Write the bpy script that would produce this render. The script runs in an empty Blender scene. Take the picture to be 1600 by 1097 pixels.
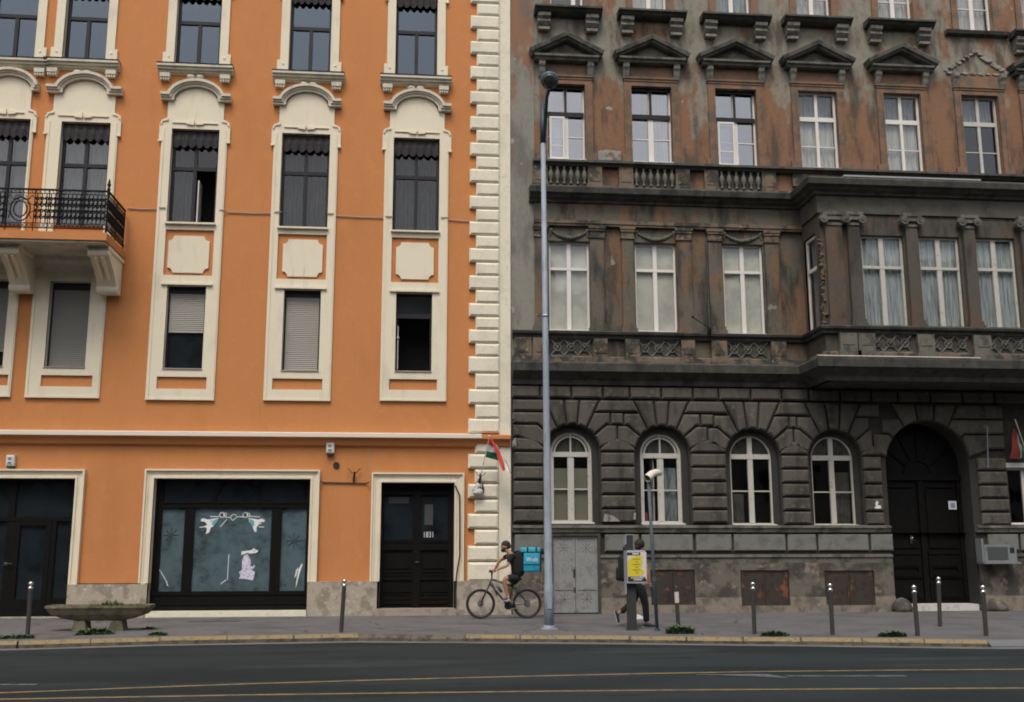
import bpy, bmesh, math, random
from mathutils import Vector, Matrix
random.seed(7)
sc = bpy.context.scene
COL = sc.collection
R = math.radians
PI = math.pi

# ------------------------------------------------------------------ camera and measuring helpers
CAM = Vector((0.0, -27.62, 1.70))
PITCH, YAW, ROLL = 0.18456548, -0.09603183, -0.00173787
FPX = 1640.0                                   # focal length in pixels of a 1600 px wide picture
_cp, _sp, _cy, _sy = math.cos(PITCH), math.sin(PITCH), math.cos(YAW), math.sin(YAW)
FWD = Vector((-_sy*_cp, _cy*_cp, _sp)); RT0 = Vector((_cy, _sy, 0)); UP0 = RT0.cross(FWD)
RT = math.cos(ROLL)*RT0 + math.sin(ROLL)*UP0
UP = -math.sin(ROLL)*RT0 + math.cos(ROLL)*UP0
def ray(px, py):
    return FWD + RT*((px-800)/FPX) + UP*(-(py-548.5)/FPX)
def F(px, py, y=0.0):
    """point of the upright plane Y = y that was measured at (px, py): returns X, Z"""
    d = ray(px, py); t = (y-CAM.y)/d.y
    return CAM.x+d.x*t, CAM.z+d.z*t
def G(px, py, z=0.0):
    """point of the level plane Z = z that was measured at (px, py): returns X, Y"""
    d = ray(px, py); t = (z-CAM.z)/d.z
    return CAM.x+d.x*t, CAM.y+d.y*t
def FX(px, py, y=0.0): return F(px, py, y)[0]
def FZ(px, py, y=0.0): return F(px, py, y)[1]
def rect(l, r, t, b, y=0.0):
    m = (t+b)/2
    return FX(l, m, y), FX(r, m, y), FZ((l+r)/2, b, y), FZ((l+r)/2, t, y)

# ------------------------------------------------------------------ mesh builder
def inset(poly, d):
    n = len(poly); out = []
    a = sum(poly[i][0]*poly[(i+1) % n][1]-poly[(i+1) % n][0]*poly[i][1] for i in range(n))
    s = 1 if a > 0 else -1
    for i in range(n):
        p0, p1, p2 = Vector(poly[i-1]), Vector(poly[i]), Vector(poly[(i+1) % n])
        e1 = (p1-p0).normalized(); e2 = (p2-p1).normalized()
        n1 = Vector((-e1.y, e1.x))*s; n2 = Vector((-e2.y, e2.x))*s
        m = n1+n2
        k = d/max(.35, (1+n1.dot(n2)))
        out.append((p1.x+m.x*k, p1.y+m.y*k))
    return out

class MB:
    def __init__(s): s.v = []; s.f = []
    def add(s, vs, fs):
        o = len(s.v); s.v += [tuple(v) for v in vs]; s.f += [tuple(i+o for i in f) for f in fs]
    def quad(s, a, b, c, d): s.add([a, b, c, d], [(0, 1, 2, 3)])
    def box(s, x0, x1, y0, y1, z0, z1):
        s.add([(x0,y0,z0),(x1,y0,z0),(x1,y1,z0),(x0,y1,z0),(x0,y0,z1),(x1,y0,z1),(x1,y1,z1),(x0,y1,z1)],
              [(0,3,2,1),(4,5,6,7),(0,1,5,4),(1,2,6,5),(2,3,7,6),(3,0,4,7)])
    def prism(s, poly, y0, y1, ch=0.0):
        """polygon in XZ from the back plane y0 to the front plane y1 (front nearer the street), chamfered front rim"""
        n = len(poly)
        if sum(poly[i][0]*poly[(i+1) % n][1]-poly[(i+1) % n][0]*poly[i][1] for i in range(n)) < 0: poly = poly[::-1]
        rings = [[(x, y0, z) for x, z in poly]]
        if ch:
            sg = 1 if y0 > y1 else -1
            rings.append([(x, y1+ch*.8*sg, z) for x, z in poly])
            rings.append([(x, y1, z) for x, z in inset(poly, ch)])
        else:
            rings.append([(x, y1, z) for x, z in poly])
        vs = [p for r in rings for p in r]; fs = []
        for k in range(len(rings)-1):
            for i in range(n):
                j = (i+1) % n
                fs.append((k*n+i, k*n+j, (k+1)*n+j, (k+1)*n+i))
        fs.append(tuple(range(n))[::-1]); fs.append(tuple((len(rings)-1)*n+i for i in range(n)))
        s.add(vs, fs)
    def ext(s, prof, x0, x1):
        """profile in YZ drawn out along X"""
        n = len(prof)
        s.add([(x0, y, z) for y, z in prof]+[(x1, y, z) for y, z in prof],
              [(i, (i+1) % n, n+(i+1) % n, n+i) for i in range(n)]+[tuple(range(n)), tuple(range(n, 2*n))[::-1]])
    def sweep(s, path, prof, pt, close=False):
        """profile (offset, w) swept along a 2-D path, mitred; pt(u, v, w) makes the 3-D point. offset goes to the right of travel"""
        n = len(path); m = len(prof); vs = []
        for i in range(n):
            p = Vector(path[i])
            if close: a, b = Vector(path[i-1]), Vector(path[(i+1) % n])
            else: a, b = Vector(path[max(i-1, 0)]), Vector(path[min(i+1, n-1)])
            e1 = (p-a).normalized() if (p-a).length > 1e-9 else (b-p).normalized()
            e2 = (b-p).normalized() if (b-p).length > 1e-9 else e1
            n1 = Vector((e1.y, -e1.x)); n2 = Vector((e2.y, -e2.x))
            k = (n1+n2)/max(.3, 1+n1.dot(n2))
            for o, w in prof:
                q = p+k*o; vs.append(pt(q.x, q.y, w))
        fs = []
        for i in range(n if close else n-1):
            for j in range(m):
                a = i*m+j; b = i*m+(j+1) % m; c = ((i+1) % n)*m
                fs.append((a, b, c+(j+1) % m, c+j))
        if not close: fs += [tuple(range(m)), tuple((n-1)*m+j for j in range(m))[::-1]]
        s.add(vs, fs)
    def tube(s, pts, rad, seg=8, caps=True, up=None):
        pts = [Vector(p) for p in pts]; n = len(pts)
        rad = rad if isinstance(rad, (list, tuple)) else [rad]*n
        vs = []; fs = []; ref = None
        for i in range(n):
            t = (pts[min(i+1, n-1)]-pts[max(i-1, 0)]).normalized()
            if ref is None:
                ref = Vector((0, 0, 1)) if abs(t.z) < .9 else Vector((1, 0, 0))
            u = (ref-t*ref.dot(t)).normalized(); w = t.cross(u); ref = u
            for k in range(seg):
                a = 2*PI*k/seg
                vs.append(pts[i]+(u*math.cos(a)+w*math.sin(a))*rad[i])
        for i in range(n-1):
            for k in range(seg):
                fs.append((i*seg+k, i*seg+(k+1) % seg, (i+1)*seg+(k+1) % seg, (i+1)*seg+k))
        if caps: fs += [tuple(range(seg))[::-1], tuple((n-1)*seg+k for k in range(seg))]
        s.add(vs, fs)
    def ring(s, c, r, rt, axis='y', seg=40, ts=6):
        vs = []; fs = []
        for i in range(seg):
            a = 2*PI*i/seg
            for k in range(ts):
                b = 2*PI*k/ts; q = r+rt*math.cos(b); h = rt*math.sin(b)
                p = (q*math.cos(a), h, q*math.sin(a)) if axis == 'y' else (q*math.cos(a), q*math.sin(a), h)
                vs.append((c[0]+p[0], c[1]+p[1], c[2]+p[2]))
        for i in range(seg):
            for k in range(ts):
                fs.append((i*ts+k, i*ts+(k+1) % ts, ((i+1) % seg)*ts+(k+1) % ts, ((i+1) % seg)*ts+k))
        s.add(vs, fs)
    def lathe(s, c, prof, seg=12, axis='z'):
        vs = []; fs = []; n = len(prof)
        for r, h in prof:
            for k in range(seg):
                a = 2*PI*k/seg
                p = (r*math.cos(a), r*math.sin(a), h)
                if axis == 'y': p = (p[0], p[2], p[1])
                if axis == 'x': p = (p[2], p[0], p[1])
                vs.append((c[0]+p[0], c[1]+p[1], c[2]+p[2]))
        for i in range(n-1):
            for k in range(seg):
                fs.append((i*seg+k, i*seg+(k+1) % seg, (i+1)*seg+(k+1) % seg, (i+1)*seg+k))
        fs += [tuple(range(seg))[::-1], tuple((n-1)*seg+k for k in range(seg))]
        s.add(vs, fs)
    def ball(s, c, r, seg=12, rings=8, sc_=(1, 1, 1)):
        prof = [(max(1e-4, r*math.sin(PI*i/rings)), -r*math.cos(PI*i/rings)) for i in range(rings+1)]
        o = len(s.v); s.lathe((0, 0, 0), prof, seg)
        for i in range(o, len(s.v)):
            v = s.v[i]; s.v[i] = (c[0]+v[0]*sc_[0], c[1]+v[1]*sc_[1], c[2]+v[2]*sc_[2])
    def xform(s, M, start=0):
        for i in range(start, len(s.v)): s.v[i] = tuple(M @ Vector(s.v[i]))
    # walls
    def wall(s, x0, x1, z0, z1, holes, y):
        xs = sorted(set([x0, x1]+[min(max(h[k], x0), x1) for h in holes for k in (0, 1)]))
        zs = sorted(set([z0, z1]+[min(max(h[k], z0), z1) for h in holes for k in (2, 3)]))
        for i in range(len(xs)-1):
            for j in range(len(zs)-1):
                cx, cz = (xs[i]+xs[i+1])/2, (zs[j]+zs[j+1])/2
                if any(h[0] < cx < h[1] and h[2] < cz < h[3] for h in holes): continue
                s.quad((xs[i], y, zs[j]), (xs[i+1], y, zs[j]), (xs[i+1], y, zs[j+1]), (xs[i], y, zs[j+1]))
    def reveal(s, x0, x1, z0, z1, y0, y1, bottom=True):
        s.quad((x0,y0,z0),(x0,y1,z0),(x0,y1,z1),(x0,y0,z1)); s.quad((x1,y0,z0),(x1,y0,z1),(x1,y1,z1),(x1,y1,z0))
        s.quad((x0,y0,z1),(x0,y1,z1),(x1,y1,z1),(x1,y0,z1))
        if bottom: s.quad((x0,y0,z0),(x1,y0,z0),(x1,y1,z0),(x0,y1,z0))
    def spandrel(s, xc, r, zs, ztop, y, n=20):
        for i in range(n):
            a, b = PI*i/n, PI*(i+1)/n
            s.quad((xc+r*math.cos(a), y, zs+r*math.sin(a)), (xc+r*math.cos(a), y, ztop), (xc+r*math.cos(b), y, ztop), (xc+r*math.cos(b), y, zs+r*math.sin(b)))
    def archreveal(s, xc, r, z0, zs, y0, y1, n=20, bottom=True):
        pts = [(xc-r, z0), (xc-r, zs)]+[(xc-r*math.cos(PI*i/n), zs+r*math.sin(PI*i/n)) for i in range(1, n)]+[(xc+r, zs), (xc+r, z0)]
        for (a, b), (c, d) in zip(pts, pts[1:]): s.quad((a,y0,b),(c,y0,d),(c,y1,d),(a,y1,b))
        if bottom: s.quad((xc-r,y0,z0),(xc+r,y0,z0),(xc+r,y1,z0),(xc-r,y1,z0))
    def archbar(s, xc, r0, r1, zs, y0, y1, n=20, a0=0, a1=PI):
        P = [(xc+r1*math.cos(a0+(a1-a0)*i/n), zs+r1*math.sin(a0+(a1-a0)*i/n)) for i in range(n+1)]
        Q = [(xc+r0*math.cos(a0+(a1-a0)*i/n), zs+r0*math.sin(a0+(a1-a0)*i/n)) for i in range(n+1)]
        for i in range(n):
            a, b, c, d = P[i], P[i+1], Q[i+1], Q[i]
            s.add([(p[0], yy, p[1]) for yy in (y0, y1) for p in (a, b, c, d)],
                  [(0,1,2,3),(7,6,5,4),(0,4,5,1),(2,6,7,3)]+([(3,7,4,0)] if i == 0 else [])+([(1,5,6,2)] if i == n-1 else []))
    def build(s, name, mat, parent=None, smooth=False, recalc=True):
        off = Vector((0, 0, 0)); p = parent
        while p is not None: off += p.location; p = p.parent
        me = bpy.data.meshes.new(name)
        me.from_pydata([(v[0]-off.x, v[1]-off.y, v[2]-off.z) for v in s.v], [], s.f)
        if recalc:
            bm = bmesh.new(); bm.from_mesh(me); bmesh.ops.recalc_face_normals(bm, faces=bm.faces); bm.to_mesh(me); bm.free()
        if smooth:
            for p in me.polygons: p.use_smooth = True
        me.materials.append(mat)
        o = bpy.data.objects.new(name, me); COL.objects.link(o)
        o.parent = parent
        return o

def tag(o, label, cat=None, group=None, kind=None):
    if label: o['label'] = label
    if cat: o['category'] = cat
    if group: o['group'] = group
    if kind: o['kind'] = kind
    return o
def thing(name, label, cat, loc=(0, 0, 0), group=None):
    o = bpy.data.objects.new(name, None); COL.objects.link(o)
    o.location = loc; o.empty_display_size = .2
    return tag(o, label, cat, group)
def copy_tree(o, parent=None, kids=None):
    kids = kids or {}
    c = o.copy(); COL.objects.link(c); c.parent = parent
    for ch in [x for x in COL.objects if x.parent == o]:
        copy_tree(ch, c)
    return c
def text_obj(txt, size, mat, parent, name, M, depth=.002, font_scale=(1, 1)):
    cu = bpy.data.curves.new(name, 'FONT'); cu.body = txt; cu.size = size; cu.extrude = depth
    cu.align_x = 'CENTER'; cu.align_y = 'CENTER'; cu.offset = 0; cu.space_character = 1.12
    t = bpy.data.objects.new('tmp', cu); COL.objects.link(t)
    bpy.context.view_layer.update()
    me = bpy.data.meshes.new_from_object(t.evaluated_get(bpy.context.evaluated_depsgraph_get()))
    bpy.data.objects.remove(t); me.name = name
    me.transform(Matrix.Diagonal((font_scale[0], font_scale[1], 1, 1)))
    off = Vector((0, 0, 0)); p = parent
    while p is not None: off += p.location; p = p.parent
    me.transform(Matrix.Translation(-off) @ M)
    me.materials.clear(); me.materials.append(mat)
    o = bpy.data.objects.new(name, me); COL.objects.link(o); o.parent = parent
    return o
FACE = Matrix.Rotation(PI/2, 4, 'X')           # text standing upright, read from the street
def at(x, y, z, rz=0, tilt=0): return Matrix.Translation((x, y, z)) @ Matrix.Rotation(rz, 4, 'Z') @ Matrix.Rotation(tilt, 4, 'Y') @ FACE

# ------------------------------------------------------------------ materials
def nodes(name):
    m = bpy.data.materials.new(name); m.use_nodes = True
    nt = m.node_tree; nt.nodes.clear()
    out = nt.nodes.new('ShaderNodeOutputMaterial'); b = nt.nodes.new('ShaderNodeBsdfPrincipled')
    nt.links.new(b.outputs[0], out.inputs[0])
    tc = nt.nodes.new('ShaderNodeTexCoord')
    return m, nt, b, tc, out
def noise(nt, tc, scale, detail=5, rough=.6, stretch=(1, 1, 1), off=(0, 0, 0)):
    mp = nt.nodes.new('ShaderNodeMapping'); mp.inputs['Scale'].default_value = stretch; mp.inputs['Location'].default_value = off
    nt.links.new(tc.outputs['Object'], mp.inputs[0])
    n = nt.nodes.new('ShaderNodeTexNoise'); n.inputs['Scale'].default_value = scale; n.inputs['Detail'].default_value = detail
    n.inputs['Roughness'].default_value = rough
    nt.links.new(mp.outputs[0], n.inputs['Vector'])
    return n.outputs['Fac']
def ramp(nt, val, lo, hi):
    r = nt.nodes.new('ShaderNodeMapRange'); r.interpolation_type = 'SMOOTHSTEP'
    r.inputs[1].default_value = lo; r.inputs[2].default_value = hi
    nt.links.new(val, r.inputs[0]); return r.outputs[0]
def math_(nt, op, a, b):
    n = nt.nodes.new('ShaderNodeMath'); n.operation = op
    for i, x in enumerate((a, b)):
        if isinstance(x, (int, float)): n.inputs[i].default_value = x
        else: nt.links.new(x, n.inputs[i])
    return n.outputs[0]
def mix(nt, fac, a, b):
    n = nt.nodes.new('ShaderNodeMix'); n.data_type = 'RGBA'
    if isinstance(fac, (int, float)): n.inputs[0].default_value = fac
    else: nt.links.new(fac, n.inputs[0])
    for i, x in ((6, a), (7, b)):
        if isinstance(x, tuple): n.inputs[i].default_value = (*x, 1)
        else: nt.links.new(x, n.inputs[i])
    return n.outputs[2]
def bump(nt, b, h, strength, dist=.02):
    n = nt.nodes.new('ShaderNodeBump'); n.inputs['Strength'].default_value = strength; n.inputs['Distance'].default_value = dist
    nt.links.new(h, n.inputs['Height']); nt.links.new(n.outputs[0], b.inputs['Normal'])
def mat(name, col, rough=.85, layers=(), metal=0.0, bmp=None, spec=None, isl=0.0):
    """layers: (colour, scale, lo, hi[, stretch[, strength]]) noise patches of another colour"""
    m, nt, b, tc, out = nodes(name)
    c = tuple(col)
    for i, L in enumerate(layers):
        st = L[4] if len(L) > 4 and L[4] else (1, 1, 1)
        f = ramp(nt, noise(nt, tc, L[1], 6, .62, st, (i*7.3, i*3.1, i*5.7)), L[2], L[3])
        if len(L) > 5: f = math_(nt, 'MULTIPLY', f, L[5])
        c = mix(nt, f, c, L[0])
    if isl:
        gm = nt.nodes.new('ShaderNodeNewGeometry'); mr = nt.nodes.new('ShaderNodeMapRange'); mr.inputs[3].default_value = 1-isl; mr.inputs[4].default_value = 1+isl
        nt.links.new(gm.outputs['Random Per Island'], mr.inputs[0])
        hv = nt.nodes.new('ShaderNodeHueSaturation'); nt.links.new(mr.outputs[0], hv.inputs['Value'])
        if isinstance(c, tuple): hv.inputs['Color'].default_value = (*c, 1)
        else: nt.links.new(c, hv.inputs['Color'])
        c = hv.outputs[0]
    if isinstance(c, tuple): b.inputs['Base Color'].default_value = (*c, 1)
    else: nt.links.new(c, b.inputs['Base Color'])
    b.inputs['Roughness'].default_value = rough; b.inputs['Metallic'].default_value = metal
    if spec is not None: b.inputs['Specular IOR Level'].default_value = spec
    if bmp: bump(nt, b, noise(nt, tc, bmp[0], 4, .6), bmp[1], bmp[2] if len(bmp) > 2 else .02)
    return m
def glass(name, tint=.9, ior=1.75, rough=.015, dirt=0.0, wob=.012, refl=(1, 1, 1), dust=(.105, .145, .175)):
    m = bpy.data.materials.new(name); m.use_nodes = True; nt = m.node_tree; nt.nodes.clear()
    out = nt.nodes.new('ShaderNodeOutputMaterial'); tr = nt.nodes.new('ShaderNodeBsdfTransparent'); gl = nt.nodes.new('ShaderNodeBsdfGlossy')
    lw = nt.nodes.new('ShaderNodeLayerWeight'); lw.inputs['Blend'].default_value = .5
    f0 = ((ior-1)/(ior+1))**2
    fr = nt.nodes.new('ShaderNodeMath'); fr.operation = 'MULTIPLY_ADD'; fr.inputs[1].default_value = 1-f0; fr.inputs[2].default_value = f0
    nt.links.new(math_(nt, 'POWER', lw.outputs['Facing'], 5.0), fr.inputs[0])
    tr.inputs[0].default_value = (tint, tint, tint*.985, 1); gl.inputs['Roughness'].default_value = rough; gl.inputs[0].default_value = (*refl, 1)
    mx = nt.nodes.new('ShaderNodeMixShader'); tc = nt.nodes.new('ShaderNodeTexCoord')
    bp = nt.nodes.new('ShaderNodeBump'); bp.inputs['Strength'].default_value = 1; bp.inputs['Distance'].default_value = wob
    nt.links.new(noise(nt, tc, 1.3, 1, .4), bp.inputs['Height'])
    nt.links.new(bp.outputs[0], gl.inputs['Normal'])
    nt.links.new(fr.outputs[0], mx.inputs[0]); nt.links.new(tr.outputs[0], mx.inputs[1]); nt.links.new(gl.outputs[0], mx.inputs[2])
    last = mx.outputs[0]
    if dirt:
        d = nt.nodes.new('ShaderNodeBsdfDiffuse'); d.inputs[0].default_value = (*dust, 1)
        m2 = nt.nodes.new('ShaderNodeMixShader')
        f = math_(nt, 'MULTIPLY', ramp(nt, noise(nt, tc, 2.3, 7, .7), .12, .62), dirt)
        nt.links.new(f, m2.inputs[0]); nt.links.new(last, m2.inputs[1]); nt.links.new(d.outputs[0], m2.inputs[2]); last = m2.outputs[0]
    nt.links.new(last, out.inputs[0])
    return m

MT = {}
MT['hood'] = mat('cream_hood_stucco', (.62, .56, .44), .85, [((.46, .41, .32), 4, .48, .72)], bmp=(60, .2, .008))
MT['orange'] = mat('orange_plaster', (.515, .205, .066), .92, [((.45, .172, .054), .9, .42, .80, (1, 1, .30)), ((.56, .23, .079), 2.6, .5, .8), ((.40, .155, .052), 7, .60, .82, (1.6, 1, .12)), ((.44, .168, .052), 48, .48, .74), ((.57, .245, .09), 75, .55, .78)], bmp=(55, .35, .012))
MT['cream'] = mat('cream_stucco', (.71, .63, .475), .85, [((.56, .50, .39), 2.2, .5, .8, (1, 1, .4)), ((.50, .45, .35), 3.5, .60, .80, (3, 1, .18)), ((.60, .54, .42), 40, .52, .75)], bmp=(60, .3, .008))
MT['quoin'] = mat('rough_cream_stucco', (.70, .64, .50), .9, [((.50, .45, .34), 9, .55, .75), ((.42, .40, .30), 30, .60, .7), ((.60, .55, .43), 2.0, .45, .7)], bmp=(26, .55, .014), isl=.05)
MT['greycream'] = mat('weathered_cream_moulding', (.58, .53, .42), .85, [((.42, .385, .305), 4, .45, .7)], bmp=(60, .2, .008))
MT['plinth'] = mat('limestone_plinth', (.36, .31, .24), .85, [((.24, .20, .15), 3.5, .48, .6), ((.46, .41, .34), 7, .55, .7), ((.13, .11, .09), 16, .6, .72)], bmp=(40, .4, .01))
MT['darkframe'] = mat('dark_brown_window_paint', (.018, .016, .017), .5, spec=.25)
MT['blackpaint'] = mat('black_brown_joinery', (.0055, .005, .0045), .55, [((.010, .008, .007), 6, .5, .7, (4, 4, .5))], spec=.12)
MT['valance'] = mat('dark_grey_valance_cloth', (.030, .026, .027), .9, [((.055, .048, .048), 22, .5, .62)], bmp=(30, .6, .02))
MT['lace'] = mat('grey_lace_curtain', (.115, .12, .125), .95, [((.045, .048, .05), 7, .45, .65, (5, 5, .35))])
MT['white_curtain'] = mat('white_net_curtain', (.72, .73, .72), .95, [((.42, .43, .43), 4, .45, .7, (4, 4, .3))])
MT['pale_blind'] = mat('pale_paper_blind', (.60, .60, .545), .9, [((.44, .44, .41), 1.5, .4, .7)])
MT['haze_net'] = mat('grey_haze_net', (.17, .17, .155), .95, [((.11, .11, .10), 4, .45, .65)])  # grey tone stands in for haze and reflections on the panes
MT['green_blind'] = mat('grey_green_blind', (.34, .335, .26), .9)
MT['drape'] = mat('blue_grey_drape', (.40, .455, .47), .95, [((.20, .235, .25), 5, .45, .62, (5, 5, .25))])
MT['interior_dark_sheet'] = mat('room_shade_paint', (.035, .033, .030), .95)  # dark colour standing in for the unlit depth of the rooms
MT['shutter'] = mat('grey_roller_shutter', (.34, .32, .28), .6)
MT['shutter_dark'] = mat('dusty_grey_roller_shutter', (.25, .245, .22), .65)
MT['iron'] = mat('black_wrought_iron', (.006, .006, .007), .6, [((.03, .02, .014), 20, .64, .75)], spec=.2)
MT['soffit'] = mat('grey_balcony_soffit', (.46, .44, .35), .9, [((.34, .33, .26), 3, .45, .7)])
MT['glass'] = glass('window_glass', .82, 1.62)
MT['glass_deep'] = glass('dim_window_glass', .72, 1.45)
MT['glass_dark'] = glass('shop_glass', .55, 1.6, .05, dirt=.10)
MT['glass_dusty'] = glass('whitewashed_shop_glass', .5, 1.45, .25, dirt=.98, dust=(.088, .128, .142))
MT['glass_blue'] = glass('upper_window_glass', .35, 1.95, .03, refl=(.72, .86, 1.0), wob=.004)
MT['flash'] = mat('pale_metal_flashing', (.66, .60, .50), .5)
MT['white'] = mat('white_window_paint', (.66, .62, .57), .5, [((.45, .42, .38), 10, .6, .75)])
MT['old_shaded_white'] = mat('worn_and_shaded_white_paint', (.46, .44, .39), .55, [((.28, .26, .23), 8, .55, .72)])  # worn white; its darker tone also carries shade on the arched frames
MT['whitebox'] = mat('off_white_plastic', (.60, .58, .53), .5)
MT['black'] = mat('black_rubber', (.012, .012, .012), .6)
MT['wire'] = mat('grey_cable', (.33, .27, .23), .7)
MT['step'] = mat('pinkish_stone_step', (.32, .25, .20), .8, [((.20, .17, .14), 5, .45, .7)], bmp=(40, .3, .01))
MT['soot'] = mat('sooty_rusticated_stone', (.080, .071, .057), .9, [((.037, .034, .028), 1.6, .45, .66, (1.4, 1, .5)), ((.122, .114, .091), 5, .54, .72), ((.19, .17, .14), 17, .66, .74), ((.022, .021, .018), 24, .66, .74)], bmp=(34, .7, .015), isl=.16)
MT['sootdark'] = mat('black_sooty_moulding', (.046, .044, .036), .9, [((.078, .073, .060), 3.5, .46, .68), ((.14, .125, .10), 11, .62, .72), ((.022, .021, .018), 2.2, .5, .66, (1, 1, .5))], bmp=(35, .5, .015))
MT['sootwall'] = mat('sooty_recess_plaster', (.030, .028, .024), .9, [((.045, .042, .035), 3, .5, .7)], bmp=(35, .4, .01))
MT['greypanel'] = mat('grey_painted_panels', (.155, .155, .135), .85, [((.10, .10, .088), 4, .46, .70), ((.21, .20, .18), 15, .62, .72)], bmp=(40, .3, .01))
MT['base'] = mat('stained_base_render', (.128, .112, .090), .9, [((.050, .044, .036), 2.0, .42, .6), ((.21, .17, .13), 3.5, .56, .68), ((.29, .24, .19), 8, .64, .7)], bmp=(25, .6, .02))
MT['basestone'] = mat('worn_base_stone', (.215, .180, .138), .9, [((.11, .094, .075), 4, .42, .66), ((.27, .235, .19), 9, .6, .72)], bmp=(25, .5, .015))
MT['pediment'] = mat('weathered_grey_pediment', (.125, .118, .096), .9, [((.055, .053, .043), 3.2, .44, .62), ((.22, .205, .17), 8, .60, .72)], bmp=(35, .5, .012))
MT['oldtrim'] = mat('brown_orange_window_trim', (.205, .115, .068), .9, [((.12, .088, .062), 2.5, .42, .60), ((.26, .135, .075), 6, .58, .75), ((.20, .18, .145), 5, .63, .72)], bmp=(35, .4, .012))
MT['rust'] = mat('rusty_steel_hatch', (.036, .024, .017), .8, [((.16, .058, .018), 2.6, .56, .66), ((.018, .013, .010), 7, .5, .66)], bmp=(30, .4, .01))
MT['irondoor'] = mat('pale_grey_iron_door', (.235, .235, .225), .6, [((.15, .145, .135), 5, .5, .68), ((.33, .33, .31), 8, .6, .7, (1, 1, 3)), ((.09, .07, .055), 14, .66, .72)], bmp=(20, .3, .01))
MT['asphalt'] = mat('road_asphalt', (.031, .0365, .037), .95, [((.021, .0255, .026), .5, .42, .62, (.25, 1, 1)), ((.042, .048, .048), 1.3, .54, .70, (.18, 1, 1)), ((.055, .062, .062), 60, .56, .70), ((.017, .020, .021), 3, .58, .72, (.2, 1, 1)), ((.015, .018, .018), 40, .60, .72)], bmp=(120, .6, .008), spec=.08)
MT['pavement'] = mat('pavement_asphalt', (.118, .110, .108), .9, [((.085, .081, .081), .8, .42, .65), ((.15, .14, .135), 70, .55, .75), ((.062, .058, .057), 4.5, .60, .72)], bmp=(120, .4, .005))
MT['gutter'] = mat('gutter_stone', (.135, .138, .132), .9, [((.08, .083, .08), 3, .45, .7, (.3, 1, 1))], bmp=(60, .4, .006))
MT['kerb'] = mat('kerb_stone', (.125, .102, .070), .9, [((.052, .044, .033), 4, .42, .64), ((.035, .031, .026), 9, .58, .7)], bmp=(40, .5, .012))
MT['yellow'] = mat('worn_yellow_kerb_paint', (.235, .172, .078), .8, [((.20, .16, .09), 3, .46, .66), ((.13, .105, .075), 14, .52, .62)], bmp=(40, .3, .008))
MT['yline'] = mat('worn_yellow_road_paint', (.26, .17, .065), .85, [((.13, .10, .06), 5, .42, .66), ((.06, .056, .046), 24, .56, .66)])
MT['wline'] = mat('worn_white_road_paint', (.135, .145, .145), .85, [((.06, .066, .068), 6, .42, .6), ((.04, .045, .046), 25, .52, .62)])
MT['cover'] = mat('concrete_cover_slab', (.15, .135, .118), .9, [((.10, .093, .083), 6, .45, .7)], bmp=(50, .4, .008))
MT['castiron'] = mat('cast_iron_cover', (.075, .070, .068), .7, [((.05, .046, .044), 20, .45, .6)], bmp=(40, .6, .01))
MT['bollard'] = mat('dark_grey_bollard_steel', (.040, .036, .033), .5, [((.075, .066, .058), 9, .55, .7)])
MT['chrome'] = mat('polished_steel', (.62, .60, .57), .18, metal=1)
MT['chromeband'] = mat('worn_white_band', (.55, .53, .50), .4)
MT['galv'] = mat('galvanised_steel', (.26, .30, .34), .55, [((.19, .22, .25), 5, .45, .7, (1, 1, .4)), ((.33, .36, .39), 16, .58, .7)], metal=.0)
MT['teal'] = mat('dark_teal_paint', (.016, .050, .056), .5)
MT['lamphead'] = mat('blue_grey_lamp_shell', (.06, .15, .22), .4)
MT['lamplens'] = mat('grey_lamp_lens', (.055, .055, .05), .25)
MT['polepaint'] = mat('blue_grey_pole_paint', (.062, .085, .098), .55, [((.04, .055, .062), 7, .5, .7)])
MT['concrete'] = mat('mossy_concrete', (.165, .145, .092), .95, [((.085, .082, .052), 4, .42, .62), ((.24, .21, .15), 7, .58, .74), ((.05, .05, .035), 12, .6, .72)], bmp=(30, .7, .02))
MT['soil'] = mat('dry_soil', (.06, .045, .03), .95)
MT['grassgreen'] = mat('weed_green', (.075, .12, .034), .8, [((.12, .15, .05), 9, .45, .6), ((.12, .12, .05), 14, .62, .72)])
MT['weeddark'] = mat('dark_weed_green', (.055, .105, .040), .8, [((.09, .14, .055), 9, .45, .65)])
MT['skin'] = mat('skin', (.36, .185, .12), .6, [((.29, .14, .09), 20, .5, .7)])
MT['skin_b'] = mat('ruddy_skin', (.40, .17, .10), .6)
MT['blackcloth'] = mat('black_cotton', (.010, .010, .011), .95, bmp=(25, .4, .01))
MT['navycloth'] = mat('dark_trousers_cloth', (.011, .012, .014), .95, bmp=(25, .4, .01))
MT['whitecloth'] = mat('white_cotton', (.66, .64, .60), .9)
MT['hair'] = mat('dark_brown_hair', (.014, .009, .007), .75, bmp=(60, .6, .01))
MT['shoe_grey'] = mat('grey_trainers', (.10, .105, .12), .8, [((.05, .05, .06), 30, .45, .6)])
MT['shoe_black'] = mat('black_trainers', (.018, .02, .024), .7)
MT['sole'] = mat('pale_shoe_sole', (.50, .48, .45), .7)
MT['bikeframe'] = mat('black_bike_paint', (.012, .012, .013), .35)
MT['bikemetal'] = mat('grey_bike_metal', (.22, .22, .22), .4, metal=.8)
MT['lime'] = mat('lime_green_mudguard', (.30, .38, .05), .5)
MT['cyan'] = mat('cyan_nylon', (.010, .29, .44), .65, [((.008, .22, .35), 6, .45, .7)], bmp=(9, .5, .02))
MT['cyanlight'] = mat('pale_cyan_nylon', (.08, .46, .56), .6, bmp=(9, .5, .02))
MT['ink_white'] = mat('white_print', (.75, .75, .73), .6)
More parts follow.
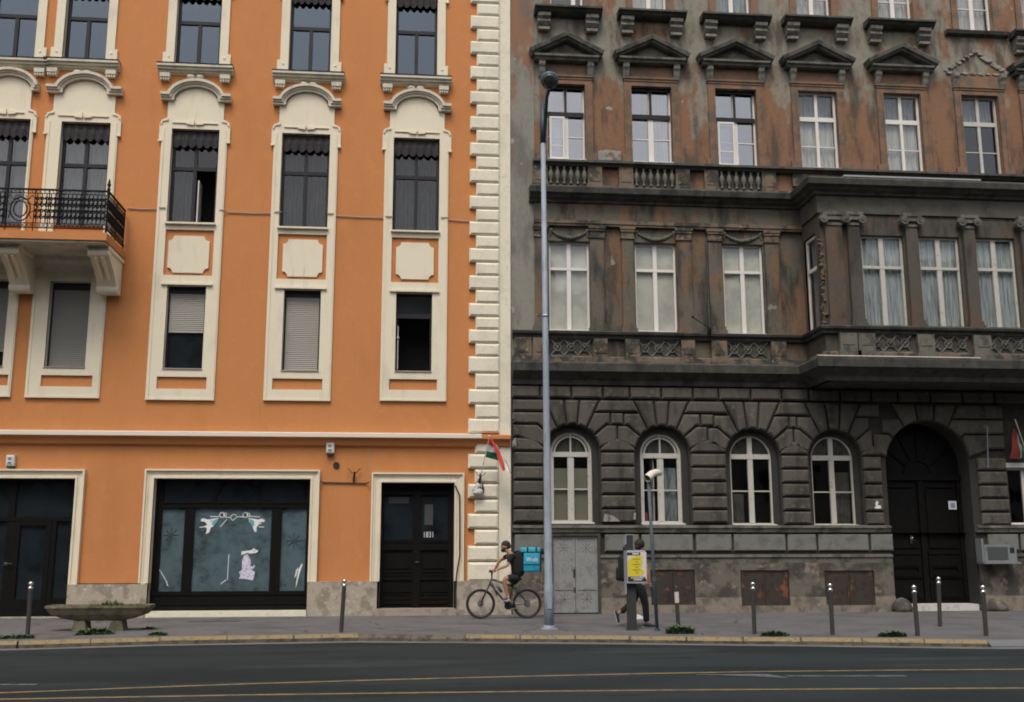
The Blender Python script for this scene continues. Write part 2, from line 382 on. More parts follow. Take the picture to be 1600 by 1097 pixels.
MT['posteryellow'] = mat('yellow_poster_print', (.62, .50, .030), .6)
MT['posterwhite'] = mat('white_poster_paper', (.62, .58, .52), .6)
MT['ink_black'] = mat('black_print', (.015, .015, .015), .6)
MT['ink_brown'] = mat('brown_print', (.20, .13, .02), .6)
MT['machine'] = mat('light_grey_machine_shell', (.33, .35, .37), .45, [((.24, .25, .27), 7, .55, .7)])
MT['machinedark'] = mat('dark_machine_post', (.035, .035, .036), .5)
MT['red'] = mat('red_flag_cloth', (.50, .045, .030), .8)
MT['green'] = mat('green_flag_cloth', (.025, .14, .06), .8)
MT['paper'] = mat('white_paper', (.66, .66, .66), .8)
MT['paper_blue'] = mat('blue_grey_print', (.22, .27, .40), .8)
MT['plasticbag'] = mat('grey_white_plastic_bag', (.50, .48, .44), .5, [((.14, .13, .12), 9, .5, .58)])
MT['acwhite'] = mat('dull_white_appliance', (.18, .19, .19), .55, [((.12, .13, .13), 5, .5, .7)])
MT['acgrille'] = mat('dark_grey_fan_grille', (.07, .075, .075), .6)
MT['rubble'] = mat('exposed_mortar', (.26, .25, .22), .95, [((.15, .10, .07), 6, .5, .6)], bmp=(18, .9, .03))
MT['paint_white'] = mat('white_glass_paint', (.72, .71, .70), .7, [((.45, .47, .50), 8, .52, .62)])
MT['paint_teal'] = mat('teal_glass_paint', (.10, .36, .38), .7)
MT['paint_lilac'] = mat('lilac_white_glass_paint', (.60, .57, .66), .7, [((.36, .32, .42), 16, .5, .6)])
MT['oppwall'] = mat('grey_brown_facade', (.16, .14, .12), .9, [((.11, .10, .085), .6, .45, .65)])
MT['opproof'] = mat('dark_roof_tiles', (.04, .032, .028), .9)
MT['mark_red'] = mat('red_paint_flecks', (.40, .06, .03), .8)

def old_wall(name, base, orange, dark, pale, bias, zlow=0.0):
    """plaster of the old house: grey render, orange paint left in patches, soot runs, bare pale spots"""
    m, nt, b, tc, out = nodes(name)
    sep = nt.nodes.new('ShaderNodeSeparateXYZ'); nt.links.new(tc.outputs['Object'], sep.inputs[0])
    n1 = noise(nt, tc, .85, 8, .66, (1.15, 1, .6), (3.1, 0, 1.7))
    fx = nt.nodes.new('ShaderNodeMapRange'); nt.links.new(sep.outputs[0], fx.inputs[0])
    fx.inputs[1].default_value = 0; fx.inputs[2].default_value = 9; fx.inputs[3].default_value = -bias; fx.inputs[4].default_value = bias*.8
    fz = nt.nodes.new('ShaderNodeMapRange'); nt.links.new(sep.outputs[2], fz.inputs[0])
    fz.inputs[1].default_value = 12.0; fz.inputs[2].default_value = 15.5; fz.inputs[3].default_value = zlow; fz.inputs[4].default_value = .01
    n1 = math_(nt, 'ADD', n1, fz.outputs[0])
    f1 = ramp(nt, math_(nt, 'ADD', n1, fx.outputs[0]), .47, .55)
    c = mix(nt, f1, base, orange)
    c = mix(nt, math_(nt, 'MULTIPLY', ramp(nt, noise(nt, tc, 1.5, 7, .66, (1.2, 1, .35), (9, 2, 4)), .46, .64), .8), c, dark)
    c = mix(nt, ramp(nt, noise(nt, tc, 1.15, 6, .62, (1, 1, 1), (1, 8, 14)), .655, .685), c, pale)
    c = mix(nt, math_(nt, 'MULTIPLY', ramp(nt, noise(nt, tc, 9, 5, .7), .45, .8), .4), c, dark)
    nt.links.new(c, b.inputs['Base Color']); b.inputs['Roughness'].default_value = .92
    bump(nt, b, noise(nt, tc, 16, 7, .7), .5, .02)
    return m
MT['oldupper'] = old_wall('peeling_grey_orange_plaster', (.228, .208, .162), (.212, .110, .061), (.050, .042, .032), (.34, .32, .27), .06, .27)
MT['oldbrown'] = old_wall('sooty_brown_plaster', (.112, .098, .074), (.165, .095, .054), (.020, .019, .015), (.23, .21, .165), .02)
MT['oldstrip'] = old_wall('grey_party_wall_plaster', (.225, .212, .175), (.24, .12, .07), (.12, .11, .09), (.30, .28, .235), -.02, -.16)
MT['oldbay'] = old_wall('black_brown_bay_plaster', (.078, .069, .055), (.098, .066, .044), (.026, .024, .020), (.13, .12, .098), .0)
MT['browntrim'] = mat('sooty_brown_trim', (.150, .112, .076), .9, [((.040, .036, .029), 2.2, .44, .58), ((.20, .118, .070), 5, .56, .70), ((.29, .26, .205), 8, .62, .70)], bmp=(35, .6, .012))
MT['console'] = mat('pale_grey_console', (.20, .185, .155), .9, [((.10, .09, .075), 7, .45, .65)], bmp=(35, .5, .012))
MT['glass_soft'] = glass('soft_window_glass', .92, 1.42, wob=.004)
MT['glass_bright'] = glass('old_window_glass', .75, 2.7, wob=.004)

def add_cracks(m, scale, col, width):
    nt = m.node_tree; b = next(n for n in nt.nodes if n.type == 'BSDF_PRINCIPLED'); tc = next(n for n in nt.nodes if n.type == 'TEX_COORD')
    nz = nt.nodes.new('ShaderNodeTexNoise'); nz.inputs['Scale'].default_value = 1.4; nz.inputs['Detail'].default_value = 6; nt.links.new(tc.outputs['Object'], nz.inputs['Vector'])
    ad = nt.nodes.new('ShaderNodeVectorMath'); ad.operation = 'MULTIPLY_ADD'; ad.inputs[1].default_value = (.9, .9, .9); nt.links.new(nz.outputs['Color'], ad.inputs[0]); nt.links.new(tc.outputs['Object'], ad.inputs[2])
    vo = nt.nodes.new('ShaderNodeTexVoronoi'); vo.feature = 'DISTANCE_TO_EDGE'; vo.inputs['Scale'].default_value = scale; nt.links.new(ad.outputs[0], vo.inputs['Vector'])
    f = math_(nt, 'SUBTRACT', 1.0, ramp(nt, vo.outputs['Distance'], width*.3, width))
    f = math_(nt, 'MULTIPLY', f, ramp(nt, noise(nt, tc, .5, 3, .5, (1, 1, 1), (5, 5, 5)), .45, .6))
    old = b.inputs['Base Color'].links[0].from_socket; nt.links.new(mix(nt, f, old, col), b.inputs['Base Color'])
add_cracks(MT['pavement'], .45, (.045, .042, .042), .022)
# ------------------------------------------------------------------ setting: ground
def poly_strip(name, left, right, z, m, kind='structure', thick=None):
    mb = MB(); n = len(left)
    mb.add([(x, y, z) for x, y in left]+[(x, y, z) for x, y in right], [(i, i+1, n+i+1, n+i) for i in range(n-1)])
    o = mb.build(name, m); tag(o, None, kind=kind)
    return o
RZ = -.12
mb = MB(); mb.quad((-400, -400, RZ), (400, -400, RZ), (400, 400, RZ), (-400, 400, RZ))
tag(mb.build('road', MT['asphalt']), 'dark grey asphalt street surface in the foreground', kind='structure')
kp = [G(30, 1002), G(250, 996), G(560, 991), G(900, 993), G(1250, 996.5), G(1540, 1000)]
sl0 = (kp[1][1]-kp[0][1])/(kp[1][0]-kp[0][0]); sl1 = (kp[-1][1]-kp[-2][1])/(kp[-1][0]-kp[-2][0])
kp = [(-60, kp[0][1]+.3)]+[(kp[0][0]-1.2, kp[0][1]-.08)]+kp
kend = kp[-1]
path = []
for (xa, ya), (xb, yb) in zip(kp, kp[1:]):
    n = max(1, int((xb-xa)/.98)) if xa > -12 else 1
    for i in range(n): path.append((xa+(xb-xa)*i/n, ya+(yb-ya)*i/n))
path.append(kend)
drop = [(kend[0]+.55, kend[1]-.02), (60, kend[1]-3.5)]
# pavement sheet: from under the houses to the kerb
pv = MB(); edge = path+drop
pv.add([(x, y, 0) for x, y in edge]+[(x, 5, 0) for x, y in edge], [(i, i+1, len(edge)+i+1, len(edge)+i) for i in range(len(edge)-1)])
pv.build('pavement', MT['pavement'])['kind'] = 'structure'
COL.objects['pavement']['label'] = 'grey asphalt pavement along the two houses'
kb = MB(); yb_ = MB()
for i, ((xa, ya), (xb, yb)) in enumerate(zip(path, path[1:])):
    g = .005; L = math.hypot(xb-xa, yb-ya); ux, uy = (xb-xa)/L, (yb-ya)/L; nx, ny = uy, -ux
    dz = random.uniform(-.008, .006); dn = random.uniform(-.006, .006)
    def pt(u, v, w, xa=xa, ya=ya): return (u, v, w)
    a = (xa+ux*g, ya+uy*g); b2 = (xb-ux*g, yb-uy*g)
    kb.sweep([a, b2], [(-.001+dn, RZ-.1), (.16+dn, RZ-.1), (.16+dn, -.058+dz), (.10+dn, .004+dz), (-.001+dn, .010+dz)], lambda u, v, w: (u, v, w))
    xm = (xa+xb)/2; ppx = xm
    if not (-1.1 < xm < 1.2) and xm > -14 and random.random() > -1:
        yb_.sweep([(a[0]+ux*random.uniform(0, .03), a[1]), (b2[0]-ux*random.uniform(0, .04), b2[1])], [(.03+dn, .0085+dz), (.10+dn, .0042+dz), (.157+dn, -.0545+dz), (.161+dn, -.0535+dz), (.1025+dn, .0085+dz), (.03+dn, .0125+dz)], lambda u, v, w: (u, v, w))
tag(kb.build('kerb', MT['kerb']), 'worn stone kerb edging the pavement', kind='structure')
tag(yb_.build('kerb_paint', MT['yellow']), 'worn yellow paint on the kerb stones', kind='structure')
kd = MB(); kd.sweep([kend]+drop, [(0, RZ-.1), (.2, RZ-.1), (.2, RZ+.03), (0, .004)], lambda u, v, w: (u, v, w))
tag(kd.build('dropped_kerb', MT['gutter']), 'low dropped kerb at the end of the yellow kerb', kind='structure')
poly_strip('gutter', [(x, y-.17) for x, y in path+drop], [(x, y-.50) for x, y in path+drop], RZ+.004, MT['gutter'])
COL.objects['gutter']['label'] = 'pale stone gutter strip along the kerb'
def road_line(name, pts, w, m, label, z=RZ+.004, ws=None):
    n = len(pts); ws = ws or [w]*n
    mb = MB(); mb.add([(x, y+ws[i]/2, z) for i, (x, y) in enumerate(pts)]+[(x, y-ws[i]/2, z) for i, (x, y) in enumerate(pts)], [(i, i+1, n+i+1, n+i) for i in range(n-1)])
    tag(mb.build(name, m), label, kind='structure')
l1 = [(-13, -13.9)]+[G(x, y, RZ) for x, y in ((0, 1083), (200, 1075.5), (400, 1068.5), (600, 1062.5), (800, 1057.5), (1000, 1053), (1200, 1049.5), (1400, 1047.5), (1600, 1046))]+[(20, -12.9)]
l2 = [(-13, -13.75)]+[G(x, y, RZ) for x, y in ((0, 1093), (200, 1089.5), (400, 1086), (600, 1083.5), (800, 1081), (1000, 1079), (1200, 1077.5), (1400, 1076.5), (1600, 1075.5))]+[(20, -15)]
road_line('yellow_road_line', l1, .105, MT['yline'], 'farther of the two thin yellow lines on the road')
road_line('yellow_road_line', l2, .105, MT['yline'], 'nearer of the two thin yellow lines on the road')
road_line('white_arrow_marking', [G(1088, 1055, RZ), G(1150, 1055.5, RZ), G(1205, 1056.5, RZ), G(1231, 1059.5, RZ)], .1, MT['wline'], 'worn white arrow head between the yellow lines', RZ+.008, [.05, .18, .40, .10])
road_line('white_lane_line', [G(1228, 1056.5, RZ), G(1415, 1056.5, RZ)], .13, MT['wline'], 'worn white line running on from the arrow head')
road_line('white_lane_line', [G(-60, 1070, RZ), G(57, 1070, RZ)], .12, MT['wline'], 'short worn white line at the edge of the picture')
for nm, px, w, d, m, lab in (('utility_cover', (335, 971), 1.05, .34, 'castiron', 'rectangular iron utility cover in front of the shop window'),
                          ('utility_cover', (478, 961), .95, .24, 'cover', 'pale slab cover near the shop window corner of the plinth'),
                          ('utility_cover', (440, 979), 1.2, .40, 'pavement', 'dark asphalt filled cover in the pavement before the shop window'),
                          ('utility_cover', (727, 979), .88, .40, 'cover', 'grey slab cover in the pavement under the front bicycle wheel')):
    x, y = G(*px); mb = MB(); mb.box(x-w/2, x+w/2, y-d/2, y+d/2, -.03, .008)
    mb.box(x-w/2-.05, x-w/2-.004, y-d/2-.04, y+d/2+.04, -.03, .006); mb.box(x+w/2+.004, x+w/2+.05, y-d/2-.04, y+d/2+.04, -.03, .006)
    tag(mb.build(nm, MT[m]), lab, 'utility cover', 'covers in the pavement')

# ------------------------------------------------------------------ orange house
ox1 = FX(782, 430); oxR = FX(797.5, 430); oxL = -24.0; TOP = 19.5
OB = thing('apartment_house', 'orange plastered apartment house with cream window surrounds and corner quoins', 'apartment house', (-4.5, 0, 0))
def sash(mb, pn, x0, x1, z0, z1, y, ft, th=.06, trans=None, tw=.07, mull=((.5, .06, 0),), bars=(), bw=.03):
    """frame bars round the opening; mull: (fraction, width, which: 0 all, 1 above, -1 below the transom); bars: (z fraction, xa, xb)"""
    y0, y1 = y, y+th
    mb.box(x0, x0+ft, y0, y1, z0, z1); mb.box(x1-ft, x1, y0, y1, z0, z1)
    mb.box(x0+ft, x1-ft, y0, y1, z0, z0+ft); mb.box(x0+ft, x1-ft, y0, y1, z1-ft, z1)
    zt = z0+(z1-z0)*trans if trans else None
    if zt: mb.box(x0+ft, x1-ft, y0-.012, y1-.003, zt-tw/2, zt+tw/2)
    for fr, w, k in mull:
        a, b = z0+ft, z1-ft
        if k == 1: a = zt+tw/2
        if k == -1: b = zt-tw/2
        xm = x0+(x1-x0)*fr; mb.box(xm-w/2, xm+w/2, y0-.005, y1-.006, a, b)
    for fr, a, b in bars:
        zb = z0+(z1-z0)*fr; mb.box(x0+(x1-x0)*a+(ft if a == 0 else 0), x0+(x1-x0)*b-(ft if b == 1 else 0), y0+.008, y1-.01, zb-bw/2, zb+bw/2)
    pn.box(x0+ft*.5, x1-ft*.5, y+th*.55, y+th*.55+.006, z0+ft*.5, z1-ft*.5)
def pleats(mb, x0, x1, z0, z1, y, amp=.025, n=7, seed=0, sag=0):
    rnd = random.Random(seed); ph = rnd.uniform(0, 6); N = max(12, int(n*8)); vs = []; fs = []
    for i in range(N+1):
        t = i/N; x = x0+(x1-x0)*t
        for k in range(5):
            s = k/4; a = amp*(.35+.65*s)
            yy = y+a*math.sin(2*PI*n*t+ph+.5*math.sin(3*t+s))+.4*a*math.sin(2*PI*n*1.7*t+ph*2)
            vs.append((x+sag*math.sin(PI*s)*math.sin(2*PI*t), yy, z1+(z0-z1)*s))
    for i in range(N):
        for k in range(4): fs.append((i*5+k, (i+1)*5+k, (i+1)*5+k+1, i*5+k+1))
    mb.add(vs, fs)
def scallop(mb, x0, x1, ztop, zbot, y, n, depth, folds=True):
    vs = []; fs = []; N = n*8
    for i in range(N+1):
        t = i/N; u = (t*n) % 1; d = depth*abs(math.sin(PI*u))
        x = x0+(x1-x0)*t; dy = .02*math.sin(2*PI*n*t)
        vs += [(x, y+dy*.3, ztop), (x, y+dy-.02, ztop+(zbot-ztop)*.5), (x, y+dy, zbot-d+depth)]
        vs[-1] = (x, y+dy, zbot+depth-d)
    for i in range(N):
        for k in range(2): fs.append((i*3+k, (i+1)*3+k, (i+1)*3+k+1, i*3+k+1))
    mb.add(vs, fs)

ocols = {   # row A: l, r, top, bottom | row B: l, r, top, bottom | row C: l, r, top, bottom | outer edges
 0: dict(A=(-12, 60, -40, 95.5), B=(-28, 45, 186, 352), C=(-50, 11, 437.5, 574), o=(-54, 33)),
 1: dict(A=(102.5, 170, -34, 98.5), B=(91, 168.5, 192, 354), C=(75, 138.5, 440.5, 575.5), o=(55, 169)),
 2: dict(A=(276, 346, -28, 106), B=(265, 340, 203, 350.5), C=(258.5, 319.5, 446.5, 578), o=(239.5, 344.6)),
 3: dict(A=(453, 518, -21, 117.5), B=(438.5, 514, 210, 357.5), C=(442, 500, 452.5, 581), o=(419.6, 522.2)),
 4: dict(A=(618.5, 683.5, -15, 123.5), B=(614, 686.3, 217, 363), C=(618, 674.6, 457.5, 582), o=(597.4, 699)),
}
for c in ocols.values():
    for k in 'ABC':
        l, r, t, b = c[k]; c[k] = rect(l, r, t, b)
    c['o'] = (FX(c['o'][0], 433), FX(c['o'][1], 433))
def shifted(c, d): return {k: ((v[0]+d, v[1]+d)+tuple(v[2:])) for k, v in c.items()}
_gap = ocols[2]['o'][0]-ocols[1]['o'][0]
ocols[-1] = shifted(ocols[2], -(ocols[2]['o'][0]-ocols[0]['o'][0])-_gap); ocols[-2] = shifted(ocols[3], -(ocols[3]['o'][0]-ocols[0]['o'][0])-2*_gap)
zSH = FZ(300, 747.5); zSHs = .10
shopL = (FX(-150, 850), FX(112, 850), 0.02, FZ(60, 747.5)); shop = (FX(236, 850), FX(482.5, 850), .14, FZ(360, 748)); entr = (FX(594, 850), FX(709.5, 850), .17, FZ(650, 754))
holes = [c[k] for c in ocols.values() for k in 'ABC']+[shopL, shop, entr]
zPL = FZ(530, 908.5)
w = MB(); w.wall(oxL, ox1, zPL-.02, TOP, holes, 0.0)
for h in (shopL, shop, entr): pass
w.quad((oxL, 0, 0), (oxL, 14, 0), (oxL, 14, TOP), (oxL, 0, TOP)); w.quad((oxR, .03, 0), (oxR, .03, TOP), (oxR, 14, TOP), (oxR, 14, 0))
w.quad((oxL, 0, TOP), (oxR, 0.0, TOP), (oxR, 14, TOP), (oxL, 14, TOP)); w.quad((oxL, 14, 0), (oxR, 14, 0), (oxR, 14, TOP), (oxL, 14, TOP))
w.build('wall', MT['orange'], OB, recalc=False)
iw = MB(); iw.quad((oxL+.1, 1.3, 0), (oxR-.1, 1.3, 0), (oxR-.1, 1.3, TOP-.1), (oxL+.1, 1.3, TOP-.1))  # dark sheet added behind the windows so the rooms stay dark
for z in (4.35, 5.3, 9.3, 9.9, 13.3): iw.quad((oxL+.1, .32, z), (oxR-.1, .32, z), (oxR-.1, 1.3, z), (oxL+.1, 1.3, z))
iw.build('interior_dark_sheet', MT['interior_dark_sheet'], OB, recalc=False)

def moulded(mb, x0, x1, z0, z1, y0=-.05):
    mb.box(x0, x1, y0, 0.0, z0, z1)
# --- rows B and C with their column surround
for i, c in ocols.items():
    XL, XR = c['o']; B = c['B']; C = c['C']; A = c['A']
    s = MB(); P = -.06
    zb = FZ({0: 20, 1: 95, 2: 280, 3: 464, 4: 646}.get(i, 280), {0: 620.5, 1: 622, 2: 625.5, 3: 626.5, 4: 627}.get(i, 625.5))
    ztop = B[3]
    s.box(XL, B[0], P, .0, zb, ztop); s.box(B[1], XR, P, 0, zb, ztop)
    for xa, xb in ((XL+.03, XL+.075), (XR-.075, XR-.03)): s.box(xa, xb, P-.018, P, zb+.03, ztop)
    if i in (0, 1):      # balcony columns: door down to the balcony, plain lintel over row C
        s.box(B[0], B[1], P, 0, C[3], C[3]+.42)
    else:
        s.box(B[0], B[1], P, 0, B[2]-.17, B[2]); s.box(B[0], B[1], P, 0, C[3], C[3]+.27)
        s.box(B[0]-.03, B[1]+.03, P-.06, P, C[3]+.0, C[3]+.05); s.box(B[0]-.03, B[1]+.03, P-.09, P, B[2]-.03, B[2]+.015)
    s.box(B[0], C[0], P, 0, C[2]-.19, C[3]); s.box(C[1], B[1], P, 0, C[2]-.19, C[3])
    s.box(C[0], C[1], P, 0, C[2]-.19, C[2])
    s.box(B[0], B[1], P, 0, zb, zb+.29); s.box(XL, XR, P-.02, P, zb, zb+.045)
    # head, ears and frieze
    W = (XR-XL)
    s.box(B[0], B[1], P, 0, ztop, ztop+.10)
    for sx, xa in ((-1, XL), (1, XR)):
        s.box(min(xa, xa+sx*.07), max(xa, xa+sx*.07), P, 0, ztop-.36, ztop+.10)
        s.box(min(xa-sx*.02, xa+sx*.085), max(xa-sx*.02, xa+sx*.085), P-.03, P, ztop-.38, ztop-.33)
        s.prism([(xa+sx*.07, ztop+.10), (xa+sx*.03, ztop+.22), (xa-sx*.12, ztop+.30), (xa-sx*.12, ztop+.10)], 0, P)
        s.prism([(xa+sx*.055, ztop+.115), (xa+sx*.0, ztop+.235), (xa-sx*.16, ztop+.275), (xa-sx*.16, ztop+.225), (xa-sx*.02, ztop+.19), (xa+sx*.02, ztop+.10)], P, P-.03)
    for xa, xb in ((XL, B[0]), (B[1], XR)): s.box(xa, xb, P, 0, ztop, ztop+.10)
    xm = (XL+XR)/2; fw = W/2-.12
    zh = ztop+FZ(650, 175)-FZ(650, 217)                       # springing of the hood
    N = 20; arch = [(xm+.56*math.cos(PI*k/N), zh+.40*math.sin(PI*k/N)) for k in range(N+1)]
    s.prism([(xm-fw, ztop+.10), (xm+fw, ztop+.10), (xm+fw, zh+.05)]+arch+[(xm-fw, zh+.05)], 0, P+.006)
    # thin inner line and small scroll ornament over the opening
    s.box(xm-fw+.14, xm+fw-.14, P-.03, P, ztop+.155, ztop+.185)
    for sx in (-1, 1):
        s.prism([(xm+sx*.02, ztop+.10), (xm+sx*.22, ztop+.12), (xm+sx*.24, ztop+.17), (xm+sx*.06, ztop+.20), (xm+sx*.02, ztop+.25)], P, P-.05)
    s.reveal(*B, P+.001, .24, True); s.reveal(*C, P+.001, .24, True)
    s.build('window_surround', MT['cream'], OB)
    # hood
    h = MB(); hw = W/2+.06
    pth = [(xm-hw, zh), (xm-.58, zh)]+[(xm-.60*math.cos(PI*k/N), zh+.41*math.sin(PI*k/N)) for k in range(2, N-1)]+[(xm+.58, zh), (xm+hw, zh)]
    prof = [(-.0, 0), (.0, -.15), (-.065, -.15), (-.065, -.195), (-.115, -.195), (-.115, -.25), (-.185, -.255), (-.20, 0)]
    h.sweep(pth, prof, lambda u, v, w: (u, w, v))
    h.build('window_hood', MT['hood'], OB)
    # cartouche panel
    if i >= 2:
        px_ = {2: (263, 327, 369.5, 427), 3: (442, 504, 375, 433), 4: (618.8, 677.6, 380, 437)}[i]
        x0, x1, z0, z1 = rect(*px_); rr = .135
        pl = []
        for (cx, cz, a0) in ((x0, z0, 90), (x1, z0, 180), (x1, z1, 270), (x0, z1, 360)):
            pl += [(cx+rr*math.cos(R(a0-90*k/6)), cz+rr*math.sin(R(a0-90*k/6))) for k in range(7)]
        cb = MB(); cb.prism(pl, 0, -.05); cb.build('cartouche', MT['cream'], OB)
    # ---------- row A
    a = MB(); x0, x1, z0, z1 = A
    for xa, xb in ((x0-.23, x0), (x1, x1+.23)):
        a.box(xa, xb, P, 0, z0, z1+.1); q = xa if xa < x0-.1 else xb; sg = -1 if q < x0 else 1
        a.box(min(q, q+sg*.075), max(q, q+sg*.075), P, 0, z0, z0+.40)
        a.box(min(q, q+sg*.075), max(q, q+sg*.075), P, 0, z1-.36, z1+.1); a.box(min(q-sg*.02, q+sg*.085), max(q-sg*.02, q+sg*.085), P-.03, P, z1-.39, z1-.34)
        xc_ = (xa+xb)/2+sg*.03; a.ball((xc_, P, z0+.28), .035, 8, 6, (1, .6, 1.4))
    a.box(x0-.23, x1+.23, P, 0, z1+.1, z1+.25); a.box(x0, x1, P, 0, z1, z1+.1)
    a.reveal(x0, x1, z0, z1, P+.001, .24, True); a.build('window_surround', MT['cream'], OB)
    sl = MB(); sl.ext([(0, z0), (-.26, z0-.012), (-.26, z0-.075), (-.20, z0-.08), (-.20, z0-.145), (-.13, z0-.15), (-.13, z0-.20), (-.06, z0-.205), (-.06, z0-.24), (0, z0-.24)], x0-.40, x1+.40)
    for xa in (x0-.33, x1+.06):
        sl.box(xa, xa+.27, -.17, 0, z0-.36, z0-.241)
        for k in range(4): sl.box(xa+.012+k*.065, xa+.055+k*.065, -.15, -.02, z0-.44, z0-.361)
    xm = (x0+x1)/2
    for sx in (-1, 1): sl.ball((xm+sx*.125, -.08, z0-.31), .085, 10, 8, (1.35, 1.0, .75))
    so = sl.build('window_ledge', MT['greycream'], OB)
    fl = MB(); fl.box(x0-.41, x1+.41, -.275, .0, z0+.001, z0+.016); fl.build('flashing', MT['iron'], so)

    # ---------- windows
    def owin(rc, y, trans, pane_m, tw=.10, ft=.075, mull=.10, name='window', split=False):
        f = MB(); p = MB()
        sash(f, p, *rc, y, ft, .07, trans, tw, ((.5, mull, -1),) if trans and pane_m is MT['glass_blue'] else ((.5, mull, 0),))
        if split:
            p = MB(); xa, xb, za, zb = rc; zt = za+(zb-za)*trans; p.box(xa+.04, xb-.04, y+.04, y+.046, zt, zb-.04); p.box(xa+.04, (xa+xb)/2, y+.04, y+.046, za+.04, zt-.001)
        f = f.build('window', MT['darkframe'], OB); p.build('pane', pane_m, f); return f
    va = MB(); scallop(va, x0+.02, x1-.02, z1-.01, z1-.52, .06, 6, .09)
    fA = owin(A, .15, .545, MT['glass_blue']); va.build('valance', MT['valance'], fA)
    wbk = MB(); pleats(wbk, x0, x1, z0, z1, .34, .01, 9, i); wbk.build('curtain', MT['lace'], fA)
    x0, x1, z0, z1 = B
    fB = owin(B, .15, .60, MT['glass_deep' if i > 1 else 'glass'], mull=.09, split=(i == 2))
    if i == 2: fB['label'] = 'window with its right casement standing open'
    va = MB(); scallop(va, x0+.02, x1-.02, z1-.01, z1-.50, .06, 6, .09); va.build('valance', MT['valance'], fB)
    if i >= 2:
        xm = (x0+x1)/2
        cu = MB(); pleats(cu, x0+.05, xm-.02 if i != 2 else xm-.0, z0, z1, .33, .025, 6, i)
        if i != 2: pleats(cu, xm+.03, x1-.05, z0, z1, .36, .025, 6, i+9)
        cu.build('curtain', MT['lace'], fB)
        if i == 2:   # one casement stands open into the room
            op = MB(); op.box(xm+.085, xm+.115, .20, .62, z0+.08, z0+1.30); op.build('open_casement', MT['white'], fB)
    else:
        for q in (0, 1):
            cu = MB(); xa = x0+.1+q*(x1-x0)/2; pleats(cu, xa, xa+.42, z0, z1, .30, .02, 3, i+q); 
            cu.build('curtain', MT['lace'], fB)
    x0, x1, z0, z1 = C
    labC = {2: 'window with its roller shutter half lowered', 4: 'dark open window without a roller shutter', 3: 'window with its pale roller shutter fully lowered', 1: 'window with a dusty dark roller shutter fully lowered'}.get(i)
    if i == 4:
        f = MB(); p = MB(); ft = .05
        f.box(x0, x0+ft, .15, .21, z0, z1); f.box(x1-ft, x1, .15, .21, z0, z1); f.box(x0+ft, x1-ft, .15, .21, z1-ft, z1); f.box(x0+ft, x1-ft, .15, .21, z0, z0+.03)
        zt = z1-.62; f.box(x0+ft, x1-ft, .14, .207, zt-.06, zt+.06); p.box(x0+ft, x1-ft, .18, .186, zt+.06, z1-ft)
        f = f.build('window', MT['darkframe'], OB); p.build('pane', MT['glass_dark'], f)
        bx = MB(); bx.box(x0+.055, x0+.075, .10, .149, z0+.1, z1-.9); bx.ball((x0+.065, .10, z0+.95), .035, 8, 6); bx.build('shutter_strap', MT['white'], f)
    else:
        f = MB(); ft = .05
        f.box(x0, x0+ft, .15, .21, z0, z1); f.box(x1-ft, x1, .15, .21, z0, z1); f.box(x0+ft, x1-ft, .15, .21, z0, z0+.04); f.box(x0+ft, x1-ft, .12, .207, z1-.19, z1)
        p = MB(); p.box(x0+ft, x1-ft, .19, .196, z0+.04, z1-.19)
        f = f.build('window', MT['darkframe'], OB); p.build('pane', MT['glass_dark'], f)
        sh = MB(); zs = z0+.05 if i in (1, 3, 0, -1) else FZ(290, 516)
        if i == 0: zs = z0+.45
        n = int((z1-.19-zs)/.052)
        for k in range(n):
            za = z1-.19-.052*(k+1); sh.ext([(.155, za+.003), (.135, za+.012), (.130, za+.030), (.140, za+.050), (.155, za+.0525)], x0+ft+.004, x1-ft-.004)
        sh.box(x0+ft+.004, x1-ft-.004, .125, .16, za-.06, za-.002)
        for xx in (x0+.15, x1-.18): sh.box(xx, xx+.03, .115, .124, za-.05, za-.02)
        sh.build('roller_shutter', MT['shutter_dark' if i in (0, 1) else 'shutter'], f)
    if labC: f['label'] = labC
    lg = MB(); lg.box(x0-.01, x1+.01, P-.03, .12, z0+.002, z0+.03); lg.build('sill', MT['wire'], f)

# --- string course
zs1 = FZ(370, 681.5); mb = MB()
mb.ext([(0, zs1-.26), (-.10, zs1-.22), (-.14, zs1-.10), (-.25, zs1-.04), (-.25, zs1+.05), (0, zs1+.10)], oxL, oxR-.02)
so = mb.build('string_course', MT['orange'], OB)
mb = MB(); mb.ext([(0, zs1+.101), (-.262, zs1+.051), (-.262, zs1-.03), (-.272, zs1-.03), (-.272, zs1+.065), (0, zs1+.118)], oxL, FX(752, 679)); mb.build('flashing', MT['flash'], so)

# --- quoins
wide = [-52, -12, 27, 67, 106, 145, 184, 225, 266, 307.6, 348, 389.5, 432, 475, 516, 558, 609, 655]
xw, xn, xr_ = FX(733, 430), FX(743.2, 430), FX(780.5, 430)
def quoin(x0, x1, z0, z1):
    q = MB(); q.prism([(x0, z0), (x1, z0), (x1, z1), (x0, z1)], 0, -.115, .055); q.build('quoin', MT['quoin'], OB)
for k, y0 in enumerate(wide[:-1]):
    y1 = wide[k+1]; ym = y0+(y1-y0)*.515
    quoin(xw, xr_, FZ(757, ym)+.012, FZ(757, y0)); quoin(xn, xr_, FZ(757, y1)+.012, FZ(757, ym)-.005)
quoin(xw, xr_, zs1+.125, FZ(757, 655))
for l, t, b in ((xn, 691.5, 708.5), (xw, 710, 732.5), (xn, 734, 755), (xw, 756.5, 779), (xn, 781, 801), (xw, 803, 826), (xn, 828, 851), (xw, 853, 877), (xw, 878.5, 908)):
    quoin(l, xr_-.03, FZ(757, b), FZ(757, t))
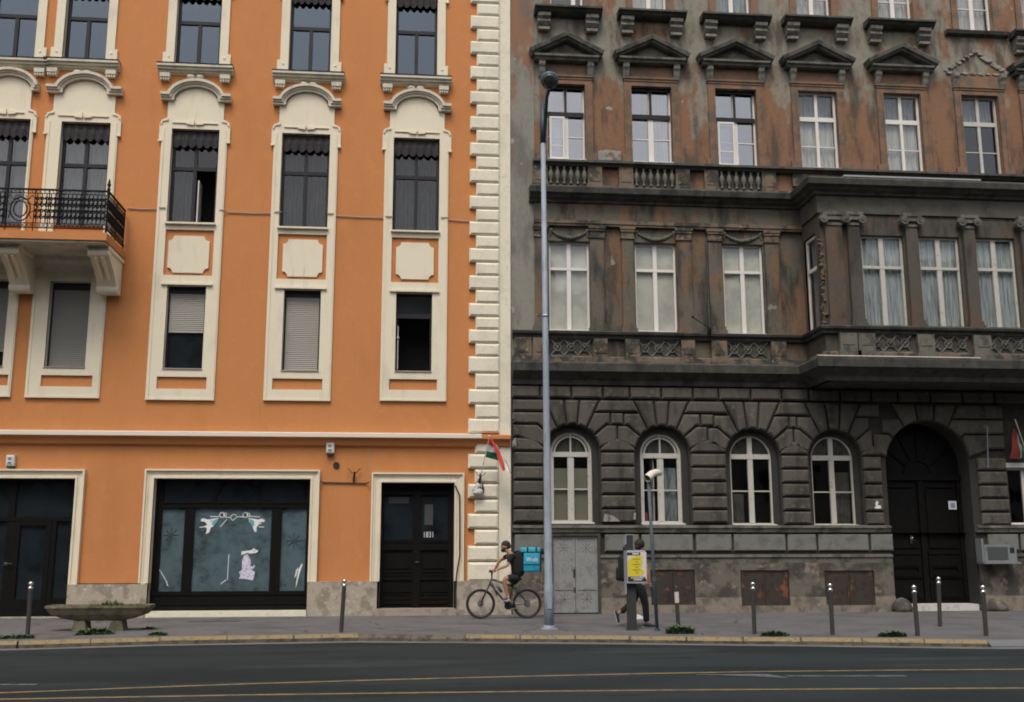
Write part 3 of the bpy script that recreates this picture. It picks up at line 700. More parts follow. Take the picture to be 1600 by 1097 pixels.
mb = MB(); mb.box(FX(779.5, 430), oxR, -.045, .03, 0, TOP); mb.build('corner_strip', MT['quoin'], OB)

# --- plinth
for k, (l, r) in enumerate(((FX(107, 930), shop[0]-.0), (FX(480.5, 930), FX(589, 930)), (FX(711.5, 930), oxR))):
    p = MB(); zz = zPL+(.0 if k else -.04)
    p.box(l, r, -.14, 0.0, 0, zz); po = p.build('plinth', MT['plinth'], OB)
    if k == 0:
        q = MB(); q.box(l+.62, l+1.08, -.146, -.141, .1, .42); q.build('plinth_patch', MT['step'], po)
# --- ground floor surrounds (moulded architraves)
def architrave(hole, wd, zbase, name='door_surround'):
    x0, x1, z0, z1 = hole; m_ = MB()
    prof = [(0, 0), (0, -.09), (.05, -.09), (.06, -.055), (wd*.55, -.055), (wd*.6, -.075), (wd-.05, -.075), (wd-.04, -.13), (wd, -.13), (wd, 0)]
    m_.sweep([(x1, zbase), (x1, z1), (x0, z1), (x0, zbase)], [(o, w) for o, w in prof], lambda u, v, w: (u, w, v))
    m_.reveal(x0, x1, zbase, z1, -.088, .30, False)
    for xx in (x0-wd*.55, x1+wd*.45): m_.box(xx-.05, xx+.06, -.10, -.0, zbase-.05, zbase-.004)
    m_.build(name, MT['cream'], OB)
architrave(shopL, FX(125, 822)-FX(110.5, 822), zPL-.04); architrave(shop, FX(238, 822)-FX(222, 822)-.02, zPL-.02); architrave(entr, FX(724, 830)-FX(709, 830), zPL+.0)
# reveals beside the plinth
rv = MB()
for h, zz in ((shopL, zPL-.04), (shop, zPL-.02), (entr, zPL)): 
    for xx in (h[0], h[1]): rv.quad((xx, -.13, 0), (xx, .30, 0), (xx, .30, zz), (xx, -.13, zz))
rv.build('plinth_reveal', MT['plinth'], OB, recalc=False)
st = MB(); st.box(shop[0]+.003, shop[1]-.003, -.16, .34, .0, .135); st.build('threshold', MT['quoin'], OB)
st = MB(); st.box(entr[0]-.08, entr[1]+.06, -.30, .34, .0, .165); st.build('doorstep', MT['step'], OB)
st = MB(); st.box(shopL[0], shopL[1]-.003, -.12, .34, .0, .02); st.build('threshold', MT['plinth'], OB)

# --- shop window with drawings on the panes
def SX(zx): return FX(230+zx/5.104, 850, .25)
def SZ(zy): return FZ(360, 740+zy/5.104, .25)
x0, x1, z0, z1 = shop
fr = MB(); yA, yB = .22, .30
zt0, zt1 = SZ(272), SZ(228)
zbp = SZ(938)
fr.box(x0, x1, yA-.02, yB+.02, z0, zbp); fr.box(x0+.02, x1-.02, yA-.045, yA-.02, z0+.14, z0+.20); fr.box(x0+.02, x1-.02, yA-.045, yA-.02, zbp-.09, zbp-.02)
fr.box(x0, SX(108), yA, yB, zbp, z1); fr.box(SX(1265), x1, yA, yB, zbp, z1)
ma, mb_, mc, md = SX(290), SX(368), SX(985), SX(1066)
for a, b in ((ma, mb_), (mc, md)): fr.box(a, b, yA-.01, yB, zbp, zt0)
fr.box(SX(108), SX(1265), yA-.03, yB, zt0, zt1); fr.box(SX(108), SX(1265), yA, yB, SZ(62), z1)
fr.box(SX(108), SX(1265), yA-.05, yA-.03, zt1-.035, zt1)
xc_ = (SX(495)+SX(897))/2; rr = (SX(897)-SX(495))/2
fr.archbar(xc_, rr-.11, rr, zt1, yA+.003, yB-.004, 24, .0, PI)
sw = fr.build('shop_window', MT['blackpaint'], OB)
pn = MB(); pn.box(SX(90), SX(1280), yA+.05, yA+.056, zt1, SZ(60)); pn.build('fanlight_pane', MT['glass_dark'], sw)
for a, b in ((SX(100), ma), (mb_, mc), (md, SX(1275))):
    pn = MB(); pn.box(a-.01, b+.01, yA+.05, yA+.056, zbp-.01, zt0+.01); pn.build('pane', MT['glass_dusty'], sw)
yG = yA+.046
def draw(poly, m, name='painted_drawing', y=None):
    q = MB(); yy = y or yG
    q.prism([(SX(a), SZ(b)) for a, b in poly], yy, yy-.003); return q.build(name, m, sw)
draw([(418, 362), (440, 356), (470, 366), (512, 360), (560, 355), (545, 385), (520, 420), (500, 432), (488, 470), (462, 484), (470, 440), (446, 420), (470, 408), (450, 385), (420, 382)], MT['paint_white'])
draw([(930, 372), (905, 358), (880, 366), (840, 360), (795, 352), (805, 385), (830, 410), (840, 440), (850, 465), (868, 468), (865, 430), (880, 408), (905, 400), (890, 388), (925, 385)], MT['paint_white'])
draw([(560, 357), (520, 372), (505, 408), (525, 414), (548, 384)], MT['paint_teal'], y=yG-.004); draw([(795, 355), (840, 374), (850, 412), (832, 420), (812, 390)], MT['paint_teal'], y=yG-.004)
for cx in (585, 772):
    q = MB(); q.archbar(SX(cx), .052, .072, SZ(330), yG, yG-.003, 20, 0, 2*PI); q.archbar(SX(cx+24), .03, .045, SZ(327), yG-.004, yG-.007, 16, 0, 2*PI); q.build('painted_drawing', MT['paint_white'], sw)
    q = MB(); q.lathe((SX(cx+3), yG-.0035, SZ(329)), [(.036, -.001), (.036, .001)], 14, 'y'); q.build('painted_drawing', MT['ink_black'], sw)
q = MB()
for a in (((605, 349), (650, 350), (668, 330), (690, 326), (708, 346), (672, 374), (650, 350)), ((708, 346), (760, 345)), ((490, 345), (560, 345)), ((800, 340), (890, 348)), ((410, 430), (450, 425)), ((880, 425), (925, 428)), ((575, 425), (625, 365)), ((655, 645), (652, 850)), ((600, 880), (640, 850)), ((105, 760), (170, 860), (182, 895))):
    q = MB(); q.tube([(SX(x), yG, SZ(y)) for x, y in a], .010, 4); q.build('painted_line', MT['ink_white'], sw)
draw([(752, 622), (800, 616), (835, 610), (850, 596), (890, 618), (870, 634), (820, 640), (800, 632), (755, 650)], MT['paint_white'])
draw([(778, 650), (800, 640), (815, 665), (832, 700), (828, 735), (850, 745), (862, 728), (865, 745), (842, 770), (868, 785), (862, 830), (852, 852), (800, 842), (742, 838), (755, 815), (742, 785), (765, 765), (762, 700)], MT['paint_lilac'])
draw([(1215, 760), (1240, 715), (1243, 735), (1222, 800), (1205, 885), (1195, 915), (1200, 850)], MT['paint_white']); draw([(1195, 770), (1212, 750), (1200, 810), (1182, 838)], MT['paint_white'])
MSTAR = mat('faint_dark_drawing', (.045, .06, .07), .8)
for cx, cy in ((1165, 535), (185, 490)):
    q = MB()
    for k in range(8):
        a = k*PI/4; q.tube([(SX(cx), yG, SZ(cy)), (SX(cx)+.19*math.cos(a), yG, SZ(cy)+.19*math.sin(a))], .011, 4)
    q.build('star_drawing', MSTAR, sw)

# --- left shop door
x0, x1, z0, z1 = shopL
def LX(zx): return FX(zx/3.783, 850, .26)
def LZ(zy): return FZ(60, 720+zy/3.783, .26)
fr = MB(); yA, yB = .22, .30
zt = LZ(345)
fr.box(x0, x1, yA-.02, yB, zt-.05, zt+.05); fr.box(x0, x1, yA, yB, z1-.08, z1)
fr.box(LX(415), x1, yA, yB, z0, z1-.08); fr.box(LX(300), LX(330), yA-.005, yB, z0, zt-.05); fr.box(LX(35), LX(85), yA-.005, yB, z0, zt-.05); fr.box(LX(35), LX(75), yA-.003, yB, zt+.05, z1-.08)
fr.box(x0, LX(-160), yA, yB, z0, z1-.08)
fr.box(x0, LX(35), yA+.003, yB, z0, z0+.35); fr.box(LX(330), LX(415), yA+.003, yB, z0, z0+.45)
ld = fr.build('shopfront', MT['blackpaint'], OB)
pn = MB(); pn.box(x0, x1-.05, yA+.05, yA+.056, z0+.3, z1-.05); pn.build('pane', MT['glass_dark'], ld)
dr = MB(); dr.box(LX(85), LX(115), yA-.015, yB-.02, z0+.02, zt-.055); dr.box(LX(270), LX(299), yA-.015, yB-.02, z0+.02, zt-.055); dr.box(LX(115), LX(270), yA-.015, yB-.02, z0+.02, z0+.42); dr.box(LX(115), LX(270), yA-.015, yB-.02, zt-.16, zt-.055)
dr.build('shop_door', MT['blackpaint'], ld)
q = MB(); zz = LZ(608); q.box(LX(38), LX(58), yA-.03, yA-.008, zz-.05, zz+.05); q.tube([(LX(48), yA-.03, zz), (LX(48), yA-.09, zz), (LX(92), yA-.09, zz)], .014, 6); q.build('handle', MT['chrome'], ld)

# --- entrance door
x0, x1, z0, z1 = entr
def EX(zx): return FX(580+zx/4.987, 850, .26)
def EZ(zy): return FZ(650, 740+zy/4.987, .26)
d = MB(); yA = .24; xm = EX(358)
d.box(x0, x1, yA+.02, yA+.07, z0, z1)
d.box(x0, EX(95), yA-.02, yA+.02, z0, z1); d.box(EX(600), x1, yA-.02, yA+.02, z0, z1); d.box(EX(325), EX(385), yA-.03, yA+.02, z0, EZ(165)); d.box(EX(95), EX(600), yA-.03, yA+.02, EZ(165), EZ(140))
for a, b in ((95, 325), (385, 600)):
    for t, bt in ((530, 600), (762, 830), (915, 1015)): d.box(EX(a), EX(b), yA-.015, yA+.02, EZ(bt), EZ(t)); d.box(EX(a+5), EX(b-5), yA-.035, yA-.015, EZ(t+8), EZ(t-4))
    for t in (790, 938, 975, 590): d.box(EX(a+3), EX(b-3), yA-.03, yA-.015, EZ(t+6), EZ(t-4))
    d.box(EX(a+25), EX(b-25), yA, yA+.02, EZ(740), EZ(625))
eo = d.build('entrance_door', MT['blackpaint'], OB)
for a, b in ((98, 322), (388, 597)):
    p = MB(); p.box(EX(a), EX(b), yA+.008, yA+.014, EZ(520), EZ(185)); p.build('pane', MT['glass_dark'], eo)
text_obj('1831', .21, MT['ink_white'], eo, 'house_number', at(EX(446), yA+.004, EZ(478)), .0015, (.62, 1.0))
pnl = MB(); pnl.box(EX(412), EX(478), yA+.003, yA+.006, EZ(400), EZ(240)); pnl.build('name_board', mat('dim_name_board', (.03, .035, .032), .6, [((.07, .075, .07), 30, .55, .6, (1, 1, 4))]), eo)
pnl = MB(); pnl.box(EX(130), EX(288), yA+.003, yA+.006, EZ(232), EZ(185)); pnl.build('name_board', mat('faint_name_board', (.014, .015, .014), .6, [((.03, .032, .03), 25, .55, .6, (3, 1, 1))]), eo)
dh = MB(); dh.tube([(EX(372), yA-.03, EZ(690)), (EX(372), yA-.085, EZ(690)), (EX(345), yA-.085, EZ(690))], .012, 6); dh.build('handle', MT['bikemetal'], eo)

# --- balcony
WX, WZ = F(196, 393); by = 1.72
zT = F(166, 363.6, -by)[1]; zBt = F(166, 375.5, -by)[1]
bx1 = F(166.5, 369, -by)[0]; bx0 = -24
b = MB(); b.box(bx0, bx1, -by, -.061, zBt, zT); ba = b.build('balcony', MT['orange'], OB)
b = MB(); b.box(bx0, bx1-.05, -by+.05, -.061, zBt-.06, zBt-.002); b.ext([(-.061, zBt-.061), (-.42, zBt-.061), (-.36, zBt-.16), (-.20, zBt-.24), (-.061, zBt-.40)], bx0, bx1-.25); b.build('soffit', MT['soffit'], ba)
def bracket(xc):
    k = MB(); w2 = .24
    pr = [(-.061, zBt-.062), (-1.34, zBt-.062), (-1.36, zBt-.20), (-1.28, zBt-.28), (-1.10, zBt-.40), (-.80, zBt-.55), (-.55, zBt-.78), (-.40, zBt-.95), (-.25, zBt-1.02), (-.061, zBt-1.02)]
    k.ext(pr, xc-w2, xc+w2)
    k.ext([(-.061, zBt-.063), (-1.42, zBt-.063), (-1.42, zBt-.15), (-.061, zBt-.15)], xc-w2-.04, xc-w2-.001); k.ext([(-.061, zBt-.063), (-1.42, zBt-.063), (-1.42, zBt-.15), (-.061, zBt-.15)], xc+w2+.001, xc+w2+.04)
    for yy, zz, r in ((-1.30, zBt-.21, .10), (-.36, zBt-.93, .12)): k.lathe((xc-w2-.02, yy, zz), [(r, 0), (r, 2*w2+.04)], 14, 'x')
    k.tube([(xc-.08, -1.30, zBt-.31), (xc-.08, -.98, zBt-.49), (xc-.08, -.62, zBt-.72)], .05, 6); k.tube([(xc+.08, -1.30, zBt-.31), (xc+.08, -.98, zBt-.49), (xc+.08, -.62, zBt-.72)], .05, 6)
    k.build('bracket', MT['cream'], ba)
bracket(bx1-.27); bracket(FX(14, 400, -1.3)+.0); bracket(FX(14, 400, -1.3)*2-bx1+.27)
# wrought iron railing
zr0 = zT+.10; zr1 = F(169, 299, -by+.04)[1]; rx = bx1-.04; ry = -by+.05; rl = -14.5
H = zr1-zr0
r_ = MB()
def rail_run(p0, p1, panels):
    """p0, p1 in plan: flat bars with scrolls between, in panels of different work"""
    p0 = Vector(p0); p1 = Vector(p1); L = (p1-p0).length; u = (p1-p0)/L
    def q(s, z): v = p0+u*s; return (v.x, v.y, z)
    for z, rad in ((zr1, .028), (zr1-.10, .012), (zr0+.12, .012), (zr0, .016)): r_.tube([q(0, z), q(L, z)], rad, 6)
    n = int(L/.10)
    for k in range(n+1): 
        s = L*k/n; r_.tube([q(s, zr0), q(s, zr0+.12)], .007, 4); 
        r_.tube([q(s+.05+.035*math.cos(a*PI/4), zr0+.06+.035*math.sin(a*PI/4)) for a in range(9)], .007, 4, False)
        r_.tube([q(s, zr1-.10), q(s+.04, zr1-.05), q(s+.02, zr1-.02)], .009, 4)
    s = 0
    for wd, kind in panels:
        r_.tube([q(s, zr0-.10), q(s, zr1)], .014, 6)
        za, zb2 = zr0+.12, zr1-.10; hz = zb2-za; zc = (za+zb2)/2
        if kind == 'dense':
            m = max(2, int(wd/.10))
            for k in range(m):
                sc_ = s+wd*(k+.5)/m
                r_.tube([q(sc_, za), q(sc_, zb2)], .013, 5)
                for zz, rr in ((zc+.24, .055), (zc+.08, .06), (zc-.08, .06), (zc-.24, .055)):
                    r_.tube([q(sc_+rr*(1-.07*a)*math.cos(a*.75), zz+rr*(1-.07*a)*math.sin(a*.75)) for a in range(11)], .017, 4, False)
                r_.ball(q(sc_, zc+.16), .032, 6, 4); r_.ball(q(sc_, zc-.16), .032, 6, 4)
        else:
            cx = s+wd/2; ra = min(.30, wd*.36)
            for kk in (1, .66): r_.tube([q(cx+ra*kk*math.cos(a*PI/10), zc-.03+ra*kk*1.3*math.sin(a*PI/10)) for a in range(21)], .018, 5, False)
            for sx in (-1, 1):
                r_.tube([q(cx+sx*(wd*.42-.03*a*math.sin(a)), za+.10+.06*a) for a in range(10)], .012, 5, False)
                r_.tube([q(cx+sx*(wd*.44)*math.cos(a*.3), zb2-.12+.07*math.sin(a*1.3)) for a in range(8)], .012, 5, False)
        s += wd
    r_.tube([q(L, zr0-.10), q(L, zr1)], .016, 6)
wp = [(.62, 'oval'), (.42, 'dense'), (1.35, 'dense'), (.5, 'dense'), (.75, 'oval'), (.5, 'dense'), (1.35, 'dense')]
tot = rx-rl
pan = []; acc = 0
seq = [(1.42, 'dense'), (.34, 'dense'), (.66, 'oval'), (.34, 'dense'), (1.3, 'dense')]
while acc < tot-1.6:
    for wd, kd_ in seq:
        pan.append((wd, kd_)); acc += wd
pan = pan+[(max(.1, tot-acc), 'dense')] if acc < tot else pan
# from the corner leftwards, so that the oval panel lies between the two balcony doors
rail_run((rx, ry), (rx-acc, ry), pan[:len(pan)])
rail_run((rx, ry), (rx, -.10), [((-.10-ry)*.5, 'dense'), ((-.10-ry)*.5, 'dense')])
r_.tube([(rx, ry, zr0-.1), (rx, ry, zr1+.12)], .03, 8); r_.ball((rx, ry, zr1+.17), .05); r_.lathe((rx, ry, zr1+.20), [(.02, 0), (.035, .04), (.008, .13)], 8); r_.ball((rx, ry, zr1+.05), .045)
r_.build('railing', MT['iron'], ba)
# --- round vent by the shop
vx, vz = F(525.5, 727); v = MB(); v.lathe((vx, -.03, vz), [(.085, 0), (.085, .03)], 18, 'y'); v.build('vent', MT['black'], OB)
v = MB(); jx = FX(576.5, 700); v.box(jx-.008, jx+.008, -.012, 0, FZ(576, 736), zs1-.26); v.build('wall_joint', MT['wire'], OB)

# ------------------------------------------------------------------ old dark house
KX0 = FX(798.5, 500); KX1 = 26.0
KB = thing('tenement_house', 'sooty old tenement house with peeling plaster, arched ground floor windows and a bay window', 'tenement house', (12, 0, 0))
BD = 1.32                                             # depth of the bay
bayL = FX(1256, 440); bayR = 24.5
def zavg(y, *pts): return sum(FZ(a, b, y) for a, b in pts)/len(pts)
zC1t = zavg(0, (900, 568.5), (1150, 572))             # top of the cornice over the ground floor
zC1b = zavg(0, (900, 596), (1150, 599.5))
zC2t = zavg(0, (900, 298), (1180, 306))               # cornice over the first floor
zC2b = zavg(0, (900, 318), (1180, 325))
zS2 = zavg(0, (900, 253), (1100, 259))                # ledge of the upper windows
zS1 = zavg(0, (900, 518.5), (1150, 523))              # ledge of the first floor windows
zG = zavg(0, (900, 818.5), (1150, 822.5))             # ledge of the ground floor windows
zLow = zavg(0, (960, 866), (1200, 867))               # ledge under the grey panels
R3 = [rect(*q) for q in ((859, 910.5, -112, 18), (987, 1040, -106, 24), (1115, 1170, -100, 30), (1241, 1295, -95, 33.5), (1368, 1422, -90, 38.5), (1492, 1546, -82, 51))]
R2 = [rect(*q) for q in ((855, 914.5, 132, 250.5), (987, 1050, 136, 255), (1118.5, 1183, 140, 261), (1249, 1309.5, 143.5, 264), (1383, 1441, 147, 270), (1505, 1563, 150, 274))]
R1 = [rect(*q) for q in ((858, 921.5, 377, 517), (993, 1057.5, 380, 519), (1131, 1194, 382, 523))]
BAY = [rect(*q, -BD) for q in ((1349, 1416, 368, 511), (1440, 1504, 370, 512.5), (1528, 1591, 372, 514))]
for L_, d_ in ((R2, 2.03), (R3, 2.03)):
    for k_ in (1, 2, 3): q_ = L_[5]; L_.append((q_[0]+d_*k_, q_[1]+d_*k_, q_[2], q_[3]))
for k_ in (1, 2): q_ = BAY[2]; d_ = BAY[2][0]-BAY[1][0]; BAY.append((q_[0]+d_*k_, q_[1]+d_*k_, q_[2], q_[3]))
GA = []                                               # arched windows: centre, radius, sill, springing (window itself)
for l, r, t, b in ((861, 927, 673.5, 817), (1003, 1068, 676, 818.5), (1144.5, 1210.5, 679.5, 820), (1272.5, 1339, 681, 821)):
    x0, x1, z0, z1 = rect(l, r, t, b); GA.append(((x0+x1)/2, (x1-x0)/2, z0, z1-(x1-x0)/2))
RR = GA[0][1]+.17                                     # radius of the recess round an arched window
drl, drr = FX(1392, 850), FX(1524, 850); DXC = (drl+drr)/2; DR = (drr-drl)/2; DZS = FZ(1455, 659)-DR
gwx0, gwx1, gwz0, gwz1 = rect(1577, 1640, 731, 820)
hatchL = [rect(*q) for q in ((1017.5, 1083, 890, 945), (1158, 1230, 891, 946), (1289, 1363, 891.5, 945.5))]
iron = rect(863.5, 933.5, 837.5, 956)

# walls: ground floor, brown first floor, upper floors
gh = [(cx-RR, cx+RR, zG, zs+RR) for cx, r, z0, zs in GA]+[(drl, drr, 0, DZS+DR), (gwx0, gwx1, gwz0, gwz1)]
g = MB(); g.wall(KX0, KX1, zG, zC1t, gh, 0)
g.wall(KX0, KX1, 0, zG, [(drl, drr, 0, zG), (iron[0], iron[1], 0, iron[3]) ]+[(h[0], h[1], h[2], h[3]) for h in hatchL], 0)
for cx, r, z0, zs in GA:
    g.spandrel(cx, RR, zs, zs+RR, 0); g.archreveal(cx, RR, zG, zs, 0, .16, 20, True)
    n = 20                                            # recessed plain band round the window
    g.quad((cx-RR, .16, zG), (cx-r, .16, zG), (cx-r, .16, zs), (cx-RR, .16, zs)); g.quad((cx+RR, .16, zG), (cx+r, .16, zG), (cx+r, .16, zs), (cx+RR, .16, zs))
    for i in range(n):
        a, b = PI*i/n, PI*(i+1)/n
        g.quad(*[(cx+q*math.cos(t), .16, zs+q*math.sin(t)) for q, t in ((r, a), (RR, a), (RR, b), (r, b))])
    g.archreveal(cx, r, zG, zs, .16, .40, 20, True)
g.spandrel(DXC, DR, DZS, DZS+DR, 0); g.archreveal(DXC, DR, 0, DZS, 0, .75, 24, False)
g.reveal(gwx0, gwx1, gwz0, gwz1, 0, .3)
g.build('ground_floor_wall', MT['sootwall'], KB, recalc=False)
f = MB(); f.wall(KX0, bayL, zC1t, zC2t, R1, 0)
for h in R1: f.reveal(*h, 0, .26)
f.build('first_floor_wall', MT['oldbrown'], KB, recalc=False)
u = MB(); u.wall(KX0, KX1, zC2t, TOP+1, R2+R3, 0)
for h in R2+R3: u.reveal(*h, 0, .30)
u.quad((KX0, 0, 0), (KX0, 14, 0), (KX0, 14, TOP+1), (KX0, 0, TOP+1)); u.quad((KX1, 0, 0), (KX1, 0, TOP+1), (KX1, 14, TOP+1), (KX1, 14, 0))
u.quad((KX0, 14, 0), (KX1, 14, 0), (KX1, 14, TOP+1), (KX0, 14, TOP+1)); u.quad((KX0, 0, TOP+1), (KX1, 0, TOP+1), (KX1, 14, TOP+1), (KX0, 14, TOP+1))
u.build('upper_wall', MT['oldupper'], KB, recalc=False)
i_ = MB(); i_.quad((KX0+.1, 1.4, 0), (KX1-.1, 1.4, 0), (KX1-.1, 1.4, TOP), (KX0+.1, 1.4, TOP))  # dark sheet added behind these windows for room darkness
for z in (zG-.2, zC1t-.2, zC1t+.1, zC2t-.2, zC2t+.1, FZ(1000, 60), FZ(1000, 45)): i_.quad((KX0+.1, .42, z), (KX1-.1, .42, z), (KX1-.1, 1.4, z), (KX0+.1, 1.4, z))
i_.build('interior_dark_sheet', MT['interior_dark_sheet'], KB, recalc=False)
fs = MB(); fs.box(KX0+.002, FX(836, 450), -.03, 0, zC1t+.03, TOP+1); fs.build('party_wall_strip', MT['oldstrip'], KB)

XW = lambda u, v, w: (u, v, w)
BP = [(KX0+.02, 0), (bayL, 0), (bayL, -BD), (bayR, -BD), (bayR, -.0)]
BPs = [(FX(826, 300), 0)]+BP[1:]
# cornice between ground and first floor, carried round the bay
c = MB(); h = zC1t-zC1b
c.sweep(BP, [(-.001, zC1b-.10), (.10, zC1b-.10), (.12, zC1b+.02), (.22, zC1b+.10), (.30, zC1b+.16), (.42, zC1b+.22), (.44, zC1t-.06), (.40, zC1t-.01), (-.001, zC1t+.02)], XW)
co_ = c.build('cornice', MT['sootdark'], KB)
c = MB(); c.quad((bayL+.1, -BD-.1, zC1b-.101), (bayR-.1, -BD-.1, zC1b-.101), (bayR-.1, -.0, zC1b-.101), (bayL+.1, 0, zC1b-.101)); c.build('bay_soffit', MT['sootdark'], co_)
c = MB(); c.sweep([(bayL-.44, -.40), (bayL-.44, -BD-.44+.0), (FX(1531, 567, -BD-.4), -BD-.44)][1:], [(-.005, zC1t-.0), (-.005, zC1t+.020), (.008, zC1t+.020), (.008, zC1t-.0)], XW); c.build('flashing', MT['flash'], co_)
# bay consoles
for xx in ():
    k = MB(); k.ext([(-.02, zC1b-.102), (-BD+.1, zC1b-.102), (-BD+.05, zC1b-.25), (-.55, zC1b-.5), (-.25, zC1b-1.0), (-.02, zC1b-1.05)], xx-.2, xx+.2); k.build('bay_console', MT['sootdark'], KB)

# ---- ground floor: rusticated stones
c0t, c0b = zC1b-.13, zavg(0, (900, 624), (1150, 626))
zc = [zavg(0, (960, 685)), zavg(0, (960, 664.5)), zavg(0, (960, 645)), zavg(0, (960, 625.5))]
SP = -.12; CH = .045
def stone(poly, name='stone'):
    q = []
    for p in poly:
        if not q or math.hypot(p[0]-q[-1][0], p[1]-q[-1][1]) > .02: q.append(p)
    if math.hypot(q[0][0]-q[-1][0], q[0][1]-q[-1][1]) <= .02: q.pop()
    ST.prism(inset(q, .024), 0, SP, CH)
ST = MB()
xs = [798.5, 843, 892, 941, 983, 1032, 1081, 1121, 1171, 1219, 1262, 1310, 1358, 1400, 1450, 1500, 1550]
xs = [FX(q, 611) for q in xs]+[24, 25.9]
for a, b in zip(xs, xs[1:]): stone([(a, c0b), (b, c0b), (b, c0t), (a, c0t)])
ARC = [(cx, RR, zs) for cx, r, z0, zs in GA]+[(DXC, DR, DZS)]
top = zc[3]+.0
AA = [(9, 20), (37, 40), (58, 65), (79, 84)]
def ap(cx, r, zs, a, s): return (cx+s*r*math.cos(R(a)), zs+r*math.sin(R(a)))
def rayx(cx, r, zs, k, s, z):
    a, d = AA[k]; p = ap(cx, r, zs, a, s)
    return p[0]+s*(z-p[1])/math.tan(R(d))
for n_, (cx, r, zs) in enumerate(ARC):
    dz = zs-GA[0][3]
    lv = [zc[0], zc[1], zc[2], zc[3]] if n_ < 4 else [zs+.42, zs+.42+(zc[3]-zs-.42)*.33, zs+.42+(zc[3]-zs-.42)*.66, zc[3]]
    if n_ < 4: lv = [q+dz*.6 for q in lv[:3]]+[zc[3]]
    arcp = lambda a0, a1, s: [ap(cx, r, zs, a0+(a1-a0)*q/3, s) for q in range(4)]
    # keystone, two flanking voussoirs on each side
    if lv[3]-(zs+r) > .1:
        stone([ap(cx, r, zs, 79, 1), (rayx(cx, r, zs, 3, 1, lv[3]), lv[3]), (rayx(cx, r, zs, 3, -1, lv[3]), lv[3]), ap(cx, r, zs, 79, -1), (cx, zs+r)])
    for s in (1, -1):
        if n_ < 4 or True:
            stone(arcp(58, 79, s)+[(rayx(cx, r, zs, 3, s, lv[3]), lv[3]), (rayx(cx, r, zs, 2, s, lv[3]), lv[3])])
    for s in (1, -1):
        # neighbour middle
        nb = [q for q in ARC if (q[0]-cx)*s > .3]
        if nb:
            q = min(nb, key=lambda q: abs(q[0]-cx)); xm = (cx+s*r+q[0]-s*q[1])/2
        else: xm = KX0+.02 if s < 0 else gwx0-.02 if n_ == 4 else cx+s*(r+.6)
        far = not nb
        w1 = abs(xm-(cx+s*r))
        # c1 (lowest wedge), c2, c3
        xa = rayx(cx, r, zs, 0, s, lv[0]); lim = lambda x: min(x, xm) if s > 0 else max(x, xm)
        low = [(xm, lv[0]), (xa, lv[0])]
        if abs(xa-cx) > abs(xm-cx)-.03:
            p9 = ap(cx, r, zs, 9, s); low = [(xm, p9[1]+abs(xm-p9[0])*math.tan(R(AA[0][1])))]
        stone(arcp(9, 37, s)+[(lim(rayx(cx, r, zs, 1, s, lv[1])), lv[1]), (xm, lv[1])]+low)
        x2 = rayx(cx, r, zs, 1, s, lv[1]); x3 = rayx(cx, r, zs, 2, s, lv[2])
        xj = xm-s*min(.36, abs(xm-x2)*.62)
        if far: xj = xm
        stone(arcp(37, 58, s)+[(x3, lv[2]), (xj, lv[2]), (xj, lv[1]), (lim(x2), lv[1])])
        xt = rayx(cx, r, zs, 2, s, lv[3])
        if s > 0 and not far:
            q = min(nb, key=lambda q: abs(q[0]-cx))
            o3 = rayx(q[0], q[1], q[2], 2, -1, lv[2]) if q[1] < 1 else xm+.3; ot = rayx(q[0], q[1], q[2], 2, -1, lv[3]) if q[1] < 1 else xm+.3
            if q[1] > 1: o3 = ot = xm+.25
            stone([(x3, lv[2]), (o3, lv[2]), (ot, lv[3]), (xt, lv[3])])
            xk = xm+(xm-xj)
            if q[1] < 1: stone([(xj, lv[1]), (xk, lv[1]), (xk, lv[2]), (xj, lv[2])])
        elif far: stone([(x3, lv[2]), (xm, lv[2]), (xm, lv[3]), (xt, lv[3])])
    # pier stones to the right of this arch (and left of the first)
piers = [(KX0+.02, GA[0][0]-RR)]+[(GA[k][0]+RR, GA[k+1][0]-RR) for k in range(3)]+[(GA[3][0]+RR, drl-.13), (drr+.17, gwx0-.03)]
for k, (a, b) in enumerate(piers):
    px_ = 960 if k < 3 else 1100
    ys = [685, 706.5, 728.5, 751, 773, 795, 817]
    off = [0, 0, 1, 3, 4, 4.5][k]
    for j, (t, bt) in enumerate(zip(ys, ys[1:])):
        zt, zb = FZ(960, t+off), FZ(960, bt+off)
        if j == 0:
            if k == 5: continue
            e = .28; lz = GA[min(k, 3)][3]+RR*math.sin(R(9))
            stone([(a+.01, zb), (b-.01, zb), (b-.01, max(zb+.1, lz-.02)), (b-e, zt), (a+e, zt), (a+.01, max(zb+.1, lz-.02))] if k > 0 and k < 5 else [(a, zb), (b-.01, zb), (b-.01, max(zb+.1, lz-.02)), (b-e, zt), (a, zt)])
        else: stone([(a+.012, zb), (b-.012, zb), (b-.012, zt), (a+.012, zt)])
for k in range(9):
    zt, zb = FZ(960, 597+24.4*k+29), FZ(960, 597+24.4*(k+1)+29)
    if zb < zG: break
    for xa, xb in ((gwx1+.03+1.2*(k % 2)*.5, gwx1+2.4), (gwx1+2.42, 24.0)): stone([(xa, zb), (xb, zb), (xb, zt), (xa, zt)])
ST.build('rusticated_stonework', MT['soot'], KB)
# spoilt render patches on the pier stones
for pl in ([(941, 815), (968, 815), (957, 806), (943, 803)], [(988, 812), (992, 812), (992, 801), (989, 802)], [(799, 700), (806, 696), (805, 684), (800, 690)], [(800, 655), (803, 655), (803, 645), (800, 646)]):
    q = MB(); q.prism([F(*p) for p in pl], SP, SP-.004); q.build('render_patch', MT['rubble'], KB)

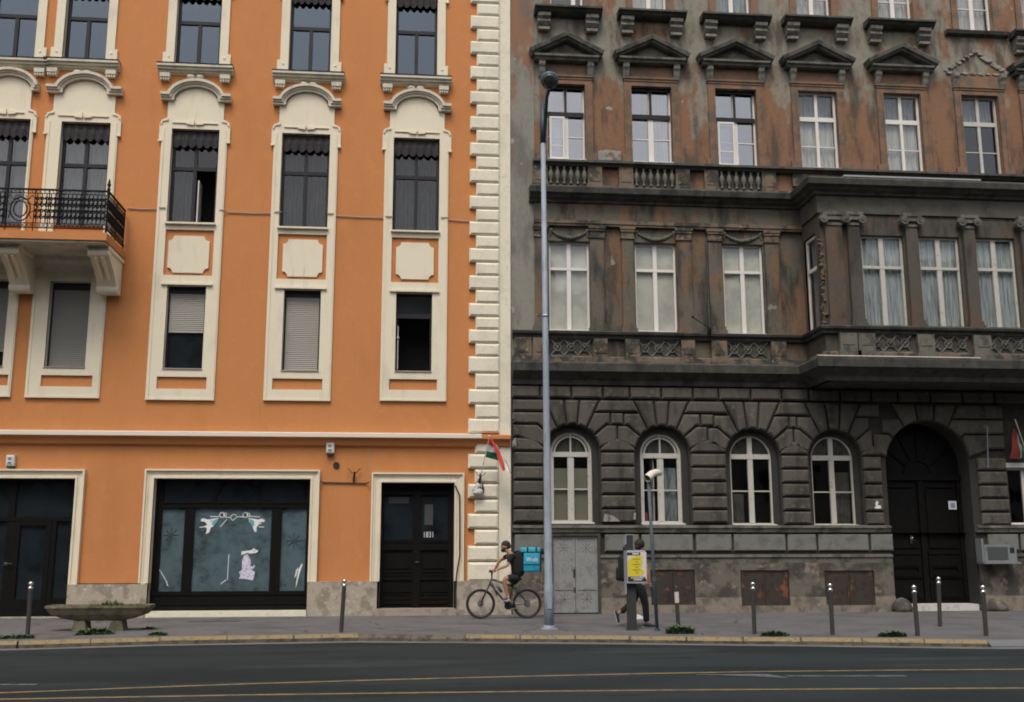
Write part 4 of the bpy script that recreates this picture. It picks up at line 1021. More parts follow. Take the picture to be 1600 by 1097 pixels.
# ledge of the ground floor, grey panels, lower ledge, base
segs = [(KX0+.02, drl-.02), (drr+.02, KX1-.1)]
for a, b in segs:
    if True:
        s = MB(); s.ext([(0, zG-.001), (-.15, zG-.015), (-.16, zG-.075), (-.12, zG-.10), (-.10, zG-.19), (0, zG-.19)], a, b); s.build('ledge', MT['pediment'], KB)
        lx0 = a if a > 1 else a
        for p, q in ([(a, iron[0]-.06), (iron[1]+.06, b)] if a < drl else [(a, b)]):
            s = MB(); s.ext([(0, zLow+.0), (-.12, zLow-.01), (-.13, zLow-.07), (-.09, zLow-.10), (-.085, zLow-.22), (0, zLow-.22)], p, q); s.build('ledge', MT['pediment'], KB)
pt_, pb_ = zavg(0, (1000, 834), (1200, 835.5)), zavg(0, (1000, 860.5), (1200, 861.5))
for l, r in ((804, 851), (944.5, 998), (1002, 1082), (1087, 1142.5), (1146, 1226.5), (1230, 1274.5), (1278, 1356), (1360, 1394), (1543, 1590), (1594, 1660)):
    q = MB(); q.prism([(FX(l, 848), pb_), (FX(r, 848), pb_), (FX(r, 848), pt_), (FX(l, 848), pt_)], 0, -.075, .03); q.build('wall_panel', MT['greypanel'], KB)
zb1 = zLow-.221; bz = FZ(1000, 934)
bs = MB(); bl = MB()
cuts = [KX0+.02, iron[0]-.02]; spans = [(KX0+.02, iron[0]-.03), (iron[1]+.03, hatchL[0][0]-.03), (hatchL[0][1]+.03, hatchL[1][0]-.03), (hatchL[1][1]+.03, hatchL[2][0]-.03), (hatchL[2][1]+.03, drl-.02), (drr+.05, KX1-.1)]
for k, (a, b) in enumerate(spans):
    q = MB(); q.box(a, b, -.10, 0, bz, zb1); q.build('base_render', MT['base'], KB)
    q = MB(); q.box(a-.0, b+.0, -.125, 0, 0, bz-.002); q.build('base_stone', MT['basestone'], KB)
for h in hatchL:
    q = MB(); q.box(h[0]-.029, h[1]+.029, -.09, 0, h[3]+.002, zb1); q.build('base_render', MT['base'], KB)
    q = MB(); q.box(h[0]-.029, h[1]+.029, -.115, .1, 0, h[2]-.002); q.build('base_stone', MT['basestone'], KB)
    q = MB(); xm = (h[0]+h[1])/2
    q.box(h[0], xm-.006, -.05, .0, h[2], h[3]); q.box(xm+.006, h[1], -.05, 0, h[2], h[3])
    for a, b in ((h[0], xm-.006), (xm+.006, h[1])):
        for xa, xb, za, zb in ((a, b, h[2], h[2]+.05), (a, b, h[3]-.05, h[3]), (a, a+.05, h[2]+.05, h[3]-.05), (b-.05, b, h[2]+.05, h[3]-.05)): q.box(xa, xb, -.062, -.05, za, zb)
    ho = q.build('cellar_hatch', MT['rust'], KB)
    q = MB(); q.tube([(xm-.07, -.062, (h[2]+h[3])/2), (xm-.07, -.10, (h[2]+h[3])/2), (xm-.07, -.10, (h[2]+h[3])/2-.12), (xm-.07, -.062, (h[2]+h[3])/2-.12)], .01, 5); q.build('handle', MT['rust'], ho)
q = MB(); q.box(iron[0]-.07, iron[0], -.13, .0, 0, iron[3]+.06); q.box(iron[1], iron[1]+.07, -.13, 0, 0, iron[3]+.06); q.box(iron[0], iron[1], -.13, 0, iron[3], iron[3]+.06)
q.build('door_frame', MT['sootdark'], KB)
MROS = mat('worn_door_rosette', (.15, .145, .13), .6, [((.08, .07, .06), 16, .5, .62)]); x0, x1, z0, z1 = iron; xm = (x0+x1)/2
for a, b in ((x0+.006, xm-.006), (xm+.006, x1-.006)):
    q = MB(); q.box(a, b, -.05, .0, .03, z1-.006); w = .055
    zz = [.03, .62, 1.22, z1-.006]
    for xa in (a, b-w): q.box(xa, xa+w, -.068, -.05, .03, z1-.006)
    for z in (.03, .60, z1-.062): q.box(a+w, b-w, -.066, -.05, z, z+.055)
    cx = (a+b)/2
    do = q.build('iron_door', MT['irondoor'], KB)
    for zc_ in (.38, 1.68):
        r = MB()
        for t in range(8): r.tube([(cx, -.05, zc_), (cx+.16*math.cos(t*PI/4), -.05, zc_+.16*math.sin(t*PI/4))], .006, 4)
        for t in range(8): r.ball((cx+.10*math.cos(t*PI/4), -.05, zc_+.10*math.sin(t*PI/4)), .014, 6, 4); r.ball((cx+.16*math.cos(t*PI/4), -.05, zc_+.16*math.sin(t*PI/4)), .010, 6, 4)
        r.ball((cx, -.05, zc_), .02, 6, 4)
        r.build('rosette', MROS, do)
    r = MB()
    for t in range(7): r.box(a+.12+t*.055+random.uniform(-.01, .01), a+.145+t*.055, -.054, -.05, 1.05+random.uniform(-.08, .05), 1.38+random.uniform(-.06, .1))
    r.build('paint_smear', mat('worn_paint_smear', (.16, .16, .155), .7, [((.27, .27, .26), 18, .45, .55)]), do)
r = MB(); r.box(xm-.055, xm+.0, -.085, -.069, .93, 1.13); r.tube([(xm-.02, -.085, 1.05), (xm-.02, -.12, 1.05), (xm-.02, -.12, .94)], .012, 5); r.box(xm-.05, xm+.0, -.085, -.069, .55, .66); r.build('door_lock', MT['rust'], do)

# ---- windows of the old house
def wwin(rc, y, trans, ft, frame_m, tw=.08, mull=((.5, .09, 0),), bars=(), name='window', th=.07, gl='glass', dark_outer=False):
    x0, x1, z0, z1 = rc; f = MB(); p = MB()
    sash(f, p, x0, x1, z0, z1, y, ft, th, trans, tw, mull, bars)
    f = f.build(name, frame_m, KB); p.build('pane', MT[gl], f)
    return f
def curtain(f, rc, a, b, m, seed, y=.46, za=0, zb=1, amp=.02, n=6, sag=0, name='curtain'):
    x0, x1, z0, z1 = rc; q = MB(); pleats(q, x0+(x1-x0)*a, x0+(x1-x0)*b, z0+(z1-z0)*za, z0+(z1-z0)*zb, y, amp, n, seed, sag); return q.build(name, MT[m], f)
def ledge(f, rc, m='white', d=.06, y=.0):
    q = MB(); q.ext([(y+.25, rc[2]+.02), (y-d, rc[2]-.0), (y-d, rc[2]+.028), (y+.25, rc[2]+.05)], rc[0]-.03, rc[1]+.03); q.build('sill', MT[m], f)
# first floor
for i, rc in enumerate(R1):
    f = wwin(rc, .10, .695, .055, MT['white'], .075, ((.5, .115, 0),), (), gl='glass_soft')
    curtain(f, rc, .03, .97, 'pale_blind', i, .20, 0, .97, .006, 2, 0, 'blind'); ledge(f, rc)
# second floor
st = [('open', 1), ('curt', 2), ('half', 3), ('net', 4), ('net', 5), ('dark', 6), ('net', 7), ('dark', 8), ('net', 9)]
for i, rc in enumerate(R2):
    k = st[i][0]; x0, x1, z0, z1 = rc
    if k in ('open', 'curt', 'half'):
        f = wwin(rc, .16, .625, .05, MT['white'], .075, ((.5, .15, -1), (.5, .10, 1)), ((.33, 0, .43), (.33, .57, 1)), gl='glass_bright')
        q = MB(); zt = z0+(z1-z0)*.625; q.box(x0+.02, x1-.02, .115, .148, zt-.075, zt+.06); q.box(x0+.01, x1-.01, .10, .155, z1-.10, z1-.002); q.box((x0+x1)/2-.035, (x0+x1)/2+.035, .12, .154, zt+.06, z1-.10); q.build('transom', MT['darkframe'], f)
        if k != 'curt':
            q = MB(); xa, xb = x0+.07, x0+(x1-x0)*.46; za, zb = z0+.06, zt-.10
            for A_ in ((xa, xa+.05, za, zb), (xb-.05, xb, za, zb), (xa+.05, xb-.05, za, za+.05), (xa+.05, xb-.05, zb-.06, zb)): q.box(A_[0], A_[1], .05+.0, .09, A_[2], A_[3])
            q.box(xa+.05, xb-.05, .06, .085, (za+zb)/2-.25, (za+zb)/2-.22)
            q = q.build('casement', MT['white'], f); p = MB(); p.box(xa+.04, xb-.04, .07, .076, za+.04, zb-.05); p.build('casement_pane', MT['glass_bright'], f)
        if k == 'curt': curtain(f, rc, .62, .98, 'white_curtain', 3, .45, 0, 1, .03, 4)
        ledge(f, rc)
        f['label'] = {'open': 'white window with its left casement ajar and a dark transom', 'curt': 'white window with one white curtain and a dark transom', 'half': 'white window with its left casement ajar beside the open one'}[k] if i < 2 else 'white window with a dark transom and ajar casement, third from the lamp post'
    else:
        f = wwin(rc, .12, .655, .06, MT['old_shaded_white'] if k == 'dark' else MT['white'], .13, ((.5, .085, 0),), ((.30, 0, .46), (.30, .54, 1)) )
        if k == 'net':
            for a, b in ((.04, .49), (.51, .96)): curtain(f, rc, a, b, 'white_curtain', i+int(a*9), .245, 0, .66, .03, 3, .05)
            curtain(f, rc, .04, .96, 'drape', i, .36, .66, .98, .01, 5)
        else: curtain(f, rc, .04, .96, 'drape', i, .36, .66, .98, .01, 5)
        ledge(f, rc, 'old_shaded_white')
# third floor
for i, rc in enumerate(R3):
    f = wwin(rc, .16, .62, .055, MT['white'], .08, ((.5 if i else .72, .12, -1), (.5, .1, 1)), ((.30, 0, .45), (.30, .55, 1)) if i > 2 else ())
    if i: curtain(f, rc, .03, .97, 'white_curtain' if i != 2 else 'drape', i+20, .30, 0, .98, .03, 5)
    ledge(f, rc, 'white' if i else 'old_shaded_white')
# ground floor arched windows
for i, (cx, r, z0, zs) in enumerate(GA):
    f = MB(); ft = .075 if i < 2 else .05; y0, y1 = .24, .32
    m = MT['old_shaded_white']  # darker white puts the ground floor shade into the frame colour
    f.box(cx-r, cx-r+ft, y0, y1, z0, zs); f.box(cx+r-ft, cx+r, y0, y1, z0, zs); f.box(cx-r+ft, cx+r-ft, y0, y1, z0, z0+ft)
    f.archbar(cx, r-ft, r, zs, y0, y1, 22); zt = zs-.03 if i < 2 else zs+.02
    f.box(cx-r+ft, cx+r-ft, y0-.02, y1-.003, zt-.075, zt+.055)
    mw = .11 if i < 2 else .14
    f.box(cx-mw/2, cx+mw/2, y0-.008, y1-.004, z0+ft, zt-.075); mu = .04 if i < 2 else .13
    f.box(cx-mu/2, cx+mu/2, y0-.004, y1-.004, zt+.055, zs+r-ft*.6)
    if i < 2: f.archbar(cx, r-ft-.075, r-ft-.03, zs, y0+.015, y1-.01, 22)
    zb = z0+(zt-z0)*.49
    for a, b in ((cx-r+ft, cx-mw/2), (cx+mw/2, cx+r-ft)): f.box(a, b, y0+.01, y1-.01, zb-.016, zb+.016)
    if i < 2:
        for a, b in ((cx-r+ft, cx-mw/2), (cx+mw/2, cx+r-ft)): 
            f.box(a, a+.03, y0+.004, y1-.006, z0+ft, zt-.075); f.box(b-.03, b, y0+.004, y1-.006, z0+ft, zt-.075)
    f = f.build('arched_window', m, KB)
    p = MB(); pts = [(cx-r+.03, z0+.03), (cx+r-.03, z0+.03)]+[(cx+(r-.03)*math.cos(PI*k/20), zs+(r-.03)*math.sin(PI*k/20)) for k in range(21)]
    p.prism(pts, y0+.05, y0+.044); p.build('pane', MT['glass'], f)
    rc = (cx-r, cx+r, z0, zs+r)
    if i == 0: curtain(f, rc, .05, .95, 'green_blind', 41, .345, .0, .60, .004, 2, 0, 'blind'); COL.objects[-1]
    if i == 1:
        curtain(f, rc, .56, .90, 'drape', 42, .38, .02, .62, .05, 2, .12)
        q = MB(); q.box(cx-.20, cx-.16, .33, .70, z0+.09, zt-.1); q.box(cx-.2, cx-.16, .66, .70, z0+.09, zt-.1); q.build('open_casement', MT['white'], f)
        q = MB(); q.box(cx-.42, cx-.34, .40, .5, z0+.08, z0+.32); q.box(cx-.10, cx-.03, .36, .44, z0+.02, z0+.11); q.build('red_item', MT['mark_red'], f)
    if i == 3: curtain(f, rc, .62, .95, 'haze_net', 44, .40, .02, .60, .03, 3)
    if i == 2: curtain(f, rc, .06, .40, 'haze_net', 45, .55, .02, .35, .03, 3)
    fz_ = (zt+.05-z0)/(zs+r-z0); curtain(f, rc, .03, .97, 'haze_net', 70+i, .37, fz_, 1, .008, 5)  # grey net added behind the fanlight in place of reflected haze
    q = MB(); q.ext([(.24, z0+.0), (-.02, z0-.03), (-.02, z0+.0), (.24, z0+.035)], cx-r-.02, cx+r+.02); q.build('sill', MT['old_shaded_white'], f)
# lower window at the right-hand edge
rc = (gwx0, gwx1, gwz0, gwz1); f = wwin(rc, .14, None, .06, MT['white'], .08, ((.45, .08, 0),)); q = MB(); q.box(gwx0-.05, gwx1+.05, -.06, .14, gwz1+.002, gwz1+.13); q.build('lintel', MT['whitebox'], f); ledge(f, rc)

# ---- upper floors: surrounds, pediments, ledges
def old_surround(rc, i):
    x0, x1, z0, z1 = rc; s = MB(); w = .205
    for xa, xb in ((x0-w, x0), (x1, x1+w)):
        s.box(xa, xb, -.05, 0, z0+.20, z1); s.box(xa+.0, xa+.05 if xa < x0-.1 else xa+.05, -.075, -.05, z0+.20, z1)
        s.box(xb-.05, xb, -.07, -.05, z0+.2, z1)
    s.box(x0-w, x1+w, -.05, 0, z1, z1+.20); s.box(x0-w, x1+w, -.072, -.05, z1+.13, z1+.20)
    for xa in (x0-w-.10, x1+.005): s.box(xa, xa+w+.095, -.09, 0, z0-.0, z0+.20)
    s.build('window_surround', MT['oldtrim'], KB)
    # frieze with two consoles, pediment
    zf = z1+.20; zp = zf+.43
    fz = MB(); fz.box(x0-w+.02, x1+w-.02, -.03, 0, zf, zp); fz.box(x0-w-.02, x1+w+.02, -.10, 0, zf-.0, zf+.055); fz.build('frieze', MT['oldtrim'], KB)
    for xa in (x0-w-.03, x1+w-.14):
        k = MB(); k.ext([(0, zp), (-.22, zp), (-.22, zp-.12), (-.17, zp-.20), (-.14, zp-.30), (-.08, zp-.44), (0, zp-.46)], xa, xa+.17)
        k.lathe((xa-.008, -.15, zp-.12), [(.06, 0), (.06, .186)], 10, 'x'); k.build('console', MT['console'], KB)
    if i != 5:
        xm = (x0+x1)/2; hw = (x1-x0)/2+w+.19; H = .62
        pd = MB(); pd.ext([(0, zp), (-.24, zp), (-.26, zp+.05), (-.33, zp+.08), (-.33, zp+.14), (0, zp+.14)], xm-hw+.02, xm+hw-.02)
        pd.sweep([(xm-hw-.05, zp+.115), (xm, zp+H+.0), (xm+hw+.05, zp+.115)], [(0.0, -.001), (0.0, -.27), (-.05, -.30), (-.06, -.37), (-.15, -.40), (-.17, -.40), (-.18, -.001)], lambda u, v, w: (u, w, v))
        pd.prism([(xm-hw+.1, zp+.142), (xm+hw-.1, zp+.142), (xm, zp+H-.02)], 0, -.06)
        pd.build('pediment', MT['pediment'], KB)
    else:   # the last pediment has fallen off and left mortar scars
        xm = (x0+x1)/2; hw = (x1-x0)/2+w+.15; rnd = random.Random(4); H = .62
        for k in range(15):
            t = k/14; x = xm-hw+2*hw*t; z = zp+.12+H*(1-abs(2*t-1)); a = rnd.uniform(.06, .13)
            q = MB(); pl = [(x+a*rnd.uniform(.7, 1.3)*math.cos(j*PI/3), z+a*.6*rnd.uniform(.6, 1.2)*math.sin(j*PI/3)) for j in range(6)]
            q.prism(pl, 0, -rnd.uniform(.03, .09), .012); q.build('mortar_scar', MT['rubble'], KB)
        for k in range(8):
            x = xm-hw+.1+2*(hw-.1)*k/7; a = rnd.uniform(.08, .12); q = MB(); pl = [(x+a*rnd.uniform(.8, 1.2)*math.cos(j*PI/3), zp+.04+a*.4*math.sin(j*PI/3)) for j in range(6)]
            q.prism(pl, 0, -.06, .012); q.build('mortar_scar', MT['rubble'], KB)
for i, rc in enumerate(R2): old_surround(rc, i)
for i, rc in enumerate(R3):
    x0, x1, z0, z1 = rc; s = MB()
    for xa, xb in ((x0-.2, x0), (x1, x1+.2)): s.box(xa, xb, -.05, 0, z0+.002, z1); s.box(xa, xa+.045, -.07, -.05, z0+.002, z1)
    s.box(x0-.2, x1+.2, -.05, 0, z1, z1+.2); s.build('window_surround', MT['oldtrim'], KB)
    if i != 5:
        l = MB(); l.ext([(0, z0), (-.42, z0-.02), (-.43, z0-.08), (-.36, z0-.10), (-.30, z0-.16), (-.20, z0-.20), (0, z0-.20)], x0-.48, x1+.50); lo = l.build('window_ledge', MT['sootdark'], KB)
        for xa in (x0-.38, x1+.04):
            k = MB(); k.ext([(0, z0-.201), (-.30, z0-.201), (-.30, z0-.30), (-.22, z0-.36), (-.24, z0-.44), (-.16, z0-.52), (-.10, z0-.56), (0, z0-.58)], xa, xa+.36)
            k.box(xa+.02, xa+.34, -.18, 0, z0-.66, z0-.581); k.build('bracket', MT['console'], lo)
    else:
        l = MB(); l.ext([(0, z0), (-.20, z0-.02), (-.16, z0-.12), (0, z0-.16)], x0-.45, x1+.40); l.build('window_ledge', MT['sootdark'], KB)
# ledge below second floor windows with balustrades
xe = FX(1236, 262)
s = MB(); s.ext([(0, zS2-.002), (-.22, zS2-.02), (-.24, zS2-.09), (-.16, zS2-.13), (-.13, zS2-.17), (0, zS2-.17)], FX(832, 252), KX1-.2); s.build('ledge', MT['sootdark'], KB)
zB0 = zC2t+.14; zB1 = zS2-.17
s = MB(); s.box(FX(835, 290), bayL+.3, -.09, 0, zC2t+.02, zB0); s.build('balustrade_base', MT['browntrim'], KB)
bal = None
for i in range(3):
    x0, x1 = R2[i][0]-.02, R2[i][1]+.03
    bk = MB(); bk.box(x0-.0, x1+.0, -.012, -.004, zB0, zB1); bo = bk.build('balustrade', MT['sootdark'], KB)
    n = 6; hgt = zB1-zB0-.03
    for k in range(n):
        xx = x0+(x1-x0)*(k+.5)/n
        if bal is None:
            b = MB(); b.lathe((xx, -.09, zB0), [(.05, 0), (.05, .05), (.03, .07), (.028, .10), (.065, .22), (.072, .28), (.055, .36), (.03, .42), (.032, .47), (.05, .50), (.05, hgt)], 12); 
            for v in range(len(b.v)): pass
            bal = b.build('baluster', MT['pediment'], bo, smooth=True); balx = xx; balz = 0
        else:
            c_ = bal.copy(); COL.objects.link(c_); c_.parent = bo; c_.location = (xx-balx, 0, 0)
    for xa, xb in ((x0-.40, x0-.0), (x1, x1+.40)):
        p = MB(); p.box(xa, xb, -.14, 0, zB0, zB1-.002); p.box(xa-.03, xb+.03, -.17, 0, zC2t+.021, zB0-.0); p.box(xa+.06, xb-.06, -.155, -.14, zB0+.1, zB1-.09); p.build('pedestal', MT['browntrim'], KB)
for i in (3, 4):
    q = MB(); q.box(R2[i][0]-.3, R2[i][1]+.3, -.1, 0, zC2t+.3, zB1-.002); q.build('pedestal', MT['browntrim'], KB)
q = MB(); xx0, xx1 = FX(934, 250), FX(971, 250); q.prism([(xx0, zS2+.05), (xx1, zS2+.05), (xx1, zS2+.34), (xx0+.3, zS2+.38), (xx0, zS2+.33)], 0, -.03, .015); q.build('render_patch', MT['rubble'], KB)

# ---- cornice, frieze and mouldings over the first floor (also round the bay)
c = MB(); c.sweep(BPs, [(-.001, zC2b-.03), (.14, zC2b-.03), (.16, zC2b+.03), (.26, zC2b+.08), (.30, zC2b+.13), (.42, zC2b+.17), (.45, zC2t-.05), (.40, zC2t), (-.001, zC2t+.03)], XW); co_ = c.build('cornice', MT['sootdark'], KB)
zF0 = zavg(0, (900, 345.5), (1150, 351.5)); zM = zavg(0, (900, 355), (1150, 361))
c = MB(); c.sweep([(FX(834, 350), 0), (bayL-.01, 0)], [(-.001, zM), (.13, zM), (.13, zM+.05), (.16, zM+.06), (.16, zF0-.02), (.10, zF0), (-.001, zF0)], XW); c.build('moulding', MT['browntrim'], KB)
c = MB(); c.box(FX(834, 350), bayL-.012, -.08, 0, zF0+.002, zC2b-.031); c.build('frieze', MT['oldbrown'], KB)
# bay body
c = MB(); zBF0 = FZ(1450, 338, -BD)
c.sweep([(bayL, .2), (bayL, -BD), (bayR, -BD)], [(-.25, zBF0), (.06, zBF0), (.06, zC2b-.031), (-.25, zC2b-.031)], XW); c.build('bay_frieze', mat('grey_bay_render', (.085, .080, .066), .9, [((.055, .05, .042), 2, .45, .65), ((.12, .11, .09), 7, .58, .72)], bmp=(25, .6, .02)), KB)
bz0 = BAY[0][2]; bz1 = BAY[0][3]
b = MB(); b.wall(bayL, bayR, zC1t, zBF0, [h for h in BAY], -BD)
for h in BAY: b.reveal(*h, -BD, -BD+.22)
b.quad((bayL, -BD, bz1+.12), (bayL, 0, bz1+.12), (bayL, 0, zBF0), (bayL, -BD, zBF0)); b.quad((bayL, -BD, zC1t), (bayL, 0, zC1t), (bayL, 0, bz0), (bayL, -BD, bz0))
b.quad((bayL, -BD, bz0), (bayL, -.98, bz0), (bayL, -.98, bz1+.12), (bayL, -BD, bz1+.12)); b.quad((bayL, -.16, bz0), (bayL, 0, bz0), (bayL, 0, bz1+.12), (bayL, -.16, bz1+.12))
b.build('bay_wall', MT['oldbay'], KB, recalc=False)
b = MB(); b.quad((bayL+.3, -.3, zC1t), (bayR, -.3, zC1t), (bayR, -.3, zBF0), (bayL+.3, -.3, zBF0)); b.quad((bayL+.02, 0, zC1t+.02), (bayR, 0, zC1t+.02), (bayR, -BD+.02, zC1t+.02), (bayL+.02, -BD+.02, zC1t+.02))  # dark sheets added inside the bay to keep its panes dark
b.quad((bayL, .02, zC2t+.031), (bayR, .02, zC2t+.031), (bayR, -BD, zC2t+.031), (bayL, -BD, zC2t+.031)); b.build('bay_dark_sheet', MT['interior_dark_sheet'], KB, recalc=False)
q = MB(); q.box(bayL+.6, FX(1530, 282, -BD-.3), -BD-.38, -BD-.0, zC2t+.032, zC2t+.075); q.build('flashing', mat('grey_zinc', (.30, .32, .32), .5), co_)
q = MB(); q.box(bayL-.2, bayR, -BD+.1, -.02, zC2t+.033, zC2t+.20); q.build('bay_roof', MT['sootdark'], KB)
for i, rc in enumerate(BAY):
    f = wwin(rc, -BD+.10, .655, .06, MT['old_shaded_white'], .075, ((.5, .13, 0),), (), gl='glass_soft')
    for a, b_ in ((.03, .48), (.52, .97)): curtain(f, rc, a, b_, 'drape', 60+i*3+int(a*4), -BD+.215, 0, .97, .025, 3)
    ledge(f, rc, 'pediment', .10, -BD)
f = MB()   # side window of the bay
ya, yb2 = -.97, -.17; X = bayL+.05; zt = bz0+(bz1+.1-bz0)*.655
for A_ in ((ya, ya+.07, bz0, bz1+.1), (yb2-.07, yb2, bz0, bz1+.1), (ya+.07, yb2-.07, bz0, bz0+.07), (ya+.07, yb2-.07, bz1+.03, bz1+.1), (ya+.07, yb2-.07, zt-.05, zt+.05)): f.box(X, X+.06, A_[0], A_[1], A_[2], A_[3])
f = f.build('bay_side_window', MT['white'], KB); p = MB(); p.box(X+.03, X+.036, ya+.04, yb2-.04, bz0+.04, bz1+.06); p.build('pane', MT['glass'], f)
q = MB()
for k in range(6): y_ = ya+.1+k*.11; q.tube([(X+.16+.02*(k % 2), y_, bz0), (X+.16+.02*(k % 2), y_+.02, bz1+.1)], .06, 6)
q.build('curtain', MT['drape'], f)

# ---- pilasters with capitals, garlands, parapet with grille panels
def pilaster(x0, x1, y, zb, zt, m='oldbrown', ionic=False, d=.10):
    p = MB(); w = x1-x0; base = zb
    p.box(x0-.06, x1+.06, y-d-.06, y, base, base+.10); p.box(x0-.03, x1+.03, y-d-.04, y, base+.10, base+.20)
    p.box(x0, x1, y-d, y, base+.20, zt-.30); po = p.build('pilaster', MT[m], KB)
    k = MB()
    if ionic:
        k.box(x0-.10, x1+.10, y-d-.10, y, zt-.09, zt); xm = (x0+x1)/2
        for sx in (-1, 1):
            k.lathe((xm+sx*(w/2+.06), y-d-.11, zt-.20), [(.115, 0), (.115, .16)], 16, 'y'); k.lathe((xm+sx*(w/2+.06), y-d-.13, zt-.20), [(.05, 0), (.05, .03)], 10, 'y')
        k.box(x0-.04, x1+.04, y-d-.07, y, zt-.22, zt-.09); k.box(x0-.02, x1+.02, y-d-.03, y, zt-.36, zt-.30); k.box(x0, x1, y-d-.0, y, zt-.30, zt-.22)
    else:
        k.box(x0-.05, x1+.05, y-d-.07, y, zt-.07, zt); k.box(x0-.03, x1+.03, y-d-.05, y, zt-.14, zt-.07); k.box(x0-.01, x1+.01, y-d-.02, y, zt-.30, zt-.14); k.box(x0-.03, x1+.03, y-d-.04, y, zt-.335, zt-.30)
    k.build('capital', MT['pediment' if ionic else 'browntrim'], po)
for l, r in ((835.5, 853), (922, 943.5), (971.5, 990), (1058, 1080), (1107, 1128), (1196, 1217)):
    pilaster(FX(l, 440), FX(r, 440), 0, zS1, zM-.002)
for rc in R1:   # garlands over the first floor windows
    x0, x1, z0, z1 = rc; q = MB(); q.box(x0-.02, x1+.02, -.03, 0, z1+.0, zM-.002); qo = q.build('garland_panel', MT['oldbrown'], KB)
    g = MB(); xm = (x0+x1)/2; w = (x1-x0)/2-.06; n = 17
    for k in range(n):
        t = -1+2*k/(n-1); rr = .035+.03*(1-abs(t)); g.ball((xm+w*t, -.05, z1+.28-.20*(1-t*t)), rr, 7, 5)
    for sx in (-1, 1): g.tube([(xm+sx*w, -.05, z1+.28), (xm+sx*(w+.02), -.05, z1+.12)], [.04, .015], 6); g.ball((xm+sx*w, -.05, z1+.29), .055, 7, 5)
    g.build('garland', MT['pediment'], qo)
for l, r in ((1289, 1315), ):
    pilaster(bayL+.12, bayL+.58, -BD, zS1-.02, zBF0-.002, 'oldbay', True)
for l in (1336, 1427, 1517, 1607):
    xx = FX(l, 440, -BD); pilaster(xx-.17, xx+.15, -BD, zS1-.02, zBF0-.002, 'oldbay', True, .14)
pilaster(22, 22.4, -BD, zS1-.02, zBF0-.002, 'oldbay', True)
s = MB(); s.sweep([(FX(800, 520), 0), (bayL, 0), (bayL, -BD), (bayR, -BD)], [(-.001, zS1-.20), (.10, zS1-.20), (.12, zS1-.12), (.20, zS1-.09), (.22, zS1-.03), (.18, zS1-.002), (-.001, zS1-.002)], XW); s.build('ledge', MT['sootdark'], KB)
zp0, zp1 = zC1t+.02, zS1-.20
s = MB(); s.sweep([(FX(800, 520), 0), (bayL, 0), (bayL, -BD), (bayR, -BD)], [(-.001, zp0), (.15, zp0), (.15, zp0+.14), (.09, zp0+.17), (-.001, zp0+.17)], XW); s.build('parapet_base', MT['browntrim'], KB)
def grille(x0, x1, y):
    b = MB(); b.box(x0, x1, y-.03, y, zp0+.171, zp1-.002); bo = b.build('grille_panel', MT['sootdark'], KB)
    g = MB(); za, zb = zp0+.19, zp1-.02; n = 3; w = (x1-x0)/n
    for k in range(n):
        cx = x0+w*(k+.5); cz = (za+zb)/2
        for sx in (-1, 1): g.tube([(cx-w/2, y-.05, cz+sx*(zb-za)/2), (cx+w/2, y-.05, cz-sx*(zb-za)/2)], .025, 5)
        g.ring((cx, y-.055, cz), .10, .022, 'y', 14, 5); g.ball((cx, y-.06, cz), .04, 7, 5)
    g.box(x0, x1, y-.06, y-.031, za-.02, za+.015); g.box(x0, x1, y-.06, y-.031, zb-.015, zb+.02); g.build('grille', MT['pediment'], bo)
for i, rc in enumerate(R1): grille(rc[0]+.02, rc[1]-.0, 0)
for i, rc in enumerate(BAY): grille(rc[0]+.02, rc[1]+.0, -BD)
for l, r in ((803, 829), (832, 857), (926, 948), (976, 998), (1063, 1084), (1110, 1134), (1203, 1226)):
    p = MB(); p.box(FX(l, 545), FX(r, 545), -.14, 0, zp0+.171, zp1-.002); p.box(FX(l, 545)-.03, FX(r, 545)+.03, -.19, 0, zp0+.002, zp0+.169); p.box(FX(l, 545)+.07, FX(r, 545)-.07, -.155, -.14, zp0+.26, zp1-.09); p.build('pedestal', MT['browntrim'], KB)
for l, r in ((1311, 1338), (1340, 1366), (1432, 1458), (1519, 1546)):
    x0, x1 = FX(l, 545, -BD)-.02, FX(r, 545, -BD)-.02
    p = MB(); p.box(x0, x1, -BD-.16, -BD, zp0+.171, zp1-.002); p.box(x0-.06, x1+.06, -BD-.22, -BD, zp0+.002, zp0+.169); p.box(x0+.08, x1-.08, -BD-.175, -BD-.16, zp0+.34, zp1-.10); p.build('pedestal', MT['pediment'], KB)
# broken brickwork at the corner of the bay
rnd = random.Random(12); q = MB(); pts = []; rd = []
for k in range(44):
    pts.append((bayL+rnd.uniform(-.02, .05), -BD+rnd.uniform(-.02, .08), zS1+.02+k*.055)); rd.append(rnd.uniform(.03, .075))
q.tube(pts, rd, 7)
q.build('broken_corner', MT['oldbay'], KB)
# dark lamp bracket between the first floor windows
wx, wz = F(1104, 520); b = MB(); b.tube([(wx, -.2, wz-.15), (wx+.02, -.24, wz+.05), (wx-.02, -.22, wz+.12)], [.05, .06, .03], 7); b.tube([(wx, -.22, wz+.1), (wx-.45, -.3, wz+.36)], .012, 5); b.ball((wx-.46, -.3, wz+.37), .035, 7, 5); b.tube([(wx, -.2, wz+.0), (wx+.2, -.06, wz+.3)], .01, 5); b.build('wall_bracket', MT['iron'], KB)
dp = MB(); dx = FX(1105, 440); dp.tube([(dx, -.06, zS1+.05), (dx, -.06, zM-.3)], .035, 8); dp.build('downpipe', MT['sootdark'], KB)

